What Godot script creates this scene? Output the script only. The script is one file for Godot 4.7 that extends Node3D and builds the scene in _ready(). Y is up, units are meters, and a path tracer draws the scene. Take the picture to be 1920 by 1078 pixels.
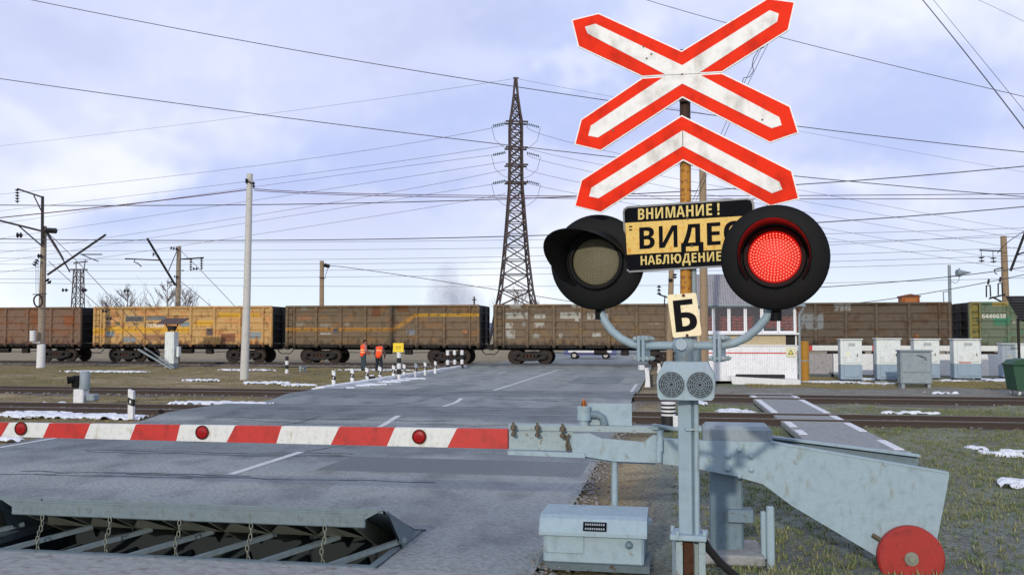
extends Node3D
# A guarded level crossing: flashing signal and lowered barrier in front, a goods train passing behind.
# World: camera at (0, 2.1, 0) looking to -z. Track frame: u runs along the tracks to the right, w away from the camera.

const UX := 0.98487
const UZ := 0.17325
const TURN := -0.17413
var taken := {}
var rng := RandomNumberGenerator.new()
var M := {}

func W(u: float, y: float, w: float) -> Vector3:
	return Vector3(u * UX + w * UZ, y, u * UZ - w * UX)

# ---------------------------------------------------------------- mesh builder
class MB:
	var st := SurfaceTool.new()
	var o := Vector3.ZERO
	var x := Transform3D()
	var uvr := Vector4(0, 1, 0, 1)
	var col := Color.WHITE
	func _init(origin := Vector3.ZERO):
		st.begin(Mesh.PRIMITIVE_TRIANGLES)
		o = origin
	func v(p: Vector3):
		var q := x * p - o
		st.set_color(col)
		st.set_uv(Vector2((q.x - uvr.x) / uvr.y, 1.0 - (q.y - uvr.z) / uvr.w))
		st.add_vertex(q)
	func t(a: Vector3, b: Vector3, c: Vector3, g := -1):
		st.set_smooth_group(g)
		v(a); v(c); v(b)
	func q(a: Vector3, b: Vector3, c: Vector3, d: Vector3, g := -1):
		t(a, b, c, g); t(a, c, d, g)
	func box(c: Vector3, s: Vector3, b := Basis()):
		var h := s * 0.5
		var p := []
		for k in 8:
			p.append(c + b * Vector3(h.x if k & 1 else -h.x, h.y if k & 2 else -h.y, h.z if k & 4 else -h.z))
		q(p[4], p[5], p[7], p[6]); q(p[1], p[0], p[2], p[3]); q(p[5], p[1], p[3], p[7])
		q(p[0], p[4], p[6], p[2]); q(p[6], p[7], p[3], p[2]); q(p[0], p[1], p[5], p[4])
	# a box with chamfered edges
	func cbox(c: Vector3, s: Vector3, r: float, b := Basis()):
		var h := s * 0.5
		var f := func(ax: int, sg: Vector3) -> Vector3:
			var e := Vector3(h.x - r, h.y - r, h.z - r)
			e[ax] = h[ax]
			return c + b * (e * sg)
		for ax in 3:
			var a1 := (ax + 1) % 3
			var a2 := (ax + 2) % 3
			for s0 in [-1.0, 1.0]:
				var pts := []
				for k in [[-1.0, -1.0], [1.0, -1.0], [1.0, 1.0], [-1.0, 1.0]]:
					var sg := Vector3.ONE
					sg[ax] = s0; sg[a1] = k[0]; sg[a2] = k[1]
					pts.append(f.call(ax, sg))
				if s0 > 0: q(pts[0], pts[1], pts[2], pts[3])
				else: q(pts[3], pts[2], pts[1], pts[0])
		for ax in 3:   # the edges that run along ax
			var a1 := (ax + 1) % 3
			var a2 := (ax + 2) % 3
			for k in [[-1.0, -1.0], [1.0, -1.0], [1.0, 1.0], [-1.0, 1.0]]:
				var lo := Vector3.ONE
				lo[a1] = k[0]; lo[a2] = k[1]; lo[ax] = -1.0
				var hi := lo
				hi[ax] = 1.0
				if k[0] * k[1] > 0: q(f.call(a1, lo), f.call(a2, lo), f.call(a2, hi), f.call(a1, hi))
				else: q(f.call(a1, lo), f.call(a1, hi), f.call(a2, hi), f.call(a2, lo))
		for k in 8:
			var sg := Vector3(1.0 if k & 1 else -1.0, 1.0 if k & 2 else -1.0, 1.0 if k & 4 else -1.0)
			if sg.x * sg.y * sg.z > 0: t(f.call(0, sg), f.call(1, sg), f.call(2, sg))
			else: t(f.call(0, sg), f.call(2, sg), f.call(1, sg))
	func bar(a: Vector3, b: Vector3, wd: float, ht: float):
		var d := (b - a)
		var l := d.length()
		d /= l
		var up := Vector3.UP if absf(d.y) < 0.95 else Vector3.RIGHT
		var s := d.cross(up).normalized()
		box((a + b) * 0.5, Vector3(l, ht, wd), Basis(d, s.cross(d), s))
	func tube(p: Array, r, n := 8, caps := true):
		var m := p.size()
		var d0: Vector3 = (p[1] - p[0]).normalized()
		var up: Vector3 = Vector3.UP if absf(d0.y) < 0.9 else Vector3.RIGHT
		var s: Vector3 = d0.cross(up).normalized()
		var rings := []
		for i in m:
			var d: Vector3 = ((p[mini(i + 1, m - 1)] - p[maxi(i - 1, 0)]) as Vector3).normalized()
			s = (s - d * s.dot(d)).normalized()
			var e := d.cross(s)
			var ring := []
			var rr: float = r if r is float else r[i]
			for k in n:
				var a := TAU * k / n
				ring.append(p[i] + (s * cos(a) + e * sin(a)) * rr)
			rings.append(ring)
		for i in m - 1:
			for k in n:
				var k2 := (k + 1) % n
				q(rings[i][k], rings[i][k2], rings[i + 1][k2], rings[i + 1][k], 1)
		if caps:
			for k in range(1, n - 1):
				t(rings[0][0], rings[0][k + 1], rings[0][k])
				t(rings[m - 1][0], rings[m - 1][k], rings[m - 1][k + 1])
	func cyl(a: Vector3, b: Vector3, ra: float, rb := -1.0, n := 16):
		tube([a, b], [ra, ra if rb < 0 else rb], n)
	# a flat outline between two heights of z
	func prism(poly: Array, z0: float, z1: float):
		var pk := PackedVector2Array(poly)
		if Geometry2D.is_polygon_clockwise(pk) == false:
			pass
		var area := 0.0
		for i in pk.size():
			area += pk[i].cross(pk[(i + 1) % pk.size()])
		if area < 0: pk.reverse()
		var tri := Geometry2D.triangulate_polygon(pk)
		for i in range(0, tri.size(), 3):
			var a := pk[tri[i]]; var b := pk[tri[i + 1]]; var c := pk[tri[i + 2]]
			if (b - a).cross(c - a) < 0:
				var z := b; b = c; c = z
			t(Vector3(a.x, a.y, z1), Vector3(b.x, b.y, z1), Vector3(c.x, c.y, z1))
			t(Vector3(a.x, a.y, z0), Vector3(c.x, c.y, z0), Vector3(b.x, b.y, z0))
		for i in pk.size():
			var a := pk[i]; var b := pk[(i + 1) % pk.size()]
			q(Vector3(a.x, a.y, z0), Vector3(b.x, b.y, z0), Vector3(b.x, b.y, z1), Vector3(a.x, a.y, z1))
	# profile (radius, height) turned round y
	func lathe(p: Array, n := 24, sharp := false, a0 := 0.0, a1 := TAU):
		for i in p.size() - 1:
			for k in n:
				var b0 := a0 + (a1 - a0) * k / n
				var b1 := a0 + (a1 - a0) * (k + 1) / n
				var A: Vector2 = p[i]; var B: Vector2 = p[i + 1]
				var f := func(c: Vector2, an: float) -> Vector3: return Vector3(c.x * sin(an), c.y, c.x * cos(an))
				var g := (i + 2) if sharp else 1
				if A.x < 1e-5: t(f.call(A, b0), f.call(B, b1), f.call(B, b0), g)
				elif B.x < 1e-5: t(f.call(A, b0), f.call(A, b1), f.call(B, b0), g)
				else: q(f.call(A, b0), f.call(A, b1), f.call(B, b1), f.call(B, b0), g)
	func ball(c: Vector3, r: float, n := 8, sq := Vector3.ONE):
		var keep := x
		x = x * Transform3D(Basis.from_scale(sq), c)
		var p := []
		for i in n + 1:
			var a := PI * i / n - PI / 2
			p.append(Vector2(maxf(cos(a), 0.0) * r, sin(a) * r))
		p[0] = Vector2(0, -r); p[n] = Vector2(0, r)
		lathe(p, n * 2)
		x = keep
	func mesh() -> ArrayMesh:
		st.generate_normals()
		st.index()
		return st.commit()

# ---------------------------------------------------------------- nodes
func numbered(k: String) -> String:
	if not taken.has(k):
		taken[k] = 0
		return k
	taken[k] += 1
	return "%s_%03d" % [k, taken[k]]

func tag(o: Node, label: String, category: String, group := "", kind := "") -> Node:
	o.set_meta("label", label)
	o.set_meta("category", category)
	if group: o.set_meta("group", group)
	if kind: o.set_meta("kind", kind)
	return o

func thing(called: String, label: String, category: String, at := Vector3.ZERO, turn := 0.0, group := "") -> Node3D:
	var o := Node3D.new()
	o.name = numbered(called)
	add_child(o, true)
	o.position = at
	o.rotation.y = turn
	tag(o, label, category, group)
	return o

func mi(called: String, m: Mesh, mt: Material, parent: Node) -> MeshInstance3D:
	var o := MeshInstance3D.new()
	o.mesh = m
	o.material_override = mt
	if parent == self:
		o.name = numbered(called)
	else:
		var n := 0
		var nm := called
		while parent.has_node(nm):
			n += 1
			nm = "%s_%03d" % [called, n]
		o.name = nm
	parent.add_child(o, true)
	return o

func part(parent: Node, called: String, b, mt: Material, at := Vector3.ZERO) -> MeshInstance3D:
	var o := mi(called, b.mesh() if b is MB else b, mt, parent)
	o.position = at
	return o

func struct(called: String, b, mt: Material, label: String, category: String) -> MeshInstance3D:
	var o := mi(called, b.mesh() if b is MB else b, mt, self)
	tag(o, label, category, "", "structure")
	return o

func single(called: String, b: MB, mt: Material, label: String, category: String, group := "", at := Vector3.ZERO) -> MeshInstance3D:
	var o := mi(called, b.mesh(), mt, self)
	o.position = at
	tag(o, label, category, group)
	return o

func letters(parent: Node, called: String, s: String, mt: Material, c: Vector3, w: float, h: float, b := Basis(), weight := 700, font := "Droid Sans") -> MeshInstance3D:
	var f := SystemFont.new()
	f.font_names = PackedStringArray([font])
	f.font_weight = weight
	var tm := TextMesh.new()
	tm.font = f
	tm.text = s
	tm.font_size = 64
	tm.pixel_size = 0.01
	tm.depth = 0.02
	tm.curve_step = 1.0
	var bb := tm.get_aabb()
	var o := mi(called, tm, mt, parent)
	var sc := Vector3(w / bb.size.x, h / bb.size.y, 0.06)
	var mid := bb.get_center()
	o.transform = Transform3D(b * Basis.from_scale(sc), c - b * (Vector3(mid.x, mid.y, 0) * sc))
	return o

# ---------------------------------------------------------------- materials
var noise_cache := {}
func ramp(stops: Array) -> Gradient:
	var g := Gradient.new()
	var offs := PackedFloat32Array(); var cols := PackedColorArray()
	for s in stops:
		offs.append(s[0]); cols.append(s[1])
	g.offsets = offs; g.colors = cols
	return g

func ntex(sd: int, freq: float, stops: Array, size := 256, oct := 4, normal := 0.0) -> NoiseTexture2D:
	var n := FastNoiseLite.new()
	n.seed = sd
	n.frequency = freq
	n.fractal_octaves = oct
	n.noise_type = FastNoiseLite.TYPE_SIMPLEX_SMOOTH
	var t := NoiseTexture2D.new()
	t.width = size; t.height = size
	t.seamless = true
	t.seamless_blend_skirt = 0.15
	t.noise = n
	if normal > 0:
		t.as_normal_map = true
		t.bump_strength = normal
	else:
		t.color_ramp = ramp(stops)
	return t

func bumps(sd: int, freq: float, s: float) -> NoiseTexture2D:
	var k := "%d %f %f" % [sd, freq, s]
	if not noise_cache.has(k): noise_cache[k] = ntex(sd, freq, [], 256, 4, s)
	return noise_cache[k]

func plain(c: Color, rough := 0.7, metal := 0.0) -> StandardMaterial3D:
	var m := StandardMaterial3D.new()
	m.albedo_color = c
	m.roughness = rough
	m.metallic = metal
	return m

# a colour with wear: soft tone changes and patches of another colour
func worn(c: Color, dirt: Color, share: float, scale: float, rough := 0.7, metal := 0.0, sd := 1, bump := 0.0, world := false) -> StandardMaterial3D:
	var m := StandardMaterial3D.new()
	m.albedo_texture = ntex(sd, 0.016, [[0.0, c.darkened(0.10)], [0.35, c.darkened(0.025)], [0.6, c], [1.0 - share * 0.85, c.darkened(0.03)], [1.0 - share * 0.45, dirt.lerp(c, 0.55)], [1.0, dirt.lerp(c, 0.15)]], 256, 6)
	m.uv1_triplanar = true
	m.uv1_world_triplanar = world
	m.uv1_scale = Vector3.ONE * scale
	m.roughness = rough
	m.metallic = metal
	if bump > 0:
		m.normal_enabled = true
		m.normal_texture = bumps(7, 0.05, 4.0)
		m.normal_scale = bump
	return m

# a second layer multiplied over a material: stains, runs or broad patches of tone
func overlay(m: StandardMaterial3D, t: Texture2D, scale: Vector3, world := false) -> StandardMaterial3D:
	m.detail_enabled = true
	m.detail_blend_mode = BaseMaterial3D.BLEND_MODE_MUL
	m.detail_albedo = t
	m.detail_uv_layer = BaseMaterial3D.DETAIL_UV_2
	m.uv2_triplanar = true
	m.uv2_world_triplanar = world
	m.uv2_scale = scale
	return m

func setup_materials():
	M.paint = worn(Color(0.56, 0.645, 0.68), Color(0.44, 0.42, 0.36), 0.17, 1.3, 0.55, 0.0, 3, 0.12)
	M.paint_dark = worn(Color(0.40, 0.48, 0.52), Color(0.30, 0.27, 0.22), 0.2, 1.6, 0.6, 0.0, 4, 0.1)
	M.paint_rusty = worn(Color(0.56, 0.63, 0.64), Color(0.36, 0.22, 0.10), 0.26, 3.0, 0.6, 0.0, 5, 0.15)
	M.bolt = worn(Color(0.36, 0.33, 0.26), Color(0.30, 0.16, 0.07), 0.3, 9.0, 0.6, 0.3, 6)
	M.copper = plain(Color(0.62, 0.38, 0.2), 0.4, 0.7)
	M.black = worn(Color(0.055, 0.06, 0.066), Color(0.11, 0.11, 0.105), 0.25, 2.4, 0.65, 0.0, 8, 0.12)
	M.black.metallic_specular = 0.3
	M.black_in = plain(Color(0.035, 0.035, 0.04), 0.6)
	M.sign_white = worn(Color(0.90, 0.90, 0.88), Color(0.70, 0.67, 0.58), 0.1, 2.0, 0.5, 0.0, 9)
	M.sign_white.metallic_specular = 0.35
	M.sign_edge = worn(Color(0.88, 0.88, 0.87), Color(0.6, 0.56, 0.5), 0.15, 3.0, 0.45, 0.0, 10)
	M.sign_red = worn(Color(0.90, 0.17, 0.02), Color(0.76, 0.14, 0.03), 0.08, 1.4, 0.6, 0.0, 11)
	M.sign_red.metallic_specular = 0.25
	M.alu = plain(Color(0.55, 0.55, 0.54), 0.4, 0.6)
	M.plate_black = worn(Color(0.035, 0.042, 0.065), Color(0.10, 0.09, 0.08), 0.15, 3.0, 0.6, 0.0, 12)
	M.plate_black.metallic_specular = 0.2
	M.plate_yellow = worn(Color(0.87, 0.73, 0.38), Color(0.80, 0.52, 0.13), 0.45, 4.0, 0.5, 0.0, 13)
	M.plate_cream = worn(Color(0.90, 0.86, 0.70), Color(0.66, 0.46, 0.20), 0.16, 5.0, 0.5, 0.0, 14)
	M.letter_yellow = plain(Color(0.82, 0.73, 0.43), 0.5)
	M.letter_white = worn(Color(0.80, 0.80, 0.78), Color(0.5, 0.48, 0.42), 0.3, 6.0, 0.6, 0.0, 15)
	M.mast_yellow = worn(Color(0.72, 0.50, 0.16), Color(0.28, 0.14, 0.05), 0.6, 6.0, 0.7, 0.0, 16, 0.2)
	M.mast_brown = worn(Color(0.22, 0.12, 0.06), Color(0.4, 0.24, 0.1), 0.2, 5.0, 0.75, 0.0, 17)
	M.wire = plain(Color(0.27, 0.255, 0.28), 0.6, 0.2)
	M.wire_red = plain(Color(0.33, 0.19, 0.22), 0.7)
	M.steel_dark = worn(Color(0.13, 0.12, 0.115), Color(0.22, 0.14, 0.09), 0.3, 1.2, 0.75, 0.2, 18)
	M.steel_pole = worn(Color(0.25, 0.205, 0.19), Color(0.32, 0.22, 0.17), 0.3, 0.6, 0.7, 0.2, 19)
	M.concrete_pole = worn(Color(0.56, 0.51, 0.44), Color(0.32, 0.28, 0.24), 0.3, 0.9, 0.9, 0.0, 20, 0.3)
	M.pale_pole = worn(Color(0.74, 0.735, 0.71), Color(0.42, 0.40, 0.36), 0.16, 0.8, 0.85, 0.0, 21, 0.2)
	M.wood_pole = worn(Color(0.58, 0.50, 0.40), Color(0.32, 0.24, 0.16), 0.3, 1.5, 0.9, 0.0, 22, 0.4)
	M.white = worn(Color(0.84, 0.85, 0.85), Color(0.60, 0.59, 0.55), 0.18, 1.6, 0.65, 0.0, 23)
	M.black_paint = worn(Color(0.07, 0.075, 0.08), Color(0.16, 0.15, 0.14), 0.2, 2.0, 0.65, 0.0, 24)
	M.boom_white = worn(Color(0.82, 0.83, 0.81), Color(0.55, 0.52, 0.42), 0.2, 1.8, 0.5, 0.0, 25)
	M.boom_red = worn(Color(0.72, 0.14, 0.10), Color(0.48, 0.14, 0.09), 0.2, 1.6, 0.5, 0.0, 26)
	M.red_disc = worn(Color(0.62, 0.15, 0.12), Color(0.42, 0.12, 0.09), 0.25, 1.6, 0.6, 0.0, 27)
	M.reflector = plain(Color(0.58, 0.05, 0.05), 0.2)
	M.rust = worn(Color(0.30, 0.19, 0.12), Color(0.17, 0.09, 0.05), 0.3, 2.0, 0.9, 0.1, 28, 0.3)
	M.rail = worn(Color(0.25, 0.21, 0.19), Color(0.17, 0.12, 0.09), 0.3, 1.5, 0.7, 0.3, 29)
	M.rail_top = plain(Color(0.50, 0.50, 0.51), 0.35, 0.8)
	M.sleeper = worn(Color(0.40, 0.38, 0.35), Color(0.26, 0.23, 0.2), 0.3, 1.2, 0.9, 0.0, 30, 0.3)
	M.cabinet = worn(Color(0.83, 0.86, 0.85), Color(0.55, 0.56, 0.53), 0.16, 0.8, 0.6, 0.0, 31)
	M.cabinet_low = worn(Color(0.54, 0.62, 0.68), Color(0.35, 0.38, 0.38), 0.2, 0.9, 0.6, 0.0, 32)
	M.cabinet_grey = worn(Color(0.52, 0.57, 0.59), Color(0.36, 0.37, 0.36), 0.18, 0.9, 0.6, 0.0, 33)
	M.siding = worn(Color(0.89, 0.90, 0.91), Color(0.58, 0.58, 0.55), 0.14, 0.6, 0.6, 0.0, 34)
	M.siding_grey = worn(Color(0.58, 0.575, 0.58), Color(0.42, 0.41, 0.41), 0.16, 0.5, 0.55, 0.1, 35)
	M.beige = worn(Color(0.72, 0.66, 0.54), Color(0.5, 0.44, 0.36), 0.2, 0.8, 0.8, 0.0, 36)
	M.frame_white = plain(Color(0.86, 0.87, 0.88), 0.4)
	M.glass = plain(Color(0.2, 0.24, 0.27, 0.06), 0.05)
	M.glass.transparency = BaseMaterial3D.TRANSPARENCY_ALPHA
	M.brick = worn(Color(0.60, 0.25, 0.18), Color(0.34, 0.14, 0.10), 0.3, 3.0, 0.9, 0.0, 37, 0.3)
	M.orange_brick = worn(Color(0.64, 0.40, 0.22), Color(0.48, 0.24, 0.1), 0.25, 1.4, 0.9, 0.0, 38, 0.3)
	M.ochre = worn(Color(0.66, 0.48, 0.14), Color(0.42, 0.28, 0.1), 0.3, 1.6, 0.75, 0.0, 39, 0.2)
	M.green = worn(Color(0.06, 0.27, 0.17), Color(0.05, 0.16, 0.11), 0.2, 1.0, 0.6, 0.0, 40)
	M.snow = worn(Color(0.86, 0.875, 0.89), Color(0.60, 0.59, 0.55), 0.3, 1.2, 0.9, 0.0, 41, 0.5, true)
	M.red_line = plain(Color(0.74, 0.16, 0.14), 0.6)
	M.yellow_sign = worn(Color(0.90, 0.78, 0.05), Color(0.7, 0.55, 0.05), 0.2, 2.0, 0.5, 0.0, 42)
	M.insulator = plain(Color(0.14, 0.13, 0.14), 0.25)
	M.insulator_glass = plain(Color(0.26, 0.38, 0.38), 0.2)
	M.orange_vest = plain(Color(0.95, 0.30, 0.05), 0.75)
	M.orange_vest.rim_enabled = true
	M.vest_tape = plain(Color(0.85, 0.82, 0.6), 0.4)
	M.trousers = plain(Color(0.20, 0.27, 0.29), 0.95)
	M.trousers_dark = plain(Color(0.12, 0.15, 0.18), 0.95)
	M.jacket = plain(Color(0.62, 0.42, 0.40), 0.95)
	M.jacket_dark = plain(Color(0.30, 0.24, 0.25), 0.95)
	M.skin = plain(Color(0.72, 0.48, 0.38), 0.6)
	M.boot = plain(Color(0.05, 0.05, 0.05), 0.6)
	M.cap = plain(Color(0.07, 0.07, 0.08), 0.9)
	M.bark = plain(Color(0.50, 0.46, 0.45), 0.95)
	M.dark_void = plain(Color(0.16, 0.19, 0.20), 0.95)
	M.car_blue = plain(Color(0.10, 0.20, 0.48), 0.3)
	M.car_blue.clearcoat_enabled = true
	M.tyre = plain(Color(0.05, 0.05, 0.05), 0.9)
	M.pit_steel = worn(Color(0.36, 0.42, 0.44), Color(0.24, 0.17, 0.10), 0.3, 1.6, 0.75, 0.2, 43, 0.2)
	M.khaki = worn(Color(0.50, 0.52, 0.46), Color(0.33, 0.26, 0.17), 0.3, 1.6, 0.75, 0.1, 44, 0.2)
	M.lid = worn(Color(0.42, 0.48, 0.50), Color(0.36, 0.30, 0.28), 0.22, 0.9, 0.7, 0.1, 45, 0.2)
	M.concrete = worn(Color(0.55, 0.56, 0.55), Color(0.40, 0.40, 0.38), 0.25, 0.6, 0.9, 0.0, 46, 0.4, true)
	M.rubber = worn(Color(0.45, 0.475, 0.48), Color(0.30, 0.30, 0.29), 0.2, 1.6, 0.9, 0.0, 47, 0.3, true)
	# asphalt: coarse patches of tone, fine stone
	var a := plain(Color.WHITE, 0.92)
	a.vertex_color_use_as_albedo = true
	a.albedo_texture = ntex(50, 0.05, [[0.0, Color(0.84, 0.84, 0.84)], [0.45, Color(0.94, 0.94, 0.93)], [0.62, Color(0.98, 0.98, 0.97)], [1.0, Color(1, 1, 1)]], 512, 6)
	a.uv1_triplanar = true
	a.uv1_world_triplanar = true
	a.uv1_scale = Vector3.ONE * 0.37
	a.normal_enabled = true
	a.normal_texture = bumps(51, 0.16, 5.0)
	a.normal_scale = 0.35
	M.asphalt = a
	var g := plain(Color.WHITE, 0.97)
	g.vertex_color_use_as_albedo = true
	g.albedo_texture = ntex(52, 0.06, [[0.0, Color(0.62, 0.60, 0.58)], [0.4, Color(0.84, 0.83, 0.80)], [0.6, Color(0.96, 0.95, 0.92)], [1.0, Color(1, 1, 1)]], 512, 6)
	g.uv1_triplanar = true
	g.uv1_world_triplanar = true
	g.uv1_scale = Vector3.ONE * 0.43
	g.normal_enabled = true
	g.normal_texture = bumps(53, 0.14, 8.0)
	g.normal_scale = 0.7
	M.earth = g
	var gr := plain(Color.WHITE, 0.95)
	gr.vertex_color_use_as_albedo = true
	M.grass = gr
	M.marking = worn(Color(0.76, 0.77, 0.76), Color(0.36, 0.36, 0.35), 0.34, 1.4, 0.85, 0.0, 54, 0.2, true)
	M.ballast = worn(Color(0.36, 0.34, 0.32), Color(0.22, 0.2, 0.18), 0.35, 1.5, 0.95, 0.0, 55, 0.9, true)
	M.crack = plain(Color(0.24, 0.25, 0.255), 0.9)
	var runs := ntex(80, 0.03, [[0.0, Color(0.95, 0.95, 0.95)], [0.4, Color.WHITE], [0.66, Color.WHITE], [0.80, Color(0.95, 0.93, 0.90)], [0.92, Color(0.88, 0.82, 0.74)], [1.0, Color(0.74, 0.60, 0.48)]], 256, 5)
	var soil := ntex(81, 0.02, [[0.0, Color(0.82, 0.81, 0.79)], [0.3, Color(0.95, 0.945, 0.94)], [0.5, Color.WHITE], [1.0, Color.WHITE]], 256, 5)
	for k in ["paint", "paint_dark", "cabinet", "cabinet_low", "cabinet_grey", "siding", "pale_pole", "boom_white", "white", "lid"]:
		overlay(M[k], runs, Vector3(1.1, 0.35, 1.1))
	for k in ["boom_red", "red_disc", "sign_red", "sign_white", "black", "siding_grey", "concrete"]:
		overlay(M[k], soil, Vector3(1.3, 0.8, 1.3))
	var stains := ntex(82, 0.014, [[0.0, Color(0.76, 0.76, 0.77)], [0.3, Color(0.90, 0.90, 0.91)], [0.5, Color.WHITE], [0.75, Color.WHITE], [1.0, Color(0.90, 0.89, 0.86)]], 512, 6)
	overlay(M.asphalt, stains, Vector3(0.11, 0.11, 0.07), true)
	overlay(M.earth, stains, Vector3(0.19, 0.19, 0.19), true)
	M.runs = runs

func _ready():
	rng.seed = 20
	# ------------------------------------------------------------ camera, sky, sun
	var cam := Camera3D.new()
	cam.name = "camera"
	cam.fov = 35.18
	cam.near = 0.1
	cam.far = 4000.0
	cam.position = Vector3(0, 2.1, 0)
	cam.rotation.x = 0.05113
	add_child(cam)
	var env := Environment.new()
	env.background_mode = Environment.BG_SKY
	env.tonemap_mode = Environment.TONE_MAPPER_LINEAR
	env.tonemap_exposure = 1.15
	env.sdfgi_enabled = true
	env.ssao_enabled = true
	env.ssil_enabled = true
	env.volumetric_fog_enabled = true
	env.volumetric_fog_density = 0.0
	var sky := Sky.new()
	var pm := PanoramaSkyMaterial.new()
	pm.panorama = sky_picture()
	pm.energy_multiplier = 1.0
	sky.sky_material = pm
	env.sky = sky
	var we := WorldEnvironment.new()
	we.name = "world"
	we.environment = env
	add_child(we)
	var sun := DirectionalLight3D.new()
	sun.name = "sun"
	sun.light_energy = 0.62
	sun.light_color = Color(1.0, 0.955, 0.89)
	sun.light_angular_distance = 1.0
	sun.shadow_enabled = true
	add_child(sun)
	sun.look_at_from_position(Vector3.ZERO, Vector3(0.265, -0.30, -0.95))

	setup_materials()
	build_ground()
	build_tracks()
	build_train()
	build_booth()
	build_poles()
	build_tower()
	build_trees()
	build_cabinets()
	build_wires()
	build_signal()
	build_barrier()
	build_pit()
	build_small()
	build_people()
	build_smoke()

func sky_picture() -> ImageTexture:
	var w := 1024
	var h := 512
	var n := FastNoiseLite.new()
	n.seed = 5; n.frequency = 1.6; n.fractal_octaves = 5; n.noise_type = FastNoiseLite.TYPE_SIMPLEX_SMOOTH
	n.domain_warp_enabled = true
	n.domain_warp_amplitude = 0.25
	n.domain_warp_frequency = 1.1
	var im := Image.create_empty(w, h, false, Image.FORMAT_RGBF)
	var blue := Color(0.37, 0.47, 0.82)
	var lav := Color(0.60, 0.655, 0.88)
	var pale := Color(0.74, 0.84, 0.92)
	var bright := Color(0.93, 0.945, 0.98)
	var grey := Color(0.47, 0.51, 0.76)
	for j in h:
		var el := PI / 2 - PI * (j + 0.5) / h
		for i in w:
			var az := (float(i) + 0.5) / w * TAU - PI
			var d := Vector3(sin(az) * cos(el), sin(el), -cos(az) * cos(el))
			var e := maxf(d.y, 0.0)
			var c := pale.lerp(lav, smoothstep(0.0, 0.16, e)).lerp(blue, 0.75 * smoothstep(0.35, 1.0, e))
			var s := 1.0 / (0.35 + e)
			var p := Vector3(d.x * s, e * 2.6, d.z * s)
			var a := n.get_noise_3dv(p * 0.7)
			var b := n.get_noise_3dv(p * 0.6 + Vector3(9, 4, 2))
			# broad pale sheets of thin cloud, blue-grey undersides, clearer blue between
			c = c.lerp(blue, 0.6 * smoothstep(0.0, 0.5, -b) * smoothstep(0.02, 0.15, e))
			c = c.lerp(bright, 0.7 * smoothstep(-0.05, 0.5, a))
			c = c.lerp(grey, 0.5 * smoothstep(0.05, 0.55, -a) * smoothstep(0.03, 0.2, e))
			# bright thin place in the cloud ahead
			var g := exp(-(pow((az + 0.06) / 0.27, 2) + pow((el - 0.25) / 0.17, 2)))
			c = c.lerp(bright, 0.95 * g)
			var g2 := exp(-(pow((az + 0.21) / 0.06, 2) + pow((el - 0.285 + 0.3 * (az + 0.21)) / 0.045, 2))) * (0.7 + 1.2 * a)
			c = c.lerp(lav.lerp(grey, 0.4), clampf(0.85 * g2, 0.0, 0.8))
			im.set_pixel(i, j, c)
	return ImageTexture.create_from_image(im)


var gn := FastNoiseLite.new()

func lines(segs: Array) -> Array:
	# [from, to, step] runs joined into one rising list
	var r := []
	for s in segs:
		var n := maxi(1, int(round((s[1] - s[0]) / s[2])))
		for k in n: r.append(s[0] + (s[1] - s[0]) * k / n)
	r.append(segs[-1][1])
	return r

func sheet(us: Array, ws: Array, height: Callable, tint: Callable, skip: Callable) -> MB:
	var b := MB.new()
	var pts := []
	var cols := []
	for w in ws:
		var row := []
		var crow := []
		for u in us:
			row.append(W(u, height.call(u, w), w))
			crow.append(tint.call(u, w))
		pts.append(row); cols.append(crow)
	for j in ws.size() - 1:
		for i in us.size() - 1:
			if skip.call((us[i] + us[i + 1]) / 2, (ws[j] + ws[j + 1]) / 2): continue
			for k in [[0, 0, 1, 0, 1, 1], [0, 0, 1, 1, 0, 1]]:
				b.st.set_smooth_group(1)
				for m in [0, 4, 2]:
					b.col = cols[j + k[m + 1]][i + k[m]]
					b.v(pts[j + k[m + 1]][i + k[m]])
	return b

func lin(r: float, g: float, bl: float) -> Color:
	return Color(r, g, bl).srgb_to_linear()

func road_height(w: float) -> float:
	# the deck over the two near tracks and the train's track lies level with the rail heads
	var f := func(c: float, half: float) -> float: return 1.0 - smoothstep(half, half + 1.6, absf(w - c))
	var h: float = maxf(f.call(29.57, 1.3), f.call(22.45, 1.3)) * 0.125
	return 0.02 + maxf(h, f.call(57.4, 1.5) * 0.165)

func in_pit(u: float, w: float) -> bool:
	return u > -10.9 and u < -2.65 and w > 7.8 and w < 9.4

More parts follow.
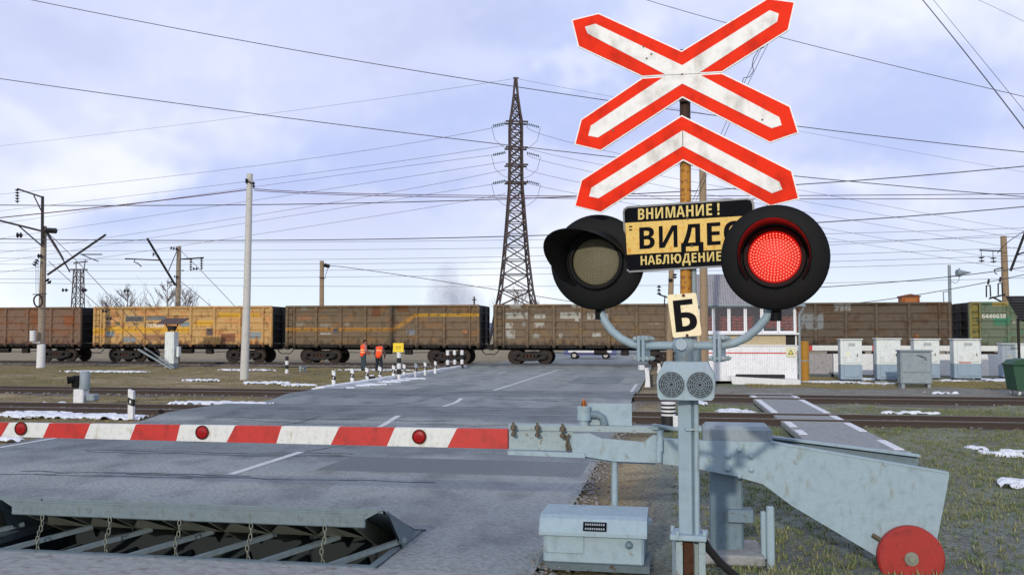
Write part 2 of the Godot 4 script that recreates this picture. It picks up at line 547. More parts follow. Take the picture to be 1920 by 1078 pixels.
func build_ground():
	gn.seed = 3; gn.frequency = 0.09; gn.fractal_octaves = 4
	var g2 := FastNoiseLite.new()
	g2.seed = 8; g2.frequency = 0.5; g2.fractal_octaves = 4
	var us := lines([[-900.0, -60.0, 60.0], [-60.0, -12.6, 0.6], [-12.6, -10.9, 0.6], [-10.9, -2.65, 0.75], [-2.65, 20.0, 0.5], [20.0, 44.0, 1.0], [44.0, 900.0, 60.0]])
	var ws := lines([[-60.0, 4.0, 4.0], [4.0, 7.8, 0.5], [7.8, 9.4, 0.4], [9.4, 62.0, 0.5], [62.0, 110.0, 4.0], [110.0, 1500.0, 60.0]])
	var hgt := func(u: float, w: float) -> float:
		if u > -13.5 and u < -0.2: return -0.05
		return (gn.get_noise_2d(u * 3, w * 3) * 0.09 + g2.get_noise_2d(u, w) * 0.03) * (1.0 - smoothstep(60.0, 120.0, w)) - 0.03
	var tint := func(u: float, w: float) -> Color:
		var a: float = gn.get_noise_2d(u, w)
		var b: float = g2.get_noise_2d(u, w)
		var c := lin(0.60, 0.535, 0.40).lerp(lin(0.48, 0.45, 0.33), smoothstep(-0.2, 0.35, a))
		c = c.lerp(lin(0.66, 0.60, 0.48), smoothstep(0.0, 0.5, b) * 0.7)
		if u > -0.5:
			c = lin(0.53, 0.545, 0.47).lerp(lin(0.41, 0.46, 0.34), smoothstep(-0.25, 0.3, a + b * 0.4))
			# worn earth lane before the booth and the cabinets
			var lane: float = smoothstep(30.8, 32.0, w + a * 2.0) * (1.0 - smoothstep(37.0, 39.5, w + b * 2.0))
			c = c.lerp(lin(0.60, 0.60, 0.57).lerp(lin(0.50, 0.485, 0.44), smoothstep(-0.2, 0.4, b)), lane)
			# gravelly earth by the barrier
			var near: float = 1.0 - smoothstep(10.5, 16.0, w + a * 4.0)
			c = c.lerp(lin(0.46, 0.49, 0.48), near * 0.75)
		c = c * (1.0 + 0.55 * b)
		if w > 60.0: c = c.lerp(lin(0.66, 0.61, 0.49), smoothstep(60.0, 66.0, w))
		return c
	struct("ground", sheet(us, ws, hgt, tint, in_pit), M.earth, "earth and dead grass round the tracks and beside the road", "ground")

	# the road, one sheet that rises to the rail heads
	var ru := lines([[-12.45, -10.9, 0.5], [-10.9, -2.65, 0.5], [-2.65, -1.2, 0.4]])
	var rw := lines([[-40.0, 4.0, 4.0], [4.0, 7.8, 0.4], [7.8, 9.4, 0.4], [9.4, 62.0, 0.35], [62.0, 140.0, 6.0]])
	var rh := func(_u: float, w: float) -> float: return road_height(w)
	var rt := func(u: float, w: float) -> Color:
		var a: float = gn.get_noise_2d(u * 0.8, w * 1.6)
		var b: float = g2.get_noise_2d(u * 0.35, w * 1.2)
		var c := lin(0.515, 0.545, 0.55).lerp(lin(0.575, 0.595, 0.59), smoothstep(-0.3, 0.35, a))
		c = c.lerp(lin(0.59, 0.605, 0.58), 0.6 * smoothstep(31.0, 34.0, w))
		for t in [[29.57, 1.5], [22.45, 1.7], [57.4, 2.0]]:
			c = c.lerp(lin(0.41, 0.445, 0.46), 0.85 * (1.0 - smoothstep(t[1], t[1] + 0.5, absf(w - t[0]) + b * 0.5)))
		c = c.lerp(lin(0.43, 0.465, 0.48), 0.6 * smoothstep(14.6, 15.2, w + b * 1.0) * (1.0 - smoothstep(19.5, 20.3, w + b * 0.8)))
		# smoother darker wheel tracks
		for l in [-10.8, -8.7, -5.0, -2.9]:
			c = c.lerp(c * 0.86, (1.0 - smoothstep(0.2, 0.55, absf(u - l + 0.1 * a))))
		return c
	var road := struct("road", sheet(ru, rw, rh, rt, in_pit), M.asphalt, "patched grey asphalt road running over the crossing under the train", "road")
	# painted lines lie on the asphalt
	var line := func(called: String, u0: float, u1: float, w0: float, w1: float, mt: Material, lift := 0.006):
		var b := MB.new()
		var n := maxi(1, int((w1 - w0) / 0.35))
		for k in n:
			var a0 := w0 + (w1 - w0) * k / n
			var a1 := w0 + (w1 - w0) * (k + 1) / n
			b.q(W(u0, road_height(a0) + lift, a0), W(u1, road_height(a0) + lift, a0), W(u1, road_height(a1) + lift, a1), W(u0, road_height(a1) + lift, a1))
		part(road, called, b, mt)
	for d in [[12.6, 15.2], [24.6, 27.6], [31.2, 51.6], [19.4, 21.0]]:
		line.call("centre_line", -6.52, -6.38, d[0], d[1], M.marking)
	line.call("edge_line", -9.0, -8.88, 46.5, 49.0, M.marking)
	line.call("edge_line", -12.2, -12.07, 14.8, 18.6, M.marking)
	line.call("edge_line", -1.5, -1.38, 31.5, 38.0, M.marking)
	# cracks filled with tar
	for k in 26:
		var b := MB.new()
		var u := rng.randf_range(-11.8, -5.0)
		var w: float = [14.9, 20.2, 17.4, 24.7, 27.7, 31.4, 12.2][k % 7] + rng.randf_range(-0.25, 0.25)
		var n := rng.randi_range(8, 18)
		var along := k % 5 == 4
		for i in n:
			var u2 := u + (0.1 if along else rng.randf_range(0.18, 0.4))
			var w2 := w + (rng.randf_range(0.2, 0.4) if along else rng.randf_range(-0.09, 0.09))
			if u2 > -1.4 or in_pit(u2, w2): break
			var t := rng.randf_range(0.012, 0.03)
			var off := Vector2(t, 0) if along else Vector2(0, t)
			b.q(W(u - off.x, road_height(w) + 0.004, w - off.y), W(u2 - off.x, road_height(w2) + 0.004, w2 - off.y), W(u2 + off.x, road_height(w2) + 0.004, w2 + off.y), W(u + off.x, road_height(w) + 0.004, w + off.y))
			u = u2; w = w2
		part(road, "crack", b, M.crack)
	# patches of newer asphalt
	for q in [[-9.6, -8.0, 33.0, 36.0], [-4.4, -2.2, 38.0, 44.0], [-3.4, -1.7, 15.5, 19.0], [-11.6, -9.9, 17.0, 20.0]]:
		var b := MB.new()
		b.col = lin(0.48, 0.505, 0.51)
		var n := 10
		for k in n:
			var a0: float = q[2] + (q[3] - q[2]) * k / n
			var a1: float = q[2] + (q[3] - q[2]) * (k + 1) / n
			b.q(W(q[0], road_height(a0) + 0.003, a0), W(q[1], road_height(a0) + 0.003, a0), W(q[1], road_height(a1) + 0.003, a1), W(q[0], road_height(a1) + 0.003, a1))
		part(road, "asphalt_patch", b, M.asphalt)
	# ribbed rubber strip across the road in front of the barrier
	var rb := MB.new()
	for k in 88:
		var u := -1.35 - k * 0.046
		rb.x = Transform3D(Basis(Vector3.UP, TURN), W(u, 0.022, 14.0))
		rb.box(Vector3.ZERO, Vector3(0.03, 0.012, 1.5))
	var strip := part(road, "ribbed_strip", rb, M.rubber)
	strip.set_meta("kind", "stuff")
	var ap := MB.new()
	ap.x = Transform3D(Basis(Vector3.UP, TURN), W(-6.0, 0.0, 7.0))
	ap.box(Vector3(0, 0.01, 0), Vector3(9.6, 0.05, 1.55))
	part(road, "concrete_apron", ap, M.concrete)

	# kerb along the left edge beyond the near tracks
	var kb := MB.new()
	for k in 24:
		kb.x = Transform3D(Basis(Vector3.UP, TURN), W(-12.62, 0.07, 31.8 + k * 0.98))
		kb.cbox(Vector3(rng.randf_range(-0.01, 0.01), rng.randf_range(-0.01, 0.01), 0), Vector3(0.34, 0.22, 0.96), 0.03)
	struct("kerb", kb, M.white, "white painted kerb along the left side of the road", "kerb")
	# footpath with broken white edges on the right
	var fp := MB.new()
	var pieces := [[16.0, 21.0], [21.1, 23.3], [24.0, 28.2], [31.0, 32.6]]
	for s in [[15.8, 21.55], [21.6, 23.3], [23.35, 28.7], [28.75, 30.4], [30.45, 31.6]]:
		fp.x = Transform3D(Basis(Vector3.UP, TURN), W(3.2, 0.05, (s[0] + s[1]) / 2))
		fp.cbox(Vector3.ZERO, Vector3(1.5, 0.12, s[1] - s[0]), 0.012)
	var path := struct("footpath", fp, M.concrete, "narrow concrete footpath with white edges crossing the near tracks", "path")
	for s in [[2.56, 23.9, 28.4], [2.56, 20.3, 21.4], [2.56, 18.8, 19.6], [2.56, 28.9, 30.2], [3.84, 24.0, 28.6], [3.84, 21.8, 23.2], [3.84, 19.6, 21.3], [3.84, 16.6, 18.0], [3.84, 28.9, 30.9], [3.84, 15.8, 16.2]]:
		var b := MB.new()
		b.x = Transform3D(Basis(Vector3.UP, TURN), W(s[0], 0.115, (s[1] + s[2]) / 2))
		b.box(Vector3.ZERO, Vector3(0.16, 0.012, s[2] - s[1]))
		part(path, "white_edge", b, M.white)

	build_snow()
	build_grass()

func build_snow():
	# thin drifts: raised cells where a noise field is high, inside an oval
	var n := FastNoiseLite.new()
	n.seed = 77; n.frequency = 3.0; n.fractal_octaves = 5
	var c := 0.055
	var b := MB.new()
	# [px, py, half length, half depth, cover]
	for s in [[Vector2(-14.98, 20.92), 2.0, 0.5, 0.8], [Vector2(-16.44, 21.45), 1.0, 0.4, 0.7], [Vector2(-13.37, 25.5), 1.7, 0.5, 0.6], [Vector2(-17.11, 36.6), 1.2, 0.7, 0.28], [Vector2(-15.11, 35.31), 0.9, 0.5, 0.25], [Vector2(-20.95, 38.2), 1.0, 0.4, 0.26], [Vector2(-18.19, 24.65), 0.8, 0.3, 0.25], [Vector2(-23.38, 29.34), 1.0, 0.5, 0.3], [Vector2(-12.6, 33.52), 0.7, 0.5, 0.5], [Vector2(-12.3, 35.8), 0.9, 0.6, 0.5], [Vector2(-12.24, 39.25), 0.9, 0.5, 0.45], [Vector2(-22.24, 29.54), 1.0, 0.4, 0.3],
			[Vector2(-12.83, 32.46), 0.5, 0.3, 0.9], [Vector2(-12.69, 34.96), 0.8, 0.5, 0.75], [Vector2(-12.29, 37.88), 0.8, 0.5, 0.7], [Vector2(-11.94, 40.76), 0.8, 0.5, 0.7],
			[Vector2(-13.02, 16.08), 0.5, 0.25, 0.45], [Vector2(1.68, 25.13), 0.6, 0.7, 0.42], [Vector2(1.147, 24.22), 0.5, 0.35, 0.4], [Vector2(7.022, 24.2), 1.5, 0.28, 0.35], [Vector2(6.244, 25.6), 0.9, 0.2, 0.32], [Vector2(5.857, 17.36), 0.5, 0.35, 0.3], [Vector2(4.773, 13.97), 0.4, 0.35, 0.3], [Vector2(5.356, 17.88), 0.5, 0.15, 0.3],
			[Vector2(6.821, 41.25), 1.2, 0.5, 0.6], [Vector2(9.025, 43.96), 0.6, 0.8, 0.5], [Vector2(14.52, 44.44), 1.1, 0.8, 0.5], [Vector2(12.47, 43.6), 0.7, 0.5, 0.45], [Vector2(8.586, 40.28), 0.8, 0.5, 0.3], [Vector2(0.6325, 28.39), 0.5, 0.6, 0.4], [Vector2(9.32, 34.49), 0.8, 0.2, 0.25], [Vector2(-17.06, 50.55), 2.5, 0.5, 0.3], [Vector2(-30.92, 45.86), 3.0, 0.5, 0.3], [Vector2(-24.37, 49.27), 2.0, 0.4, 0.3]]:
		var m: Vector2 = s[0]
		var nu := int(s[1] * 2 / c)
		var nw := int(s[2] * 2 / c)
		var f := func(i: int, j: int) -> float:
			var u: float = (i + 0.5) * c - s[1]
			var w: float = (j + 0.5) * c - s[2]
			var r: float = 1.0 - pow(u / s[1], 2) - pow(w / s[2], 2)
			return n.get_noise_2d((m.x + u) * 0.8, (m.y + w) * 1.5) * 1.5 + minf(r, 0.6) * 0.9 - (1.0 - s[3]) * 1.0
		for j in nw:
			for i in nu:
				var h := [f.call(i, j), f.call(i + 1, j), f.call(i + 1, j + 1), f.call(i, j + 1)]
				if h.max() < 0: continue
				var p := []
				for k in 4:
					var ii: int = i + [0, 1, 1, 0][k]
					var jj: int = j + [0, 0, 1, 1][k]
					p.append(W(m.x + ii * c - s[1], clampf(h[k] * 0.10, -0.06, 0.035) + 0.03, m.y + jj * c - s[2]))
				b.q(p[0], p[1], p[2], p[3], 1)
	var o := mi("snow", b.mesh(), M.snow, self)
	tag(o, "thin patches of old snow lying on the verges", "snow", "", "stuff")

func build_grass():
	# short dead tufts: a few narrow blades each
	var b := MB.new()
	for k in 7:
		var a := TAU * k / 7 + 0.4 * (k % 3)
		var l := 0.6 + 0.4 * ((k * 37) % 10) / 10.0
		var d := Vector3(cos(a), 0, sin(a))
		var s := Vector3(-d.z, 0, d.x) * 0.09
		var base := d * 0.25
		b.col = Color.WHITE * (0.75 + 0.25 * ((k * 13) % 5) / 4.0)
		b.t(base - s, base + s, base + d * 0.55 * l + Vector3(0, l, 0))
	var spots := []
	var cols := []
	for k in 260000:
		var u: float
		var w: float
		if k % 3 == 0:
			u = rng.randf_range(-46.0, -12.9); w = rng.randf_range(13.0, 54.0)
		elif k % 3 == 1:
			u = rng.randf_range(0.0, 18.0); w = rng.randf_range(7.0, 31.5)
		else:
			u = rng.randf_range(3.0, 26.0); w = rng.randf_range(37.5, 47.0)
		var q := gn.get_noise_2d(u, w)
		if q + rng.randf_range(-0.4, 0.5) < 0.0: continue
		if u > 2.3 and u < 4.1 and w > 15.5 and w < 32: continue
		if absf(w - 29.57) < 0.95 or absf(w - 22.45) < 0.95: continue
		var sc := rng.randf_range(0.035, 0.10)
		spots.append(Transform3D(Basis(Vector3.UP, rng.randf() * TAU).scaled(Vector3(sc, sc * rng.randf_range(0.5, 1.1), sc)), W(u, -0.03 + gn.get_noise_2d(u * 3, w * 3) * 0.08, w)))
		var c := lin(0.64, 0.57, 0.40).lerp(lin(0.47, 0.47, 0.29), rng.randf())
		if u > -0.5 and w < 31: c = lin(0.57, 0.56, 0.40).lerp(lin(0.36, 0.44, 0.26), rng.randf())
		cols.append(c)
	var mm := MultiMesh.new()
	mm.transform_format = MultiMesh.TRANSFORM_3D
	mm.use_colors = true
	mm.mesh = b.mesh()
	mm.instance_count = spots.size()
	for k in spots.size():
		mm.set_instance_transform(k, spots[k])
		mm.set_instance_color(k, cols[k])
	var o := MultiMeshInstance3D.new()
	o.multimesh = mm
	o.material_override = M.grass
	o.name = "dead_grass"
	add_child(o)
	tag(o, "short dead grass growing on the verges beside the tracks", "grass", "", "stuff")

func rail_bar(b: MB, u0: float, u1: float, w: float, y: float):
	# a rail as foot, web and head, laid from u0 to u1
	var l := u1 - u0
	b.x = Transform3D(Basis(Vector3.UP, TURN), W((u0 + u1) / 2, y, w))
	b.box(Vector3(0, -0.165, 0), Vector3(l, 0.03, 0.15))
	b.box(Vector3(0, -0.095, 0), Vector3(l, 0.11, 0.03))
	b.cbox(Vector3(0, -0.022, 0), Vector3(l, 0.044, 0.074), 0.008)
	b.x = Transform3D()

func build_tracks():
	# [centre w, rail top, name part of the label, first and last sleeper]
	var rows := [[22.45, 0.15, "nearest railway track, its rails sunk in the road deck before the barrier side", 0], [29.57, 0.15, "middle railway track between the dwarf signal and the earth lane", 0], [57.4, 0.19, "farthest railway track, the one that carries the goods train", 1]]
	for r in rows:
		var t := thing("railway_track", r[2], "railway track", W(0, 0, r[0]), TURN, "railway tracks over the crossing")
		var o := t.position
		for s in [-0.76, 0.76]:
			var b := MB.new()
			b.o = Vector3.ZERO
			# in the thing's own axes
			b.box(Vector3(0, r[1] - 0.165, s), Vector3(150, 0.03, 0.15))
			b.box(Vector3(0, r[1] - 0.095, s), Vector3(150, 0.11, 0.03))
			b.box(Vector3(0, r[1] - 0.025, s), Vector3(150, 0.042, 0.074))
			var rl := part(t, "rail", b, M.rail)
			var tp := MB.new()
			tp.box(Vector3(0, r[1], s), Vector3(150, 0.006, 0.05))
			part(rl, "running_surface", tp, M.rail_top)
		var bed := MB.new()
		var y: float = 0.0 if r[3] else -0.01
		if r[3]:
			bed.prism([Vector2(-2.3, -0.1), Vector2(2.3, -0.1), Vector2(1.7, 0.045), Vector2(-1.7, 0.045)], -75, 75)
			bed.x = Transform3D()
		else:
			bed.prism([Vector2(-1.25, -0.1), Vector2(1.25, -0.1), Vector2(0.95, 0.0), Vector2(-0.95, 0.0)], -75, 75)
		var bd := part(t, "track_bed", bed, M.ballast)
		bd.rotation.y = PI / 2
		if r[3]:
			var sm := MB.new()
			sm.cbox(Vector3(0, 0.0, 0), Vector3(0.24, 0.1, 2.6), 0.03)
			var mesh := sm.mesh()
			for k in 116:
				var u := -46.0 + k * 0.55
				if u > -12.9 and u < -0.8: continue
				part(t, "sleeper", mesh, M.sleeper, Vector3(u, 0.035, rng.randf_range(-0.03, 0.03)))
	# stones of the ballast shoulder on the train's track
	var st := MB.new()
	st.ball(Vector3.ZERO, 1.0, 3)
	var mm := MultiMesh.new()
	mm.transform_format = MultiMesh.TRANSFORM_3D
	mm.use_colors = true
	mm.mesh = st.mesh()
	mm.instance_count = 16000
	for k in 16000:
		var u := rng.randf_range(-46.0, 30.0)
		if u > -12.6 and u < -1.0: u -= 14.0
		var w := rng.randf_range(54.9, 56.4)
		if k % 5 == 0: w = [29.57, 22.45][(k / 5) % 2] + rng.randf_range(-1.2, 1.2)
		if k % 5 == 0 and u > -12.6 and u < 4.2: u += 17.0
		if k % 7 == 1:   # grit along the crumbling right edge of the road
			u = -1.2 + absf(rng.randfn(0.0, 0.22)) - 0.08
			w = rng.randf_range(5.0, 28.0)
		var sc := rng.randf_range(0.02, 0.055) * (0.5 if k % 7 == 1 else 1.0)
		mm.set_instance_transform(k, Transform3D(Basis.from_euler(Vector3(rng.randf(), rng.randf(), rng.randf()) * TAU).scaled(Vector3(sc, sc * 0.7, sc * 0.85)), W(u, 0.03 if w > 50 else 0.015, w)))
		var v := rng.randf_range(0.10, 0.24)
		mm.set_instance_color(k, Color(v * 1.03, v, v * 0.94))
	var o := MultiMeshInstance3D.new()
	o.multimesh = mm
	o.material_override = M.grass
	o.name = "ballast_stones"
	add_child(o)
	tag(o, "crushed stone ballast along the railway tracks", "ballast", "", "stuff")


const WL := 12.95
const Y0 := 1.0
const HT := 2.9

func paint_wagon(kind: int) -> StandardMaterial3D:
	var w := 768
	var h := 192
	var im := Image.create_empty(w, h, false, Image.FORMAT_RGB8)
	var n := FastNoiseLite.new()
	n.seed = 100 + kind; n.frequency = 0.5; n.fractal_octaves = 5
	var n2 := FastNoiseLite.new()
	n2.seed = 200 + kind; n2.frequency = 2.2; n2.fractal_octaves = 3
	var base: Color = [Color(0.49, 0.39, 0.31), Color(0.74, 0.60, 0.38), Color(0.46, 0.39, 0.295), Color(0.46, 0.395, 0.31), Color(0.38, 0.33, 0.265), Color(0.42, 0.47, 0.375)][kind]
	var alt: Color = [Color(0.52, 0.36, 0.25), Color(0.76, 0.55, 0.33), Color(0.52, 0.40, 0.26), Color(0.50, 0.41, 0.28), Color(0.37, 0.28, 0.20), Color(0.36, 0.48, 0.38)][kind]
	var rust: Color = [Color(0.30, 0.18, 0.12), Color(0.38, 0.22, 0.12), Color(0.27, 0.19, 0.12), Color(0.28, 0.2, 0.13), Color(0.22, 0.16, 0.11), Color(0.32, 0.27, 0.17)][kind]
	# painted-over rectangles: [x from, x to, y from top, y to, colour], as shares of the side
	var pale := Color(0.70, 0.70, 0.66)
	var grey := Color(0.50, 0.55, 0.58)
	var dark := Color(0.27, 0.29, 0.30)
	var yel := Color(0.82, 0.63, 0.18)
	var ora := Color(0.70, 0.50, 0.19)
	var rects: Array = [
		[[0.9, 0.96, 0.25, 0.5, Color(0.55, 0.31, 0.16)], [0.70, 0.76, 0.2, 0.5, Color(0.5, 0.3, 0.17)]],
		[[0.07, 0.55, 0.52, 0.66, yel], [0.0, 0.06, 0.55, 0.7, yel], [0.57, 0.68, 0.38, 0.5, yel], [0.70, 0.83, 0.2, 0.31, yel], [0.84, 0.93, 0.2, 0.3, yel], [0.18, 0.29, 0.27, 0.40, dark], [0.18, 0.28, 0.26, 0.285, pale], [0.30, 0.42, 0.27, 0.37, grey.darkened(0.2)], [0.07, 0.12, 0.62, 0.76, grey], [0.64, 0.68, 0.56, 0.72, Color(0.30, 0.27, 0.28)], [0.17, 0.24, 0.76, 0.88, grey], [0.49, 0.55, 0.40, 0.52, grey], [0.87, 0.94, 0.64, 0.80, grey], [0.07, 0.10, 0.38, 0.48, Color(0.5, 0.46, 0.46)], [0.125, 0.15, 0.4, 0.49, Color(0.42, 0.44, 0.26)], [0.3, 0.42, 0.70, 0.84, Color(0.60, 0.45, 0.33)], [0.72, 0.80, 0.68, 0.86, Color(0.48, 0.30, 0.2)]],
		[[0.0, 0.565, 0.545, 0.625, ora], [0.684, 1.0, 0.235, 0.305, yel], [0.05, 0.1, 0.42, 0.51, Color(0.56, 0.52, 0.46)], [0.18, 0.24, 0.45, 0.53, Color(0.55, 0.52, 0.46)], [0.31, 0.335, 0.43, 0.51, Color(0.55, 0.52, 0.46)], [0.25, 0.272, 0.56, 0.67, Color(0.30, 0.32, 0.40)], [0.18, 0.24, 0.66, 0.70, pale], [0.63, 0.675, 0.58, 0.71, Color(0.50, 0.53, 0.58)], [0.915, 0.935, 0.60, 0.67, Color(0.8, 0.5, 0.3)], [0.08, 0.11, 0.08, 0.15, Color(0.52, 0.53, 0.5)], [0.45, 0.50, 0.08, 0.3, Color(0.47, 0.29, 0.15)], [0.58, 0.64, 0.05, 0.2, Color(0.45, 0.28, 0.14)]],
		[[0.055, 0.165, 0.22, 0.36, pale], [0.075, 0.13, 0.05, 0.13, pale], [0.055, 0.09, 0.44, 0.57, pale], [0.055, 0.10, 0.60, 0.78, pale], [0.135, 0.155, 0.42, 0.52, pale.darkened(0.2)], [0.195, 0.25, 0.26, 0.36, pale], [0.195, 0.245, 0.44, 0.55, pale], [0.185, 0.22, 0.68, 0.77, pale.darkened(0.1)], [0.32, 0.42, 0.22, 0.36, pale], [0.39, 0.412, 0.34, 0.42, pale], [0.315, 0.335, 0.68, 0.77, pale], [0.375, 0.42, 0.05, 0.13, pale], [0.45, 0.55, 0.25, 0.38, pale], [0.475, 0.515, 0.66, 0.75, pale], [0.53, 0.55, 0.05, 0.12, pale], [0.74, 0.79, 0.46, 0.475, pale]],
		[[0.35, 0.455, 0.26, 0.60, Color(0.52, 0.535, 0.54)], [0.50, 0.575, 0.07, 0.22, Color(0.56, 0.565, 0.55)], [0.84, 0.862, 0.70, 0.78, Color(0.62, 0.36, 0.14)], [0.30, 0.31, 0.5, 0.62, pale.darkened(0.2)]],
		[[0.0, 0.045, 0.03, 0.95, Color(0.55, 0.50, 0.24)], [0.10, 0.17, 0.36, 0.52, Color(0.24, 0.50, 0.38)], [0.095, 0.16, 0.06, 0.13, Color(0.72, 0.62, 0.32)], [0.18, 0.2, 0.42, 0.48, pale]],
	][kind]
	for j in h:
		var y := float(j) / h
		for i in w:
			var u := float(i) / w
			var px := u * WL
			var py := y * HT
			var a := n.get_noise_2d(px, py * 2.0)
			var b := n2.get_noise_2d(px * 1.1, py * 0.6)
			var c := base.lerp(alt, smoothstep(0.0, 0.45, a))
			var e := 0.012 * b
			for r in rects:
				if u > r[0] - 0.004 and u < r[1] + 0.004 and y > r[2] - 0.02 and y < r[3] + 0.02:
					var ins := minf(minf(u - r[0], r[1] - u) * WL, minf(y - r[2], r[3] - y) * HT) + e * 3.0
					c = c.lerp(r[4], 0.92 * smoothstep(-0.015, 0.015, ins) * (1.0 - 0.5 * smoothstep(0.15, 0.4, b)))
			if kind == 2 and u > 0.555 and u < 0.69:   # the stripe climbs
				var t := (u - 0.565) / 0.119
				if absf(y - lerpf(0.585, 0.27, t)) < 0.055: c = c.lerp(ora, 0.85 * (1.0 - 0.5 * smoothstep(0.15, 0.4, b)))
			# rust running from seams and rails, soot of the load low down
			c = c.lerp(rust, 0.34 * smoothstep(0.1, 0.5, b) * smoothstep(-0.35, 0.3, a + 0.3))
			c = c.lerp(rust.darkened(0.35), 0.7 * smoothstep(0.80, 1.0, y + 0.12 * b))
			c = c.lerp(rust, 0.3 * (1.0 - smoothstep(0.0, 0.08, y + 0.05 * a)))
			im.set_pixel(i, j, c.darkened(0.10 if kind != 1 else 0.03))
	var m := StandardMaterial3D.new()
	m.albedo_texture = ImageTexture.create_from_image(im)
	m.albedo_color = Color(1, 1, 1)
	m.roughness = 0.78
	m.normal_enabled = true
	m.normal_texture = bumps(7, 0.05, 4.0)
	m.normal_scale = 0.08
	overlay(m, M.runs, Vector3(0.5, 0.16, 0.5))
	return m

func side_frame() -> MB:
	var b := MB.new()
	# cast bogie side with its two windows
	b.prism([Vector2(-1.15, 0.42), Vector2(-0.75, 0.30), Vector2(-0.36, 0.20), Vector2(0.36, 0.20), Vector2(0.75, 0.30), Vector2(1.15, 0.42), Vector2(1.15, 0.64), Vector2(0.5, 0.76), Vector2(-0.5, 0.76), Vector2(-1.15, 0.64), Vector2(-1.15, 0.45), Vector2(-0.98, 0.56), Vector2(-0.6, 0.62), Vector2(-0.36, 0.35), Vector2(-0.36, 0.6), Vector2(0.36, 0.6), Vector2(0.36, 0.35), Vector2(0.6, 0.62), Vector2(0.98, 0.56), Vector2(1.14, 0.45)], 1.0, 1.14)
	return b

func bogie(parent: Node3D, x0: float, wheel_mesh: Mesh, axle_mesh: Mesh, frame_mesh: Mesh, spring: Mesh):
	var t := Node3D.new()
	t.name = "bogie" if not parent.has_node("bogie") else "bogie_001"
	parent.add_child(t, true)
	t.position = Vector3(x0, 0, 0)
	for s in [-1.0, 1.0]:
		var f := part(t, "side_frame", frame_mesh, M.steel_dark)
		if s < 0: f.rotation.y = PI
		for e in [-0.925, 0.925]:
			var wl := part(t, "wheel", wheel_mesh, M.wheel, Vector3(e, 0.475, 0.79 * s))
			wl.rotation = Vector3(PI / 2 * s, 0, 0)
		for k in 3:
			part(t, "spring", spring, M.rust, Vector3(-0.22 + 0.22 * k, 0.38, 1.05 * s))
	for e in [-0.925, 0.925]:
		part(t, "axle", axle_mesh, M.steel_dark, Vector3(e, 0.475, 0))
	var b := MB.new()
	b.cbox(Vector3(0, 0.68, 0), Vector3(0.42, 0.22, 2.1), 0.04)
	part(t, "bolster", b, M.steel_dark)

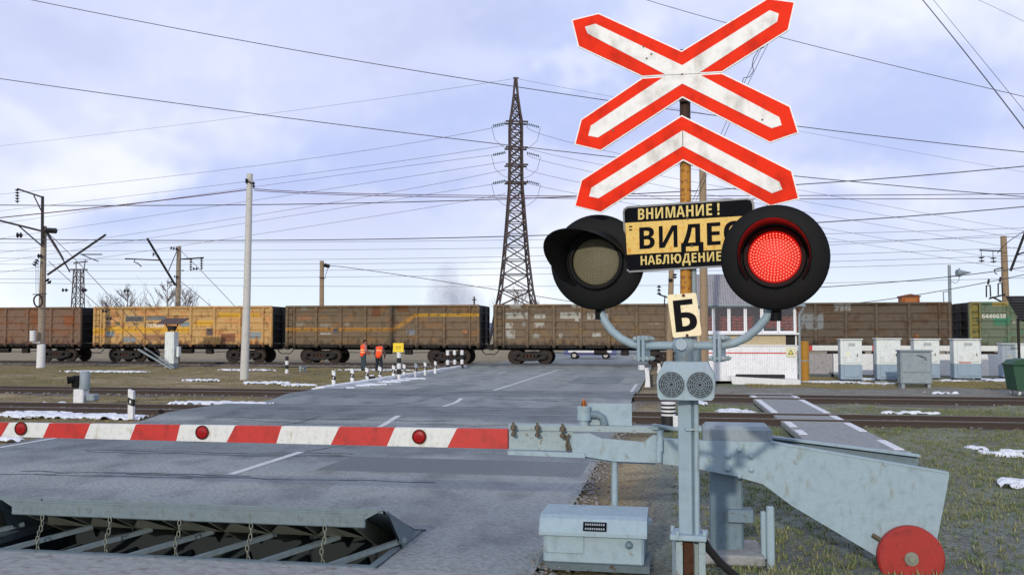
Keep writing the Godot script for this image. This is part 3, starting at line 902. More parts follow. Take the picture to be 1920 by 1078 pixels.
func build_train():
	M.wheel = worn(Color(0.21, 0.17, 0.15), Color(0.12, 0.10, 0.09), 0.3, 2.0, 0.7, 0.3, 60)
	var wb := MB.new()
	wb.lathe([Vector2(0.0, 0.10), Vector2(0.11, 0.10), Vector2(0.13, 0.07), Vector2(0.15, 0.05), Vector2(0.37, 0.03), Vector2(0.40, 0.075), Vector2(0.475, 0.075), Vector2(0.48, -0.04), Vector2(0.505, -0.05), Vector2(0.5, -0.075), Vector2(0.0, -0.075)], 28, true)
	var wheel_mesh := wb.mesh()
	var ab := MB.new()
	ab.cyl(Vector3(0, 0, -1.08), Vector3(0, 0, 1.08), 0.085)
	for s in [-1.0, 1.0]:
		ab.cyl(Vector3(0, 0, 1.0 * s), Vector3(0, 0, 1.2 * s), 0.17, 0.15)
	var axle_mesh := ab.mesh()
	var frame_mesh := side_frame().mesh()
	var sb := MB.new()
	sb.lathe([Vector2(0.09, 0.0), Vector2(0.09, 0.22)], 10)
	var spring := sb.mesh()
	var info := [
		["rust brown open goods wagon, leftmost of the train, behind the electric pole with the coil", ""],
		["yellow ochre open goods wagon with grey patches, behind the white concrete pole", "61276209"],
		["brown open goods wagon with a climbing yellow stripe, behind the two workers", "56384423"],
		["brown open goods wagon with many whitish painted patches, behind the left signal lamp", ""],
		["dark brown open goods wagon with two grey patches, between the booth and the green wagon", ""],
		["green open goods wagon with a white number at the right edge of the train", "64466386"]]
	var posts := [0.006, 0.045, 0.162, 0.291, 0.42, 0.553, 0.685, 0.824, 0.952, 0.994]
	for n in 6:
		var t := thing("goods_wagon", info[n][0], "goods wagon", W(-38.8 + 13.92 * (n - 1), 0.19, 57.4), TURN, "open goods wagons of the passing train")
		var mt := paint_wagon(n)
		var uvr := Vector4(0, WL, Y0, HT)
		# plates between the posts, each with pressed beads
		for k in posts.size() - 1:
			var x0: float = posts[k] * WL
			var x1: float = posts[k + 1] * WL
			var prof := [Vector2(1.45, 1.32)]
			for r in 4:
				var y := 1.32 + 2.3 * (r + 1) / 5.0
				prof.append_array([Vector2(1.45, y - 0.09), Vector2(1.495, y - 0.035), Vector2(1.495, y + 0.035), Vector2(1.45, y + 0.09)])
			prof.append(Vector2(1.45, 3.62))
			var b := MB.new()
			b.uvr = uvr
			for i in prof.size() - 1:
				b.q(Vector3(x0, prof[i].y, prof[i].x), Vector3(x1, prof[i].y, prof[i].x), Vector3(x1, prof[i + 1].y, prof[i + 1].x), Vector3(x0, prof[i + 1].y, prof[i + 1].x), i + 2)
			part(t, "side_panel", b, mt)
		for k in posts.size():
			var thin: bool = k == 1 or k == posts.size() - 2
			var wd: float = 0.09 if thin else 0.15
			var b := MB.new()
			b.uvr = uvr
			var c: float = posts[k] * WL
			var pf := [Vector2(c - wd / 2 - 0.05, 1.45), Vector2(c - wd / 2, 1.56), Vector2(c + wd / 2, 1.56), Vector2(c + wd / 2 + 0.05, 1.45)]
			for i in 3:
				b.q(Vector3(pf[i].x, 1.08, pf[i].y), Vector3(pf[i + 1].x, 1.08, pf[i + 1].y), Vector3(pf[i + 1].x, 3.63, pf[i + 1].y), Vector3(pf[i].x, 3.63, pf[i].y))
			part(t, "side_post", b, mt)
		var b := MB.new()
		b.uvr = uvr
		b.cbox(Vector3(WL / 2, 3.68, 1.5), Vector3(WL, 0.14, 0.16), 0.03)
		part(t, "top_rail", b, mt)
		b = MB.new()
		b.uvr = uvr
		b.box(Vector3(WL / 2, 1.27, 1.47), Vector3(WL, 0.11, 0.1))
		part(t, "lower_rail", b, mt)
		# far side, ends and floor close the body
		b = MB.new()
		b.uvr = uvr
		b.box(Vector3(WL / 2, 2.5, -1.45), Vector3(WL, 2.4, 0.06))
		part(t, "far_side", b, mt)
		for e in [0.0, 1.0]:
			b = MB.new()
			b.uvr = uvr
			var ex: float = 0.04 + e * (WL - 0.08)
			b.box(Vector3(ex, 2.5, 0), Vector3(0.06, 2.44, 2.9))
			for r in 4:
				b.cbox(Vector3(ex + (e * 2 - 1) * 0.05, 1.7 + r * 0.5, 0), Vector3(0.08, 0.12, 2.9), 0.02)
			for z in [-1.4, 0.0, 1.4]:
				b.cbox(Vector3(ex + (e * 2 - 1) * 0.07, 2.45, z), Vector3(0.1, 2.5, 0.14), 0.02)
			part(t, "end_wall", b, M.steel_dark)
		b = MB.new()
		b.box(Vector3(WL / 2, 1.2, 0), Vector3(WL - 0.1, 0.1, 2.88))
		b.cbox(Vector3(WL / 2, 1.02, 0), Vector3(WL, 0.3, 0.5), 0.03)
		for k in 10:
			b.box(Vector3(posts[k] * WL, 1.08, 0), Vector3(0.16, 0.16, 2.9))
		part(t, "underframe", b, M.steel_dark)
		# bottom hatches and their locks hang below the lower rail
		for k in 7:
			var m := MB.new()
			var c: float = (posts[k + 1] + posts[k + 2]) / 2 * WL
			m.cbox(Vector3(c, 1.12, 1.36), Vector3(1.2, 0.18, 0.08), 0.02)
			m.cyl(Vector3(c - 0.3, 1.08, 1.36), Vector3(c - 0.3, 1.08, 1.5), 0.06)
			m.cyl(Vector3(c + 0.3, 1.08, 1.36), Vector3(c + 0.3, 1.08, 1.5), 0.06)
			part(t, "bottom_hatch", m, M.steel_dark)
		for x0 in [2.15, WL - 2.15]:
			bogie(t, x0, wheel_mesh, axle_mesh, frame_mesh, spring)
		for e in [-1.0, 1.0]:
			b = MB.new()
			var cx: float = WL / 2 + e * (WL / 2 + 0.24)
			b.cbox(Vector3(cx, 1.05, 0), Vector3(0.5, 0.26, 0.26), 0.05)
			b.cbox(Vector3(cx + e * 0.2, 1.05, 0.06), Vector3(0.18, 0.36, 0.4), 0.05)
			part(t, "coupler", b, M.steel_dark)
			b = MB.new()
			b.tube([Vector3(cx - e * 0.35, 0.98, 0.35), Vector3(cx - e * 0.2, 0.7, 0.4), Vector3(cx, 0.58, 0.4), Vector3(cx + e * 0.24, 0.62, 0.36)], 0.03, 6)
			part(t, "brake_hose", b, M.tyre)
		b = MB.new()
		b.cyl(Vector3(6.2, 0.78, 0.8), Vector3(7.0, 0.78, 0.8), 0.18)
		part(t, "air_tank", b, M.steel_dark)
		b = MB.new()
		b.tube([Vector3(3.5, 0.72, 0.55), Vector3(5.4, 0.66, 0.6), Vector3(7.4, 0.66, 0.6), Vector3(9.5, 0.72, 0.55)], 0.025, 6)
		b.cbox(Vector3(8.1, 0.72, 0.6), Vector3(0.5, 0.3, 0.3), 0.03)
		part(t, "brake_gear", b, M.steel_dark)
		# ladder at the left end
		b = MB.new()
		for r in 6:
			b.cyl(Vector3(0.12, 1.3 + r * 0.38, 1.6), Vector3(0.5, 1.3 + r * 0.38, 1.6), 0.014, -1, 5)
		b.cyl(Vector3(0.5, 1.1, 1.6), Vector3(0.5, 3.6, 1.6), 0.014, -1, 5)
		part(t, "ladder", b, M.steel_dark)
		if info[n][1]:
			var at: Vector3 = {1: Vector3(4.5, 2.47, 1.455), 2: Vector3(1.3, 2.93, 1.455), 5: Vector3(1.45, 2.93, 1.455)}[n]
			letters(t, "wagon_number", info[n][1], plain([Color.WHITE, Color(0.86, 0.84, 0.8), Color(0.58, 0.40, 0.28), Color.WHITE, Color.WHITE, Color(0.80, 0.80, 0.74)][n], 0.8), at, [0, 1.35, 1.0, 0, 0, 1.5][n], 0.235)


func build_booth():
	# front wall on w = 39.7, from u = 1.0 to 5.15; local x = u - 1.0, z towards the camera
	var t := thing("keeper_booth", "white ribbed keeper's booth with a row of windows and a grey metal roof", "booth", W(1.0, 0, 39.7), TURN)
	var wd := 4.2
	var b := MB.new()
	# lower wall of vertical ribs
	var n := 42
	for k in n:
		var x0 := wd * k / n
		var x1 := wd * (k + 1) / n
		var m := x1 - (x1 - x0) * 0.35
		b.q(Vector3(x0, 0.1, 0), Vector3(m, 0.1, 0), Vector3(m, 1.58, 0), Vector3(x0, 1.58, 0))
		b.q(Vector3(m, 0.1, 0), Vector3((m + x1) / 2, 0.1, -0.02), Vector3((m + x1) / 2, 1.58, -0.02), Vector3(m, 1.58, 0))
		b.q(Vector3((m + x1) / 2, 0.1, -0.02), Vector3(x1, 0.1, 0), Vector3(x1, 1.58, 0), Vector3((m + x1) / 2, 1.58, -0.02))
	for x in [0.03, wd - 0.03]:
		b.box(Vector3(x, 1.7, -1.6), Vector3(0.06, 3.2, 3.1))
	b.box(Vector3(wd / 2, 1.7, -3.17), Vector3(wd, 3.2, 0.06))
	b.box(Vector3(wd / 2, 0.85, -0.09), Vector3(wd - 0.14, 1.46, 0.1))
	part(t, "wall", b, M.siding)
	b = MB.new()
	b.cbox(Vector3(wd / 2, 1.605, 0.01), Vector3(wd + 0.02, 0.05, 0.08), 0.012)
	part(t, "ledge", b, M.frame_white)
	b = MB.new()
	b.box(Vector3(wd / 2 - 0.2, 1.85, -0.06), Vector3(wd - 0.5, 0.44, 0.08))
	part(t, "beige_panel", b, M.beige)
	b = MB.new()
	b.box(Vector3(wd - 0.26, 1.85, -0.075), Vector3(0.36, 0.44, 0.06))
	part(t, "dark_panel", b, M.steel_dark)
	b = MB.new()
	b.box(Vector3(wd / 2, 1.29, 0.008), Vector3(wd - 0.05, 0.045, 0.012))
	part(t, "red_stripe", b, M.red_line)
	b = MB.new()
	b.cbox(Vector3(wd / 2 + 0.02, 2.1, 0.06), Vector3(wd + 0.14, 0.07, 0.26), 0.015)
	part(t, "window_sill", b, M.frame_white)
	# windows
	var xs := [0.34, 0.78, 1.42, 2.10, 2.78, 3.46, 4.14]
	for k in xs.size() - 1:
		var f := MB.new()
		var x0: float = xs[k]
		var x1: float = xs[k + 1]
		for x in [x0 + 0.035, x1 - 0.035]:
			f.cbox(Vector3(x, 2.72, 0.02), Vector3(0.066, 1.16, 0.08), 0.01)
		for y in [2.18, 3.26]:
			f.cbox(Vector3((x0 + x1) / 2, y, 0.021), Vector3(x1 - x0 - 0.006, 0.08, 0.08), 0.01)
		var wf := part(t, "window", f, M.frame_white)
		var g := MB.new()
		g.box(Vector3((x0 + x1) / 2, 2.72, 0.0), Vector3(x1 - x0 - 0.13, 1.0, 0.008))
		part(wf, "pane", g, M.glass)
	b = MB.new()
	b.box(Vector3(0.17, 2.72, 0.0), Vector3(0.32, 1.2, 0.07))
	part(t, "corner_board", b, M.frame_white)
	# what shows inside: brick back wall, shelf, table
	b = MB.new()
	for r in 9:
		for k in 9:
			b.cbox(Vector3(0.5 + k * 0.44 + (0.2 if r % 2 else 0.0), 2.2 + r * 0.13, -0.95), Vector3(0.41, 0.11, 0.08), 0.01)
	var ib := part(t, "inner_brick_wall", b, M.brick)
	ib.set_meta("kind", "stuff")
	b = MB.new()
	b.box(Vector3(wd / 2, 2.06, -1.6), Vector3(wd - 0.14, 0.06, 3.0))
	b.box(Vector3(2.75, 2.5, -0.6), Vector3(0.5, 0.7, 0.06))
	b.box(Vector3(3.3, 2.3, -0.5), Vector3(0.9, 0.08, 0.4))
	part(t, "floor_and_desk", b, M.steel_dark)
	# roof of ribbed metal, higher at the back
	b = MB.new()
	var m2 := 46
	for k in m2:
		var x0 := -0.22 + (wd + 0.5) * k / m2
		var x1 := -0.22 + (wd + 0.5) * (k + 1) / m2
		var xm := x0 + (x1 - x0) * 0.7
		for s in [[x0, xm, 0.0, 0.0], [xm, (xm + x1) / 2, 0.0, 0.03], [(xm + x1) / 2, x1, 0.03, 0.0]]:
			b.q(Vector3(s[0], 3.36 + s[2], 0.3), Vector3(s[1], 3.36 + s[3], 0.3), Vector3(s[1], 4.72 + s[3], -1.15), Vector3(s[0], 4.72 + s[2], -1.15))
	b.prism([Vector2(-0.22, 4.66), Vector2(wd + 0.28, 4.66), Vector2(wd + 0.28, 4.72), Vector2(-0.22, 4.72)], -1.25, -1.15)
	for x in [-0.2, wd + 0.26]:
		b.q(Vector3(x, 3.34, 0.28), Vector3(x, 4.7, -1.16), Vector3(x, 3.34, -3.2), Vector3(x, 3.34, -3.2))
	b.q(Vector3(-0.22, 4.72, -1.2), Vector3(wd + 0.28, 4.72, -1.2), Vector3(wd + 0.28, 3.3, -3.4), Vector3(-0.22, 3.3, -3.4))
	part(t, "roof", b, M.siding_grey)
	b = MB.new()
	b.box(Vector3(wd / 2 + 0.03, 3.31, 0.12), Vector3(wd + 0.44, 0.06, 0.36))
	part(t, "eave_board", b, M.frame_white)
	b = MB.new()
	b.tube([Vector3(-0.2, 3.31, 0.35), Vector3(wd + 0.3, 3.29, 0.35)], 0.06, 8)
	b.tube([Vector3(wd + 0.3, 3.29, 0.35), Vector3(wd + 0.2, 3.05, 0.12), Vector3(wd + 0.1, 2.9, 0.09), Vector3(wd + 0.09, 0.15, 0.09), Vector3(wd + 0.14, 0.05, 0.2)], 0.05, 8)
	part(t, "gutter_pipe", b, M.cabinet_grey)
	# cellar block before the wall
	b = MB.new()
	b.prism([Vector2(1.5, 0.0), Vector2(wd + 0.02, 0.0), Vector2(wd + 0.02, 0.2), Vector2(1.4, 0.32)], 0.06, 0.75)
	var blk := part(t, "concrete_block", b, M.white)
	b = MB.new()
	b.cbox(Vector3(2.65, 0.33, 0.3), Vector3(2.0, 0.14, 0.3), 0.02)
	part(blk, "dark_vent", b, M.steel_dark)
	var sg := thing("warning_sign", "small yellow square sign with a black triangle on the booth's lower wall", "sign", W(1.0 + 3.94, 1.33, 39.66), TURN)
	b = MB.new()
	b.cbox(Vector3(0, 0, 0), Vector3(0.38, 0.38, 0.02), 0.005)
	part(sg, "plate", b, plain(Color(0.80, 0.80, 0.64), 0.5))
	b = MB.new()
	b.prism([Vector2(-0.12, -0.1), Vector2(0.12, -0.1), Vector2(0, 0.12)], 0.011, 0.014)
	part(sg, "triangle", b, M.black_paint)
	b = MB.new()
	b.prism([Vector2(-0.075, -0.075), Vector2(0.075, -0.075), Vector2(0, 0.075)], 0.014, 0.016)
	part(sg, "triangle_field", b, plain(Color(0.80, 0.74, 0.30), 0.5))

func round_pole(t: Node3D, pts: Array, r: Array, mt: Material, called := "pole"):
	var b := MB.new(t.position)
	b.tube(pts, r, 14)
	return part(t, called, b, mt)

func insulator(b: MB, a: Vector3, c: Vector3, r := 0.12):
	# a string of sheds between two points
	var n := maxi(2, int(a.distance_to(c) / 0.15))
	b.cyl(a, c, 0.025, -1, 6)
	for k in n:
		var p := a.lerp(c, (k + 0.5) / n)
		var d := (c - a).normalized()
		b.cyl(p - d * 0.045, p + d * 0.03, r, r * 0.45, 10)

func build_poles():
	# --- left electric pole with the coil
	var base := Vector3(-29.08, 0, -56.03)
	var t := thing("catenary_pole", "concrete electric pole with whitewashed foot and hanging cable coil, at the left edge", "electric pole", base, 0.0, "electric poles along the tracks")
	var d := 56.0
	round_pole(t, [base, Vector3(-29.08, 8.777, -56)], [0.24, 0.155], M.concrete_pole)
	var b := MB.new(base)
	b.tube([base, Vector3(-29.06, 1.476, -56)], [0.252, 0.238], 14, false)
	part(t, "whitewashed_foot", b, M.white)
	b = MB.new(base)
	b.bar(Vector3(-29.01, 7.618, -55.7), Vector3(-29.07, 10.6, -55.7), 0.13, 0.13)
	b.bar(Vector3(-29.05, 10.53, -55.7), Vector3(-30.65, 11.06, -55.7), 0.08, 0.1)
	b.bar(Vector3(-29.13, 9.702, -55.7), Vector3(-29.62, 10.66, -55.7), 0.05, 0.06)
	b.bar(Vector3(-28.83, 8.378, -55.7), Vector3(-31.75, 9.105, -55.7), 0.09, 0.12)
	b.bar(Vector3(-29, 7.486, -55.7), Vector3(-30.55, 8.808, -55.7), 0.07, 0.07)
	part(t, "crossarm", b, M.steel_dark)
	b = MB.new(base)
	b.bar(Vector3(-28.58, 5.733, -55.6), Vector3(-24.43, 8.048, -54.2), 0.09, 0.1)
	b.bar(Vector3(-26.29, 6.93, -55), Vector3(-24.72, 6.877, -54.4), 0.05, 0.06)
	b.tube([Vector3(-26.18, 6.921, -54.9), Vector3(-25.7, 6.717, -54.8), Vector3(-25.02, 6.474, -54.6)], 0.03, 6)
	b.tube([Vector3(-28.65, 8.333, -55.6), Vector3(-28.13, 7.687, -55.4), Vector3(-27.42, 6.653, -55.2)], 0.04, 6)
	part(t, "cantilever", b, M.steel_dark)
	b = MB.new(base)
	insulator(b, Vector3(-30.65, 11.06, -55.7), Vector3(-30.62, 10.17, -55.7), 0.14)
	insulator(b, Vector3(-28.66, 8.454, -55.5), Vector3(-27.91, 8.398, -55.3), 0.18)
	insulator(b, Vector3(-29.2, 6.884, -55.6), Vector3(-28.9, 6.884, -55.6), 0.15)
	insulator(b, Vector3(-29.39, 6.284, -55.5), Vector3(-29.14, 6.678, -55.5), 0.16)
	insulator(b, Vector3(-28.58, 5.431, -55.5), Vector3(-28.32, 5.17, -55.5), 0.16)
	insulator(b, Vector3(-30.55, 8.168, -55.6), Vector3(-30.15, 8.168, -55.6), 0.18)
	part(t, "insulator", b, M.insulator)
	b = MB.new(base)
	var ring := []
	for k in 25:
		var a := TAU * k / 24
		ring.append(Vector3(-29.07, 4.123, -55.5) + Vector3(cos(a) * 0.26, sin(a) * 0.36, 0.02 * sin(a * 3)))
	b.tube(ring, 0.05, 8, false)
	b.bar(Vector3(-29.41, 4.515, -55.5), Vector3(-28.56, 4.548, -55.5), 0.06, 0.05)
	b.tube([Vector3(-29.27, 6.612, -55.5), Vector3(-29.21, 4.58, -55.5)], 0.012, 5)
	b.tube([Vector3(-29.14, 6.612, -55.5), Vector3(-29.08, 4.58, -55.5)], 0.012, 5)
	part(t, "cable_coil", b, M.steel_dark)
	b = MB.new(base)
	b.cyl(Vector3(-29.28, 1.645, -55.4), Vector3(-29.3, 2.295, -55.4), 0.16, 0.16)
	for k in 4:
		b.cyl(Vector3(-29.28, 1.71, -55.4) + Vector3(0, k * 0.16, 0), Vector3(-29.28, 1.71, -55.4) + Vector3(0, k * 0.16 + 0.06, 0), 0.19, 0.19)
	b.bar(Vector3(-29.28, 1.58, -55.4), Vector3(-28.98, 1.577, -55.7), 0.06, 0.08)
	part(t, "white_cable_box", b, M.white)
	# its two struts to the ground
	b = MB.new(base)
	b.bar(Vector3(-23.07, 1.148, -56), Vector3(-20.65, -0.0332, -55.2), 0.09, 0.09)
	b.bar(Vector3(-22.68, 1.246, -56), Vector3(-20.52, 0.0313, -55.2), 0.07, 0.07)
	part(t, "guy_anchor", b, M.cabinet_grey)

	# --- second catenary pole behind the yellow wagon
	base = Vector3(-26.41, 0, -71.69)
	base = Vector3(Vector3(-23.63, 3.077, -64).x, 0, -64.0)
	t = thing("catenary_pole", "concrete electric pole with a slanted dark cantilever behind the yellow wagon", "electric pole", base, 0.0, "electric poles along the tracks")
	round_pole(t, [base, Vector3(-23.63, 8.289, -64)], [0.22, 0.15], M.concrete_pole)
	b = MB.new(base)
	b.bar(Vector3(-23.72, 5.51, -63.7), Vector3(-24.88, 8.594, -61.5), 0.1, 0.12)
	b.bar(Vector3(-26.38, 7.209, -61.5), Vector3(-24.33, 7.181, -62.5), 0.07, 0.08)
	b.tube([Vector3(-25.73, 7.145, -61.6), Vector3(-25.8, 6.999, -61.6), Vector3(-25.55, 6.897, -61.7), Vector3(-25.32, 6.678, -61.7)], 0.035, 6)
	b.tube([Vector3(-23.65, 7.958, -63.7), Vector3(-24.03, 6.491, -63.2)], 0.03, 6)
	part(t, "cantilever", b, M.steel_dark)
	b = MB.new(base)
	b.bar(Vector3(-23.37, 7.362, -63.8), Vector3(-21.66, 7.442, -63.4), 0.08, 0.09)
	b.bar(Vector3(-23.32, 6.57, -63.8), Vector3(-23.17, 6.563, -63.7), 0.06, 0.06)
	part(t, "crossarm", b, M.steel_dark)
	b = MB.new(base)
	insulator(b, Vector3(-22.63, 7.384, -63.6), Vector3(-22.61, 6.519, -63.6), 0.12)
	insulator(b, Vector3(-21.81, 7.442, -63.4), Vector3(-21.79, 6.58, -63.4), 0.12)
	insulator(b, Vector3(-24.73, 7.544, -62), Vector3(-24.37, 7.562, -62.2), 0.18)
	insulator(b, Vector3(-24.1, 8.137, -63.6), Vector3(-23.58, 8.071, -63.7), 0.14)
	insulator(b, Vector3(-24.21, 5.692, -63.6), Vector3(-23.94, 5.736, -63.7), 0.13)
	insulator(b, Vector3(-23.8, 6.143, -63.6), Vector3(-23.58, 6.112, -63.7), 0.11)
	part(t, "insulator", b, M.insulator)

	# --- pale concrete pole
	base = Vector3(-12.3, 0, -41.73)
	t = thing("concrete_pole", "tall pale concrete pole before the gap between yellow and brown wagons", "pole", base)
	round_pole(t, [base - Vector3(0, 0.1, 0), Vector3(-12.25, 3.722, -41.8), Vector3(-12.2, 9.524, -41.8)], [0.195, 0.165, 0.135], M.pale_pole)
	b = MB.new(base)
	b.bar(Vector3(-12.33, 9.207, -41.7), Vector3(-11.93, 8.992, -41.6), 0.06, 0.06)
	insulator(b, Vector3(-12.3, 9.265, -41.6), Vector3(-12.3, 9.041, -41.6), 0.07)
	insulator(b, Vector3(-11.96, 9.116, -41.6), Vector3(-11.95, 8.818, -41.6), 0.07)
	part(t, "wire_bracket", b, M.steel_dark)

	# --- pole behind the brown wagon
	base = Vector3(Vector3(-13.85, 3.108, -66).x, 0, -66.0)
	t = thing("utility_pole", "short dark utility pole with one insulator behind the yellow-striped wagon", "pole", base)
	round_pole(t, [base, Vector3(-13.9, 7.427, -66)], [0.19, 0.15], M.wood_pole)
	b = MB.new(base)
	insulator(b, Vector3(-13.66, 7.099, -65.8), Vector3(-13.23, 6.968, -65.6), 0.16)
	b.bar(Vector3(-14.04, 6.205, -65.8), Vector3(-13.61, 6.128, -65.8), 0.06, 0.07)
	b.tube([Vector3(-13.37, 6.898, -65.7), Vector3(-13.52, 6.471, -65.7), Vector3(-13.61, 6.166, -65.8)], 0.02, 5)
	part(t, "wire_bracket", b, M.steel_dark)

	# --- ochre pole behind the signal, wooden pole left of it
	base = Vector3(Vector3(6.561, 2.573, -31).x, 0, -31.0)
	t = thing("wooden_pole", "tall tan pole standing between the signal mast and the keeper's booth", "pole", base)
	round_pole(t, [base, Vector3(6.582, 7.902, -31)], [0.155, 0.115], M.wood_pole)
	base = Vector3(Vector3(7.631, 2.772, -44).x, 0, -44.0)
	t = thing("wooden_pole", "leaning wooden pole with small insulators, left of the signal mast", "pole", base)
	round_pole(t, [base, Vector3(7.648, 1.739, -44), Vector3(7.789, 5.886, -44)], [0.16, 0.15, 0.12], M.wood_pole)
	b = MB.new(base)
	b.bar(Vector3(7.701, 3.803, -43.9), Vector3(7.085, 3.997, -43.6), 0.05, 0.06)
	b.tube([Vector3(7.37, 3.413, -43.8), Vector3(7.401, 3.954, -43.8)], 0.03, 6)
	insulator(b, Vector3(7.085, 3.971, -43.6), Vector3(7.089, 4.46, -43.6), 0.12)
	insulator(b, Vector3(7.901, 5.014, -43.8), Vector3(7.898, 4.755, -43.8), 0.12)
	insulator(b, Vector3(7.588, 4.703, -43.8), Vector3(7.794, 4.703, -43.8), 0.1)
	part(t, "wire_bracket", b, M.steel_dark)

	# --- horn loudspeaker on its post
	base = Vector3(Vector3(29.03, 3.016, -60).x, 0, -60.0)
	t = thing("loudspeaker_post", "thin grey post with a horn loudspeaker pointing right, behind the dark wagon", "loudspeaker post", base)
	round_pole(t, [base, Vector3(29.05, 6.659, -60)], [0.12, 0.1], M.cabinet_grey)
	b = MB.new(base)
	b.bar(Vector3(28.97, 5.902, -59.8), Vector3(29.54, 5.937, -59.8), 0.07, 0.08)
	b.tube([Vector3(29.03, 5.584, -59.8), Vector3(29.35, 5.443, -59.8), Vector3(29.56, 5.584, -59.8), Vector3(29.61, 5.902, -59.8)], 0.02, 6)
	part(t, "bracket", b, M.cabinet_grey)
	b = MB.new(base)
	b.bar(Vector3(28.52, 4.843, -59.8), Vector3(28.98, 4.913, -59.8), 0.05, 0.05)
	b.bar(Vector3(28.52, 4.878, -59.8), Vector3(28.54, 3.998, -59.8), 0.05, 0.05)
	part(t, "step_iron", b, M.cabinet_grey)
	b = MB.new(base)
	b.tube([Vector3(29.39, 6.107, -59.7), Vector3(29.6, 6.107, -59.7), Vector3(29.67, 6.142, -59.7), Vector3(30.34, 6.142, -59.7)], [0.24, 0.24, 0.17, 0.03], 12)
	b.cyl(Vector3(29.57, 6.424, -59.7), Vector3(29.56, 6.142, -59.7), 0.06)
	part(t, "horn", b, M.cabinet_grey)

	# --- right electric pole
	base = Vector3(Vector3(30.59, 2.955, -56).x, 0, -56.0)
	t = thing("catenary_pole", "tan electric pole with two hanging insulators, at the right edge of the picture", "electric pole", base, 0.0, "electric poles along the tracks")
	round_pole(t, [base, Vector3(30.53, 8.146, -56)], [0.24, 0.18], M.wood_pole)
	b = MB.new(base)
	b.bar(Vector3(28.87, 7.255, -55.7), Vector3(30.24, 7.189, -55.7), 0.07, 0.08)
	b.bar(Vector3(29.67, 6.029, -55.6), Vector3(30.28, 6.167, -55.7), 0.06, 0.07)
	b.tube([Vector3(29.7, 6.029, -55.6), Vector3(29.73, 5.832, -55.6), Vector3(29.86, 5.766, -55.6)], 0.03, 6)
	b.bar(Vector3(29.32, 4.257, -55.6), Vector3(30.37, 4.524, -55.7), 0.07, 0.09)
	b.bar(Vector3(29.52, 4.356, -55.6), Vector3(30.48, 3.9, -55.7), 0.07, 0.09)
	for x in [Vector3(29.28, 5.142, -55.6), Vector3(30.01, 5.273, -55.6)]:
		b.bar(x, x + Vector3(0.06, 0.32, 0), 0.08, 0.1)
		for e in [-0.12, 0.14]:
			b.bar(x + Vector3(e, -0.8, 0), x + Vector3(e * 0.9, -0.1, 0), 0.06, 0.06)
		b.bar(x + Vector3(-0.14, -0.1, 0), x + Vector3(0.16, -0.06, 0), 0.06, 0.06)
	part(t, "crossarm", b, M.steel_dark)
	b = MB.new(base)
	b.bar(Vector3(30.63, 5.956, -55.5), Vector3(31.25, 8.374, -54.8), 0.12, 0.12)
	b.bar(Vector3(30.93, 6.923, -55.3), Vector3(31.21, 7.074, -54.8), 0.06, 0.08)
	part(t, "cantilever", b, M.steel_dark)
	b = MB.new(base)
	for x in [Vector3(28.96, 7.222, -55.7), Vector3(29.69, 7.189, -55.7)]:
		b.cyl(x, x + Vector3(0, -0.4, 0), 0.02, -1, 6)
		insulator(b, x + Vector3(0, -0.35, 0), x + Vector3(0.03, -0.75, 0), 0.2)
	part(t, "insulator", b, M.insulator)

	# --- ochre pipe post by the booth
	base = Vector3(12.85, 0, -39.88)
	t = thing("pipe_post", "thick ochre pipe post standing against the right corner of the booth", "post", base)
	b = MB.new()
	b.cyl(Vector3.ZERO, Vector3(0, 1.78, 0), 0.19, 0.19, 20)
	part(t, "pipe", b, M.ochre)
	b = MB.new()
	b.cyl(Vector3(0, 0.9, 0), Vector3(0, 0.95, 0), 0.2, 0.2, 20)
	part(t, "clamp", b, M.cabinet_grey)

func lattice(t: Node3D, base: Vector3, levels: Array, th: float, mt: Material):
	# levels: [height, half width]; four legs, each a part; bracing of each stage one part
	for sx in [-1.0, 1.0]:
		for sz in [-1.0, 1.0]:
			var b := MB.new()
			for i in levels.size() - 1:
				b.bar(Vector3(sx * levels[i][1], levels[i][0], sz * levels[i][1]), Vector3(sx * levels[i + 1][1], levels[i + 1][0], sz * levels[i + 1][1]), th, th)
			part(t, "leg", b, mt)
	for i in levels.size() - 1:
		var h0: float = levels[i][0]
		var h1: float = levels[i + 1][0]
		var a: float = levels[i][1]
		var c: float = levels[i + 1][1]
		var b := MB.new()
		for f in 4:
			b.x = Transform3D(Basis(Vector3.UP, f * PI / 2), Vector3.ZERO)
			b.bar(Vector3(-a, h0, a), Vector3(c, h1, c), th * 0.55, th * 0.55)
			b.bar(Vector3(a, h0, a - 0.03), Vector3(-c, h1, c - 0.03), th * 0.55, th * 0.55)
			b.bar(Vector3(-c, h1, c), Vector3(c, h1, c), th * 0.5, th * 0.5)
		part(t, "bracing", b, mt)

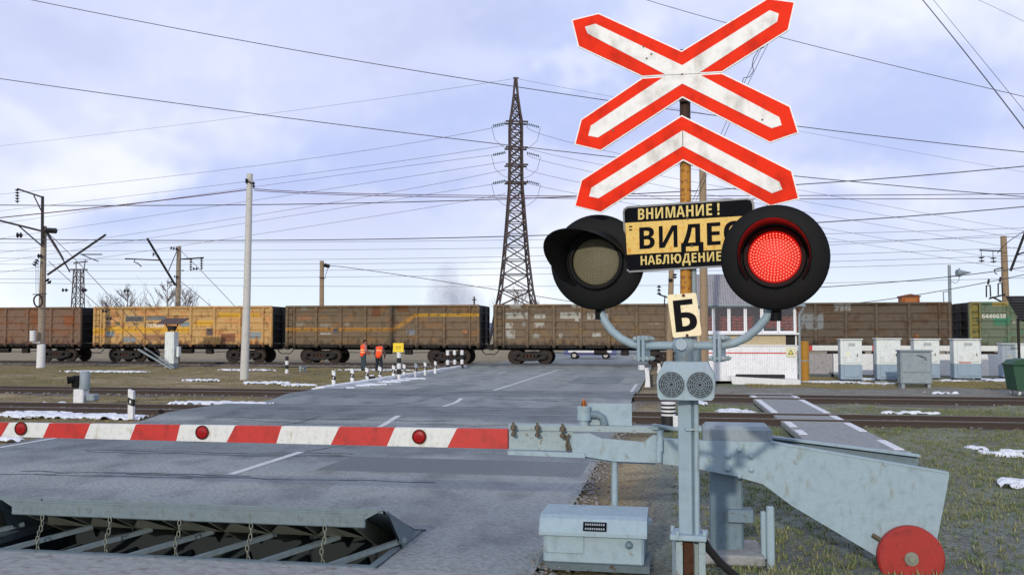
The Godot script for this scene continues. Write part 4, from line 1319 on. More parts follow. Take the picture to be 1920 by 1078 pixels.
func build_tower():
	var d := 80.0
	var base := Vector3(Vector3(0.3292, 3.321, -80).x, 0, -d)
	var t := thing("lattice_tower", "tall dark steel lattice power tower behind the train, left of the signal", "power tower", base, 0.0)
	t.rotation.y = 0.12
	var lv := []
	# stages read off the tower's outline: [pixel row, half width in metres]
	for s in [[Vector3(-45.08, 0.74, -80).y, 2.25], [Vector3(-45.19, 4.497, -80).y, 1.62], [Vector3(-45.23, 5.911, -80).y, 1.36], [Vector3(-45.27, 7.327, -80).y, 1.2], [Vector3(-45.31, 8.604, -80).y, 1.06], [Vector3(-45.34, 9.836, -80).y, 0.96], [Vector3(-45.37, 10.88, -80).y, 0.88], [Vector3(-45.4, 11.92, -80).y, 0.8], [Vector3(-45.43, 12.88, -80).y, 0.73], [Vector3(-45.46, 13.83, -80).y, 0.67], [Vector3(-45.48, 14.69, -80).y, 0.6], [Vector3(-45.5, 15.5, -80).y, 0.56], [Vector3(-45.53, 16.31, -80).y, 0.55], [Vector3(-45.55, 17.07, -80).y, 0.54], [Vector3(-45.57, 17.84, -80).y, 0.53], [Vector3(-45.59, 18.61, -80).y, 0.53], [Vector3(-45.62, 19.37, -80).y, 0.53], [Vector3(-45.64, 20.14, -80).y, 0.53], [Vector3(-45.66, 20.91, -80).y, 0.52], [Vector3(-45.69, 21.78, -80).y, 0.38], [Vector3(-45.71, 22.59, -80).y, 0.28], [Vector3(-45.73, 23.41, -80).y, 0.18], [Vector3(-45.78, 24.96, -80).y, 0.07]]:
		lv.append([s[0], s[1]])
	lattice(t, base, lv, 0.15, M.steel_pole)
	var b := MB.new()
	for h in [lv[18][0], lv[15][0], lv[13][0], lv[11][0]]:
		for s in [-1.0, 1.0]:
			b.bar(Vector3(-0.95, h, 0.5 * s), Vector3(1.05, h, 0.5 * s), 0.12, 0.14)
	b.bar(Vector3(-0.22, lv[22][0], 0), Vector3(0.26, lv[22][0], 0), 0.1, 0.1)
	part(t, "crossarm", b, M.steel_pole)
	for h in [Vector3(-45.66, 20.77, -80).y, Vector3(-45.58, 18.17, -80).y, Vector3(-45.51, 15.64, -80).y]:
		for s in [-1.0, 1.0]:
			b = MB.new()
			insulator(b, Vector3(0.95 * s, h, 0.3), Vector3(2.1 * s, h - 0.28, 0.3), 0.16)
			part(t, "insulator", b, M.insulator_glass)
			b = MB.new()
			b.tube([Vector3(2.2 * s, h - 0.3, 0.3), Vector3(1.9 * s, h - 1.5, 0.3), Vector3(1.2 * s, h - 2.1, 0.3), Vector3(0.4 * s, h - 2.4, 0.3)], 0.018, 5)
			part(t, "jumper_cable", b, M.wire)
	# small far mast on the left
	base = Vector3(Vector3(-47.97, 3.627, -100).x, 0, -100.0)
	t = thing("lattice_mast", "small far lattice mast with a platform above the leftmost wagons", "mast", base)
	lv = []
	for k in 9:
		lv.append([k * 1.15, 0.62 - k * 0.03])
	lattice(t, base, lv, 0.09, M.steel_pole)
	b = MB.new()
	b.bar(Vector3(-0.9, 9.2, 0), Vector3(0.9, 9.2, 0), 0.5, 0.12)
	b.bar(Vector3(-0.3, 9.25, 0), Vector3(-0.3, 10.1, 0), 0.08, 0.08)
	b.bar(Vector3(0.6, 9.25, 0), Vector3(0.7, 10.3, 0), 0.08, 0.08)
	b.bar(Vector3(-0.6, 9.9, 0), Vector3(0.95, 10.1, 0), 0.12, 0.12)
	part(t, "platform", b, M.steel_pole)
	# far stub with a cross arm seen over the wagons
	base = Vector3(Vector3(-3.966, 3.55, -95).x, 0, -95.0)
	t = thing("far_post", "tiny far post with a cross arm above the yellow-striped wagon's right end", "post", base)
	b = MB.new(base)
	b.tube([base, Vector3(-3.971, 6.01, -95)], 0.09, 6)
	b.bar(Vector3(-4.194, 5.674, -95), Vector3(-3.746, 5.674, -95), 0.08, 0.12)
	part(t, "pole", b, M.steel_dark)
	# orange cabin top and chimneys behind the train
	base = W(17.56, 0, 72)
	t = thing("brick_chimney", "orange brick chimney with a cap above the dark brown wagon", "chimney", base, TURN)
	b = MB.new()
	var hh := 4.853
	b.cbox(Vector3(0, hh / 2, 0), Vector3(1.25, hh, 1.2), 0.02)
	part(t, "stack", b, M.orange_brick)
	b = MB.new()
	b.cbox(Vector3(0, hh + 0.03, 0), Vector3(1.4, 0.1, 1.35), 0.02)
	b.prism([Vector2(-0.66, hh + 0.08), Vector2(0.66, hh + 0.08), Vector2(0.0, hh + 0.22)], -0.6, 0.6)
	part(t, "cap", b, plain(Color(0.45, 0.24, 0.12), 0.9))
	b = MB.new()
	for s in [-1.0, 1.0]:
		b.box(Vector3(0.5 * s, hh - 0.28, 0.605), Vector3(0.16, 0.36, 0.03))
	b.box(Vector3(0, hh - 0.5, 0.606), Vector3(1.2, 0.06, 0.03))
	part(t, "relief_band", b, plain(Color(0.55, 0.27, 0.11), 0.9))

func tree(called: String, label: String, at: Vector3, h: float, sd: int, spread: float):
	var r := RandomNumberGenerator.new()
	r.seed = sd
	var t := thing(called, label, "tree", at, 0.0, "bare trees far behind the train")
	var trunk := MB.new()
	var tw := MB.new()
	trunk.tube([Vector3.ZERO, Vector3(0.1, h * 0.4, 0), Vector3(0, h * 0.75, 0.1), Vector3(0.05, h, 0)], [h * 0.018, h * 0.013, h * 0.007, 0.012], 6)
	var stack := []
	for k in 30:
		var y := h * r.randf_range(0.22, 0.95)
		var a := r.randf() * TAU
		var l := (h - y) * r.randf_range(0.35, 0.7) * spread + 0.5
		stack.append([Vector3(0, y, 0), Vector3(cos(a), r.randf_range(0.5, 1.3), sin(a)).normalized(), l, h * 0.006, 0])
	while stack.size():
		var s: Array = stack.pop_back()
		var p1: Vector3 = s[0] + s[1] * s[2] * 0.5 + Vector3(0, 0.04, 0)
		var p2: Vector3 = s[0] + s[1] * s[2] + Vector3(0, s[2] * 0.12, 0)
		tw.tube([s[0], p1, p2], [s[3], s[3] * 0.7, 0.008], 3, false)
		if s[4] < 2:
			for k in 5:
				var f := r.randf_range(0.25, 1.0)
				var dd: Vector3 = (s[1] + Vector3(r.randf_range(-0.8, 0.8), r.randf_range(-0.1, 0.8), r.randf_range(-0.8, 0.8))).normalized()
				stack.append([s[0].lerp(p2, f), dd, s[2] * r.randf_range(0.3, 0.55), s[3] * 0.5, s[4] + 1])
	part(t, "trunk", trunk, M.bark)
	part(t, "crown", tw, M.bark)

func build_trees():
	tree("bare_tree", "bare tree left of the slanted cantilever, above the yellow wagon", W(-63.59, 0, 98), 7.4, 11, 1.0)
	tree("bare_tree", "bare tree immediately left of the second electric pole", W(-55.51, 0, 93), 7.8, 12, 0.9)
	tree("bare_tree", "bare tree immediately right of the second electric pole", W(-54.4, 0, 95), 7.3, 13, 0.8)
	tree("bare_bush", "low bare bush leftmost above the yellow wagon", W(-65.88, 0, 98), 6.2, 14, 1.1)
	tree("bare_bush", "bare bush between the legs of the lattice tower", W(-17.54, 0, 104), 7.0, 15, 0.9)
	tree("bare_bush", "bare bush right of the lattice tower's right leg", W(-15.9, 0, 106), 6.0, 16, 1.0)
	# faint wooded hills far away
	var b := MB.new()
	var n := FastNoiseLite.new()
	n.seed = 4; n.frequency = 0.006
	for k in 120:
		var p := []
		for e in 2:
			var u := -900.0 + (k + e) * 15.0
			var h: float = 12.0 + 8.0 * absf(n.get_noise_1d(u)) + 12.0 * exp(-pow((u + 560.0) / 90.0, 2))
			p.append([W(u, -1, 760), W(u, h * 0.7, 800), W(u, h, 880)])
		b.q(p[0][0], p[1][0], p[1][1], p[0][1], 1)
		b.q(p[0][1], p[1][1], p[1][2], p[0][2], 1)
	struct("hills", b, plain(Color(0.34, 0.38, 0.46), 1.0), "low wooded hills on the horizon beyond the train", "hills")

func build_cabinets():
	# [base pixel, width, height, label]
	var rows := [[Vector2(7.686, 41.4), 0.9, 1.72, "two-tone relay cabinet nearest the booth, leftmost of the tall four"], [Vector2(9.29, 41.68), 1.0, 1.75, "two-tone relay cabinet, second from the booth, left of the low grey cabinet"], [Vector2(11.3, 43.4), 1.08, 1.72, "two-tone relay cabinet partly hidden behind the low grey cabinet"], [Vector2(13.02, 43.46), 1.15, 1.72, "two-tone relay cabinet with a red mark on its side, right of the low grey cabinet"], [Vector2(15.48, 45.09), 0.95, 1.5, "two-tone relay cabinet beside the green container at the right edge"]]
	var k := 0
	for r in rows:
		var t := thing("relay_cabinet", r[3], "relay cabinet", W(r[0].x, 0, r[0].y), TURN, "relay cabinets beside the earth lane")
		var wd: float = r[1]
		var h: float = r[2]
		var b := MB.new()
		b.cbox(Vector3(0, 0.12 + h * 0.68, -0.3), Vector3(wd, h * 0.62, 0.6), 0.02)
		part(t, "body", b, M.cabinet)
		b = MB.new()
		b.cbox(Vector3(0, 0.12 + h * 0.185, -0.3), Vector3(wd, h * 0.37, 0.6), 0.02)
		part(t, "lower_body", b, M.cabinet_low)
		b = MB.new()
		b.cbox(Vector3(0, 0.14 + h, -0.28), Vector3(wd + 0.08, 0.05, 0.72), 0.015)
		part(t, "lid", b, M.cabinet)
		b = MB.new()
		b.cbox(Vector3(0.03, 0.14 + h * 0.69, 0.012), Vector3(wd - 0.24, h * 0.56, 0.03), 0.01)
		part(t, "door", b, M.cabinet)
		b = MB.new()
		b.cbox(Vector3(0.03, 0.14 + h * 0.2, 0.013), Vector3(wd - 0.24, h * 0.3, 0.03), 0.01)
		part(t, "lower_door", b, M.cabinet_low)
		for v in 4:
			b = MB.new()
			b.box(Vector3(0.03, 0.14 + h * 0.9 - v * 0.035, 0.03), Vector3(wd * 0.3, 0.014, 0.012), Basis(Vector3.RIGHT, 0.5))
			if k != 1: part(t, "vent_slat", b, M.cabinet_grey)
		if k % 2 == 0:
			b = MB.new()
			b.box(Vector3(-wd * 0.15, 0.14 + h * 0.62, 0.029), Vector3(0.16, 0.1, 0.006))
			part(t, "number_plate", b, M.plate_cream)
		b = MB.new()
		b.box(Vector3(0, 0.0, -0.3), Vector3(wd + 0.2, 0.12, 0.8))
		part(t, "plinth", b, M.concrete)
		b = MB.new()
		b.cbox(Vector3(wd / 2 - 0.2, 0.14 + h * 0.6, 0.04), Vector3(0.03, 0.12, 0.03), 0.006)
		part(t, "handle", b, M.steel_dark)
		b = MB.new()
		for s in [-1.0, 1.0]:
			b.box(Vector3(s * (wd / 2 - 0.08), 0.04, -0.3), Vector3(0.1, 0.2, 0.5))
		part(t, "feet", b, M.steel_dark)
		if k == 3:
			b = MB.new()
			b.box(Vector3(-0.12, 0.14 + h * 0.4, 0.035), Vector3(0.5, 0.035, 0.006))
			part(t, "red_mark", b, M.red_line)
		k += 1
	var t := thing("relay_cabinet", "low wide grey relay cabinet standing in front of the tall ones", "relay cabinet", W(9.412, 0, 37.7), TURN, "relay cabinets beside the earth lane")
	var b := MB.new()
	b.cbox(Vector3(0, 0.78, -0.3), Vector3(1.16, 1.26, 0.6), 0.025)
	part(t, "body", b, M.cabinet_grey)
	b = MB.new()
	b.cbox(Vector3(0, 1.44, -0.28), Vector3(1.24, 0.06, 0.72), 0.02)
	part(t, "lid", b, M.cabinet_grey)
	for s in [[0.98, 0.76], [0.36, 0.38]]:
		b = MB.new()
		b.cbox(Vector3(0, s[0], 0.014), Vector3(1.06, s[1], 0.03), 0.012)
		part(t, "door", b, M.cabinet_grey)
	b = MB.new()
	for s in [-1.0, 1.0]:
		b.box(Vector3(s * 0.48, 0.06, -0.3), Vector3(0.12, 0.24, 0.5))
	part(t, "feet", b, M.cabinet_grey)
	b = MB.new()
	for q in [[0.12, 1.24, 0.2], [0.3, 1.18, 0.13], [0.34, 1.1, 0.1], [0.2, 1.2, 0.08]]:
		b.box(Vector3(q[0], q[1], 0.031), Vector3(q[2], 0.035, 0.004), Basis(Vector3.BACK, -0.2))
	part(t, "stain", b, M.steel_dark)

	# white slab fence behind the cabinets: each slab a part
	var w := 47.6
	t = thing("slab_fence", "low fence of white slabs and grey ribbed sheets behind the relay cabinets", "fence", W(6.0, 0, w), TURN)
	for n in 7:
		b = MB.new()
		var x0 := n * 1.95
		if n < 1:
			for k2 in 20:
				b.box(Vector3(x0 + 0.05 + k2 * 0.097, 0.6, 0.01 * (k2 % 2)), Vector3(0.094, 1.0, 0.04))
			part(t, "ribbed_sheet", b, M.siding_grey)
		else:
			b.cbox(Vector3(x0 + 0.97, 0.58, 0), Vector3(1.9, 1.05, 0.1), 0.02)
			part(t, "slab", b, M.white)
	for n in 8:
		b = MB.new()
		b.cbox(Vector3(n * 1.95, 0.6, -0.1), Vector3(0.14, 1.3, 0.14), 0.02)
		part(t, "post", b, M.steel_dark)
	# second boom lying over the fence
	t = thing("barrier_boom", "lowered white barrier boom with red bands above the slab fence", "barrier boom", W(5.6, 1.38, w + 0.3), TURN)
	b = MB.new()
	b.cbox(Vector3(7.0, 0, 0), Vector3(14.0, 0.27, 0.12), 0.02)
	part(t, "boom", b, M.boom_white)
	for x in [1.1, 4.6, 7.1, 8.9, 12.0, 13.2]:
		b = MB.new()
		b.box(Vector3(x, 0.0, 0.0), Vector3(0.62, 0.276, 0.126))
		part(t, "red_band", b, M.boom_red)
	b = MB.new()
	b.cbox(Vector3(14.2, -0.5, 0), Vector3(0.5, 1.75, 0.4), 0.03)
	part(t, "stand", b, M.cabinet_grey)
	# green container and slatted shelter at the right edge
	t = thing("waste_container", "green waste container with a domed lid at the right edge", "container", W(12.2, 0, 34.0), TURN)
	b = MB.new()
	b.prism([Vector2(-0.60, 0.16), Vector2(0.60, 0.16), Vector2(0.72, 1.02), Vector2(-0.72, 1.02)], -0.5, 0.5)
	part(t, "tub", b, M.green)
	b = MB.new()
	b.cbox(Vector3(0, 1.05, 0), Vector3(1.52, 0.08, 1.12), 0.03)
	part(t, "rim", b, M.green)
	b = MB.new()
	b.prism([Vector2(-0.72, 1.09), Vector2(0.72, 1.09), Vector2(0.6, 1.2), Vector2(0.3, 1.25), Vector2(-0.3, 1.25), Vector2(-0.6, 1.2)], -0.5, 0.5)
	part(t, "lid", b, M.green)
	for s in [[-0.5, 0.36], [0.5, 0.36], [-0.5, -0.36], [0.5, -0.36]]:
		b = MB.new()
		b.cyl(Vector3(s[0] - 0.03, 0.08, s[1]), Vector3(s[0] + 0.03, 0.08, s[1]), 0.08)
		part(t, "wheel", b, M.white)
	t = thing("slatted_shelter", "dark slatted shelter roof on slanted legs at the right edge", "shelter", W(13.68, 0, 38.0), TURN)
	for k2 in 9:
		b = MB.new()
		b.box(Vector3(0.3, 2.66 + k2 * 0.11, 0.7 - k2 * 0.16), Vector3(1.9, 0.05, 0.13), Basis(Vector3.RIGHT, 0.5))
		part(t, "slat", b, M.steel_dark)
	for x in [-0.5, 1.1]:
		b = MB.new()
		b.bar(Vector3(x, 0, 0.2), Vector3(x - 0.15, 2.7, 0.6), 0.08, 0.08)
		b.bar(Vector3(x, 2.6, 0.7), Vector3(x, 3.5, -0.6), 0.07, 0.07)
		part(t, "leg", b, M.steel_dark)

func wire(p: Array, r: float, label: String, mt: Material, group := "wires over the crossing"):
	# a hanging line through three points
	var b := MB.new()
	var pts := []
	for k in 25:
		var s := k / 24.0
		var a: Vector3 = p[0] * (2 * (s - 0.5) * (s - 1)) + p[1] * (4 * s * (1 - s)) + p[2] * (2 * s * (s - 0.5))
		pts.append(a)
	b.tube(pts, r, 5)
	single("overhead_wire", b, mt, label, "wire", group)

func build_wires():
	var g := "power lines strung from the lattice tower"
	var ordinals := ["topmost", "second highest", "third highest", "fourth highest", "fifth highest", "sixth highest", "lowest"]
	var k := 0
	# left of the tower, then right of it: the lines of one side look alike
	for p in [[Vector3(-0.7133, 20.67, -80), Vector3(-26.19, 20.18, -96), Vector3(-67.63, 19.05, -112)], [Vector3(-0.7125, 18.85, -80), Vector3(-27.31, 18.46, -96), Vector3(-67.57, 16.92, -112)], [Vector3(-0.7122, 18.13, -80), Vector3(-27.3, 17.78, -96), Vector3(-67.51, 15.19, -112)], [Vector3(-0.5695, 17.41, -80), Vector3(-26.14, 16.52, -96), Vector3(-67.46, 13.33, -112)], [Vector3(-0.5692, 16.69, -80), Vector3(-26.12, 14.92, -96), Vector3(-67.4, 11.6, -112)], [Vector3(-0.711, 15.54, -80), Vector3(-20.44, 15.14, -96), Vector3(-67.37, 10.41, -112)], [Vector3(-0.5685, 14.59, -80), Vector3(-18.16, 14.06, -96), Vector3(-67.33, 9.088, -112)]]:
		wire(p, 0.018, ordinals[k] + " of the seven lines falling left from the lattice tower", M.wire, g)
		k += 1
	k = 0
	for p in [[Vector3(1.427, 20.67, -80), Vector3(15.36, 19.69, -92.5), Vector3(62.03, 13.62, -105)], [Vector3(1.33, 18.75, -80), Vector3(15.35, 18.31, -92.5), Vector3(62, 12.69, -105)], [Vector3(1.424, 18.13, -80), Vector3(15.34, 17.31, -92.5), Vector3(61.96, 11.44, -105)], [Vector3(1.328, 16.83, -80), Vector3(15.33, 15.99, -92.5), Vector3(61.92, 9.892, -105)], [Vector3(1.422, 15.54, -80), Vector3(15.32, 14.89, -92.5), Vector3(61.89, 8.961, -105)]]:
		wire(p, 0.018, ordinals[k] + " of the five lines falling right from the lattice tower", M.wire, g)
		k += 1
	k = 0
	wire([Vector3(0.2861, 24.91, -80), Vector3(-27.41, 25.48, -96), Vector3(-67.82, 25.07, -112)], 0.014, "faint shield wire from the tower top to the left", M.wire, g)
	wire([Vector3(0.3815, 24.91, -80), Vector3(15.96, 25.52, -92.5), Vector3(62.24, 20.5, -105)], 0.014, "faint shield wire from the tower top to the right", M.wire, g)
	wire([Vector3(-19.14, 14.99, -34), Vector3(0.0953, 10.93, -32), Vector3(17.8, 8.092, -30)], 0.015, "heavy wire crossing the top of the sky from the left corner", M.wire)
	wire([Vector3(-21.89, 12.54, -36), Vector3(0, 9.217, -34), Vector3(18.94, 6.905, -32)], 0.016, "heavy wire passing just below the tower's top insulators", M.wire)
	wire([Vector3(4.277, 15.12, -34), Vector3(9.559, 12.74, -32), Vector3(17.86, 9.876, -30)], 0.012, "wire crossing the upper right sky behind the crossbuck", M.wire)
	wire([Vector3(9.951, 10.6, -22), Vector3(9.805, 7.873, -19), Vector3(9.495, 5.267, -16)], 0.012, "steep thick wire at the upper right corner", M.wire)
	wire([Vector3(11.14, 11.38, -24), Vector3(11.03, 8.583, -21), Vector3(10.69, 6.062, -18)], 0.006, "steep thin wire right of the thick one in the corner", M.wire)
	wire([Vector3(14.92, 13.7, -30), Vector3(15.41, 12.24, -28), Vector3(16, 10.65, -26)], 0.006, "faint short wire at the far upper right corner", M.wire)
	wire([Vector3(-30.18, 9.251, -50), Vector3(0, 8.831, -45), Vector3(23.73, 9.635, -40)], 0.024, "dark catenary wire, upper one of the two strongest lines", M.wire)
	wire([Vector3(-30.12, 7.379, -50), Vector3(0, 6.958, -45), Vector3(23.67, 7.821, -40)], 0.024, "dark catenary wire, lower one of the two strongest lines", M.wire)
	wire([Vector3(-27.74, 7.858, -46), Vector3(-19.27, 8.367, -44), Vector3(-12.41, 8.807, -42)], 0.026, "reddish twisted cable running from the pale pole to the left edge", M.wire_red)
	wire([Vector3(-12.07, 8.858, -42), Vector3(0, 8.379, -41), Vector3(23.69, 8.321, -40)], 0.017, "cable from the pale pole to the right, upper of the pair", M.wire_red)
	wire([Vector3(-12.04, 8.783, -42), Vector3(0, 8.281, -41), Vector3(23.68, 8.107, -40)], 0.017, "cable from the pale pole to the right, lower of the pair", M.wire_red)
	for p in [[Vector3(-37.34, 8.352, -62), Vector3(0, 8.017, -57), Vector3(30.73, 8.239, -52)], [Vector3(-37.33, 7.801, -62), Vector3(0, 7.51, -57), Vector3(30.72, 7.745, -52)], [Vector3(-37.31, 7.324, -62), Vector3(0, 6.97, -57), Vector3(30.73, 7.992, -52)], [Vector3(-37.3, 6.884, -62), Vector3(0, 6.633, -57), Vector3(30.7, 7.128, -52)], [Vector3(-37.28, 6.407, -62), Vector3(0, 6.229, -57), Vector3(30.69, 6.666, -52)], [Vector3(-37.27, 5.858, -62), Vector3(0, 5.824, -57), Vector3(30.68, 6.328, -52)], [Vector3(-37.26, 5.639, -62), Vector3(0, 5.084, -57), Vector3(30.65, 5.344, -52)]]:
		wire(p, 0.0115, ordinals[k] + " of the thin wires strung low over the train", M.wire, "contact wires over the train")
		k += 1
	wire([Vector3(17.17, 4.8, -54), Vector3(24.1, 5.252, -51), Vector3(28.31, 5.832, -48)], 0.024, "dark cable rising from behind the red lamp to the right electric pole", M.wire)
	wire([Vector3(19.77, 3.877, -56), Vector3(23.72, 4.375, -53), Vector3(29.48, 5.603, -50)], 0.022, "dark cable rising past the orange chimney", M.wire)
	wire([Vector3(-13.19, 7, -65), Vector3(-7.367, 6.11, -62.5), Vector3(6.001, 3.898, -60)], 0.022, "cable falling from the short dark pole towards the tower", M.wire)
	wire([Vector3(-28.75, 8.356, -55.8), Vector3(-24.88, 4.585, -55.6), Vector3(-20.86, 0.0886, -55.4)], 0.02, "guy wire from the top of the left electric pole", M.wire)
	wire([Vector3(-28.64, 6.571, -55.8), Vector3(-25.19, 3.603, -55.6), Vector3(-20.92, 0.0238, -55.4)], 0.02, "guy wire from the middle of the left electric pole", M.wire)
	wire([Vector3(-23.35, 7.948, -63.6), Vector3(-21.09, 5.944, -62.8), Vector3(-18.52, 3.484, -62)], 0.02, "upper guy wire of the second electric pole", M.wire)
	wire([Vector3(-23.31, 5.768, -63.6), Vector3(-21.74, 4.722, -62.8), Vector3(-19.98, 3.411, -62)], 0.02, "lower guy wire of the second electric pole", M.wire)
	wire([Vector3(30.03, 7.066, -55.8), Vector3(29.86, 7.727, -53.9), Vector3(30.75, 8.671, -52)], 0.022, "wire from the top of the right electric pole to the upper right", M.wire)
	wire([Vector3(8.388, 11.86, -29), Vector3(7.5, 9.876, -30), Vector3(6.201, 6.607, -31)], 0.009, "slack service cable hanging behind the crossbuck's right arm, left strand", M.wire)
	wire([Vector3(8.526, 11.86, -29), Vector3(7.643, 9.876, -30), Vector3(6.311, 6.607, -31)], 0.009, "slack service cable hanging behind the crossbuck's right arm, right strand", M.wire)
	var b := MB.new()
	b.tube([Vector3(8.349, 11.56, -29.5), Vector3(8.172, 11.49, -29.5), Vector3(7.992, 11.21, -29.5), Vector3(7.936, 10.96, -29.5), Vector3(7.986, 10.78, -29.5), Vector3(7.843, 10.56, -29.5), Vector3(7.649, 10.53, -29.5), Vector3(7.594, 10.35, -29.5)], 0.014, 6)
	single("cable_loop", b, M.wire, "curled loop of black cable behind the crossbuck's upper right arm", "cable loop")
	# insulators in the lines
	var ins := [[Vector3(-27.18, 4.753, -55), "dark insulator in a wire immediately right of the left electric pole"], [Vector3(-26.01, 4.753, -55), "dark insulator in a wire before the small lattice mast's foot"], [Vector3(-23.84, 4.768, -56), "lone dark insulator in a wire midway between the two left electric poles"], [Vector3(-24.99, 3.505, -55.6), "small insulator in the guy wire at the yellow wagon's top left corner"], [Vector3(-24.71, 3.047, -55.6), "small insulator in the guy wire against the yellow wagon's first panels"], [Vector3(-22.07, 6.626, -63), "small insulator in the guy wire right of the second electric pole"]]
	for q in ins:
		b = MB.new(q[0])
		insulator(b, q[0] + Vector3(-0.2, 0, 0), q[0] + Vector3(0.2, 0, 0), 0.12)
		single("line_insulator", b, M.insulator, q[1], "insulator", "insulators in the wires at the left", q[0])
	b = MB.new()
	b.tube([Vector3(-28.61, 8.245, -55.4), Vector3(-27.79, 7.03, -55.4), Vector3(-27.11, 5.883, -55.4)], 0.045, 6)
	single("feeder_cable", b, M.wire, "thick short feeder cable slanting from the left electric pole", "cable")

func build_smoke():
	var puffs := [[Vector3(-32.62, 15.43, -420), 16.0], [Vector3(-32.15, 20.87, -420), 15.0], [Vector3(-30.93, 26.32, -420), 13.0], [Vector3(-29.21, 30.29, -420), 10.0], [Vector3(-25.21, 15.43, -420), 18.0], [Vector3(-26.71, 20.87, -420), 11.0], [Vector3(-22.75, 18.89, -420), 15.0], [Vector3(-20.27, 15.43, -420), 17.0]]
	for q in puffs:
		var s := [q[0], Vector3(q[1], q[1] * 1.25, q[1]), 0.013, Vector3(0, 0, 0.3)]
		var f := FogVolume.new()
		f.shape = RenderingServer.FOG_VOLUME_SHAPE_ELLIPSOID
		f.size = s[1]
		var fm := FogMaterial.new()
		fm.density = s[2]
		fm.albedo = Color(0.75, 0.75, 0.88)
		f.material = fm
		f.name = numbered("smoke_plume")
		f.position = s[0]
		f.rotation = s[3]
		add_child(f, true)
		tag(f, "pale smoke plume rising far behind the train, left of the tower", "smoke", "smoke plumes on the horizon", "stuff")


const SIG := Vector3(0.9906, 0, -5.15)

func inset(poly: Array, by: float) -> Array:
	var r := Geometry2D.offset_polygon(PackedVector2Array(poly), -by, Geometry2D.JOIN_MITER)
	return Array(r[0]) if r.size() else poly

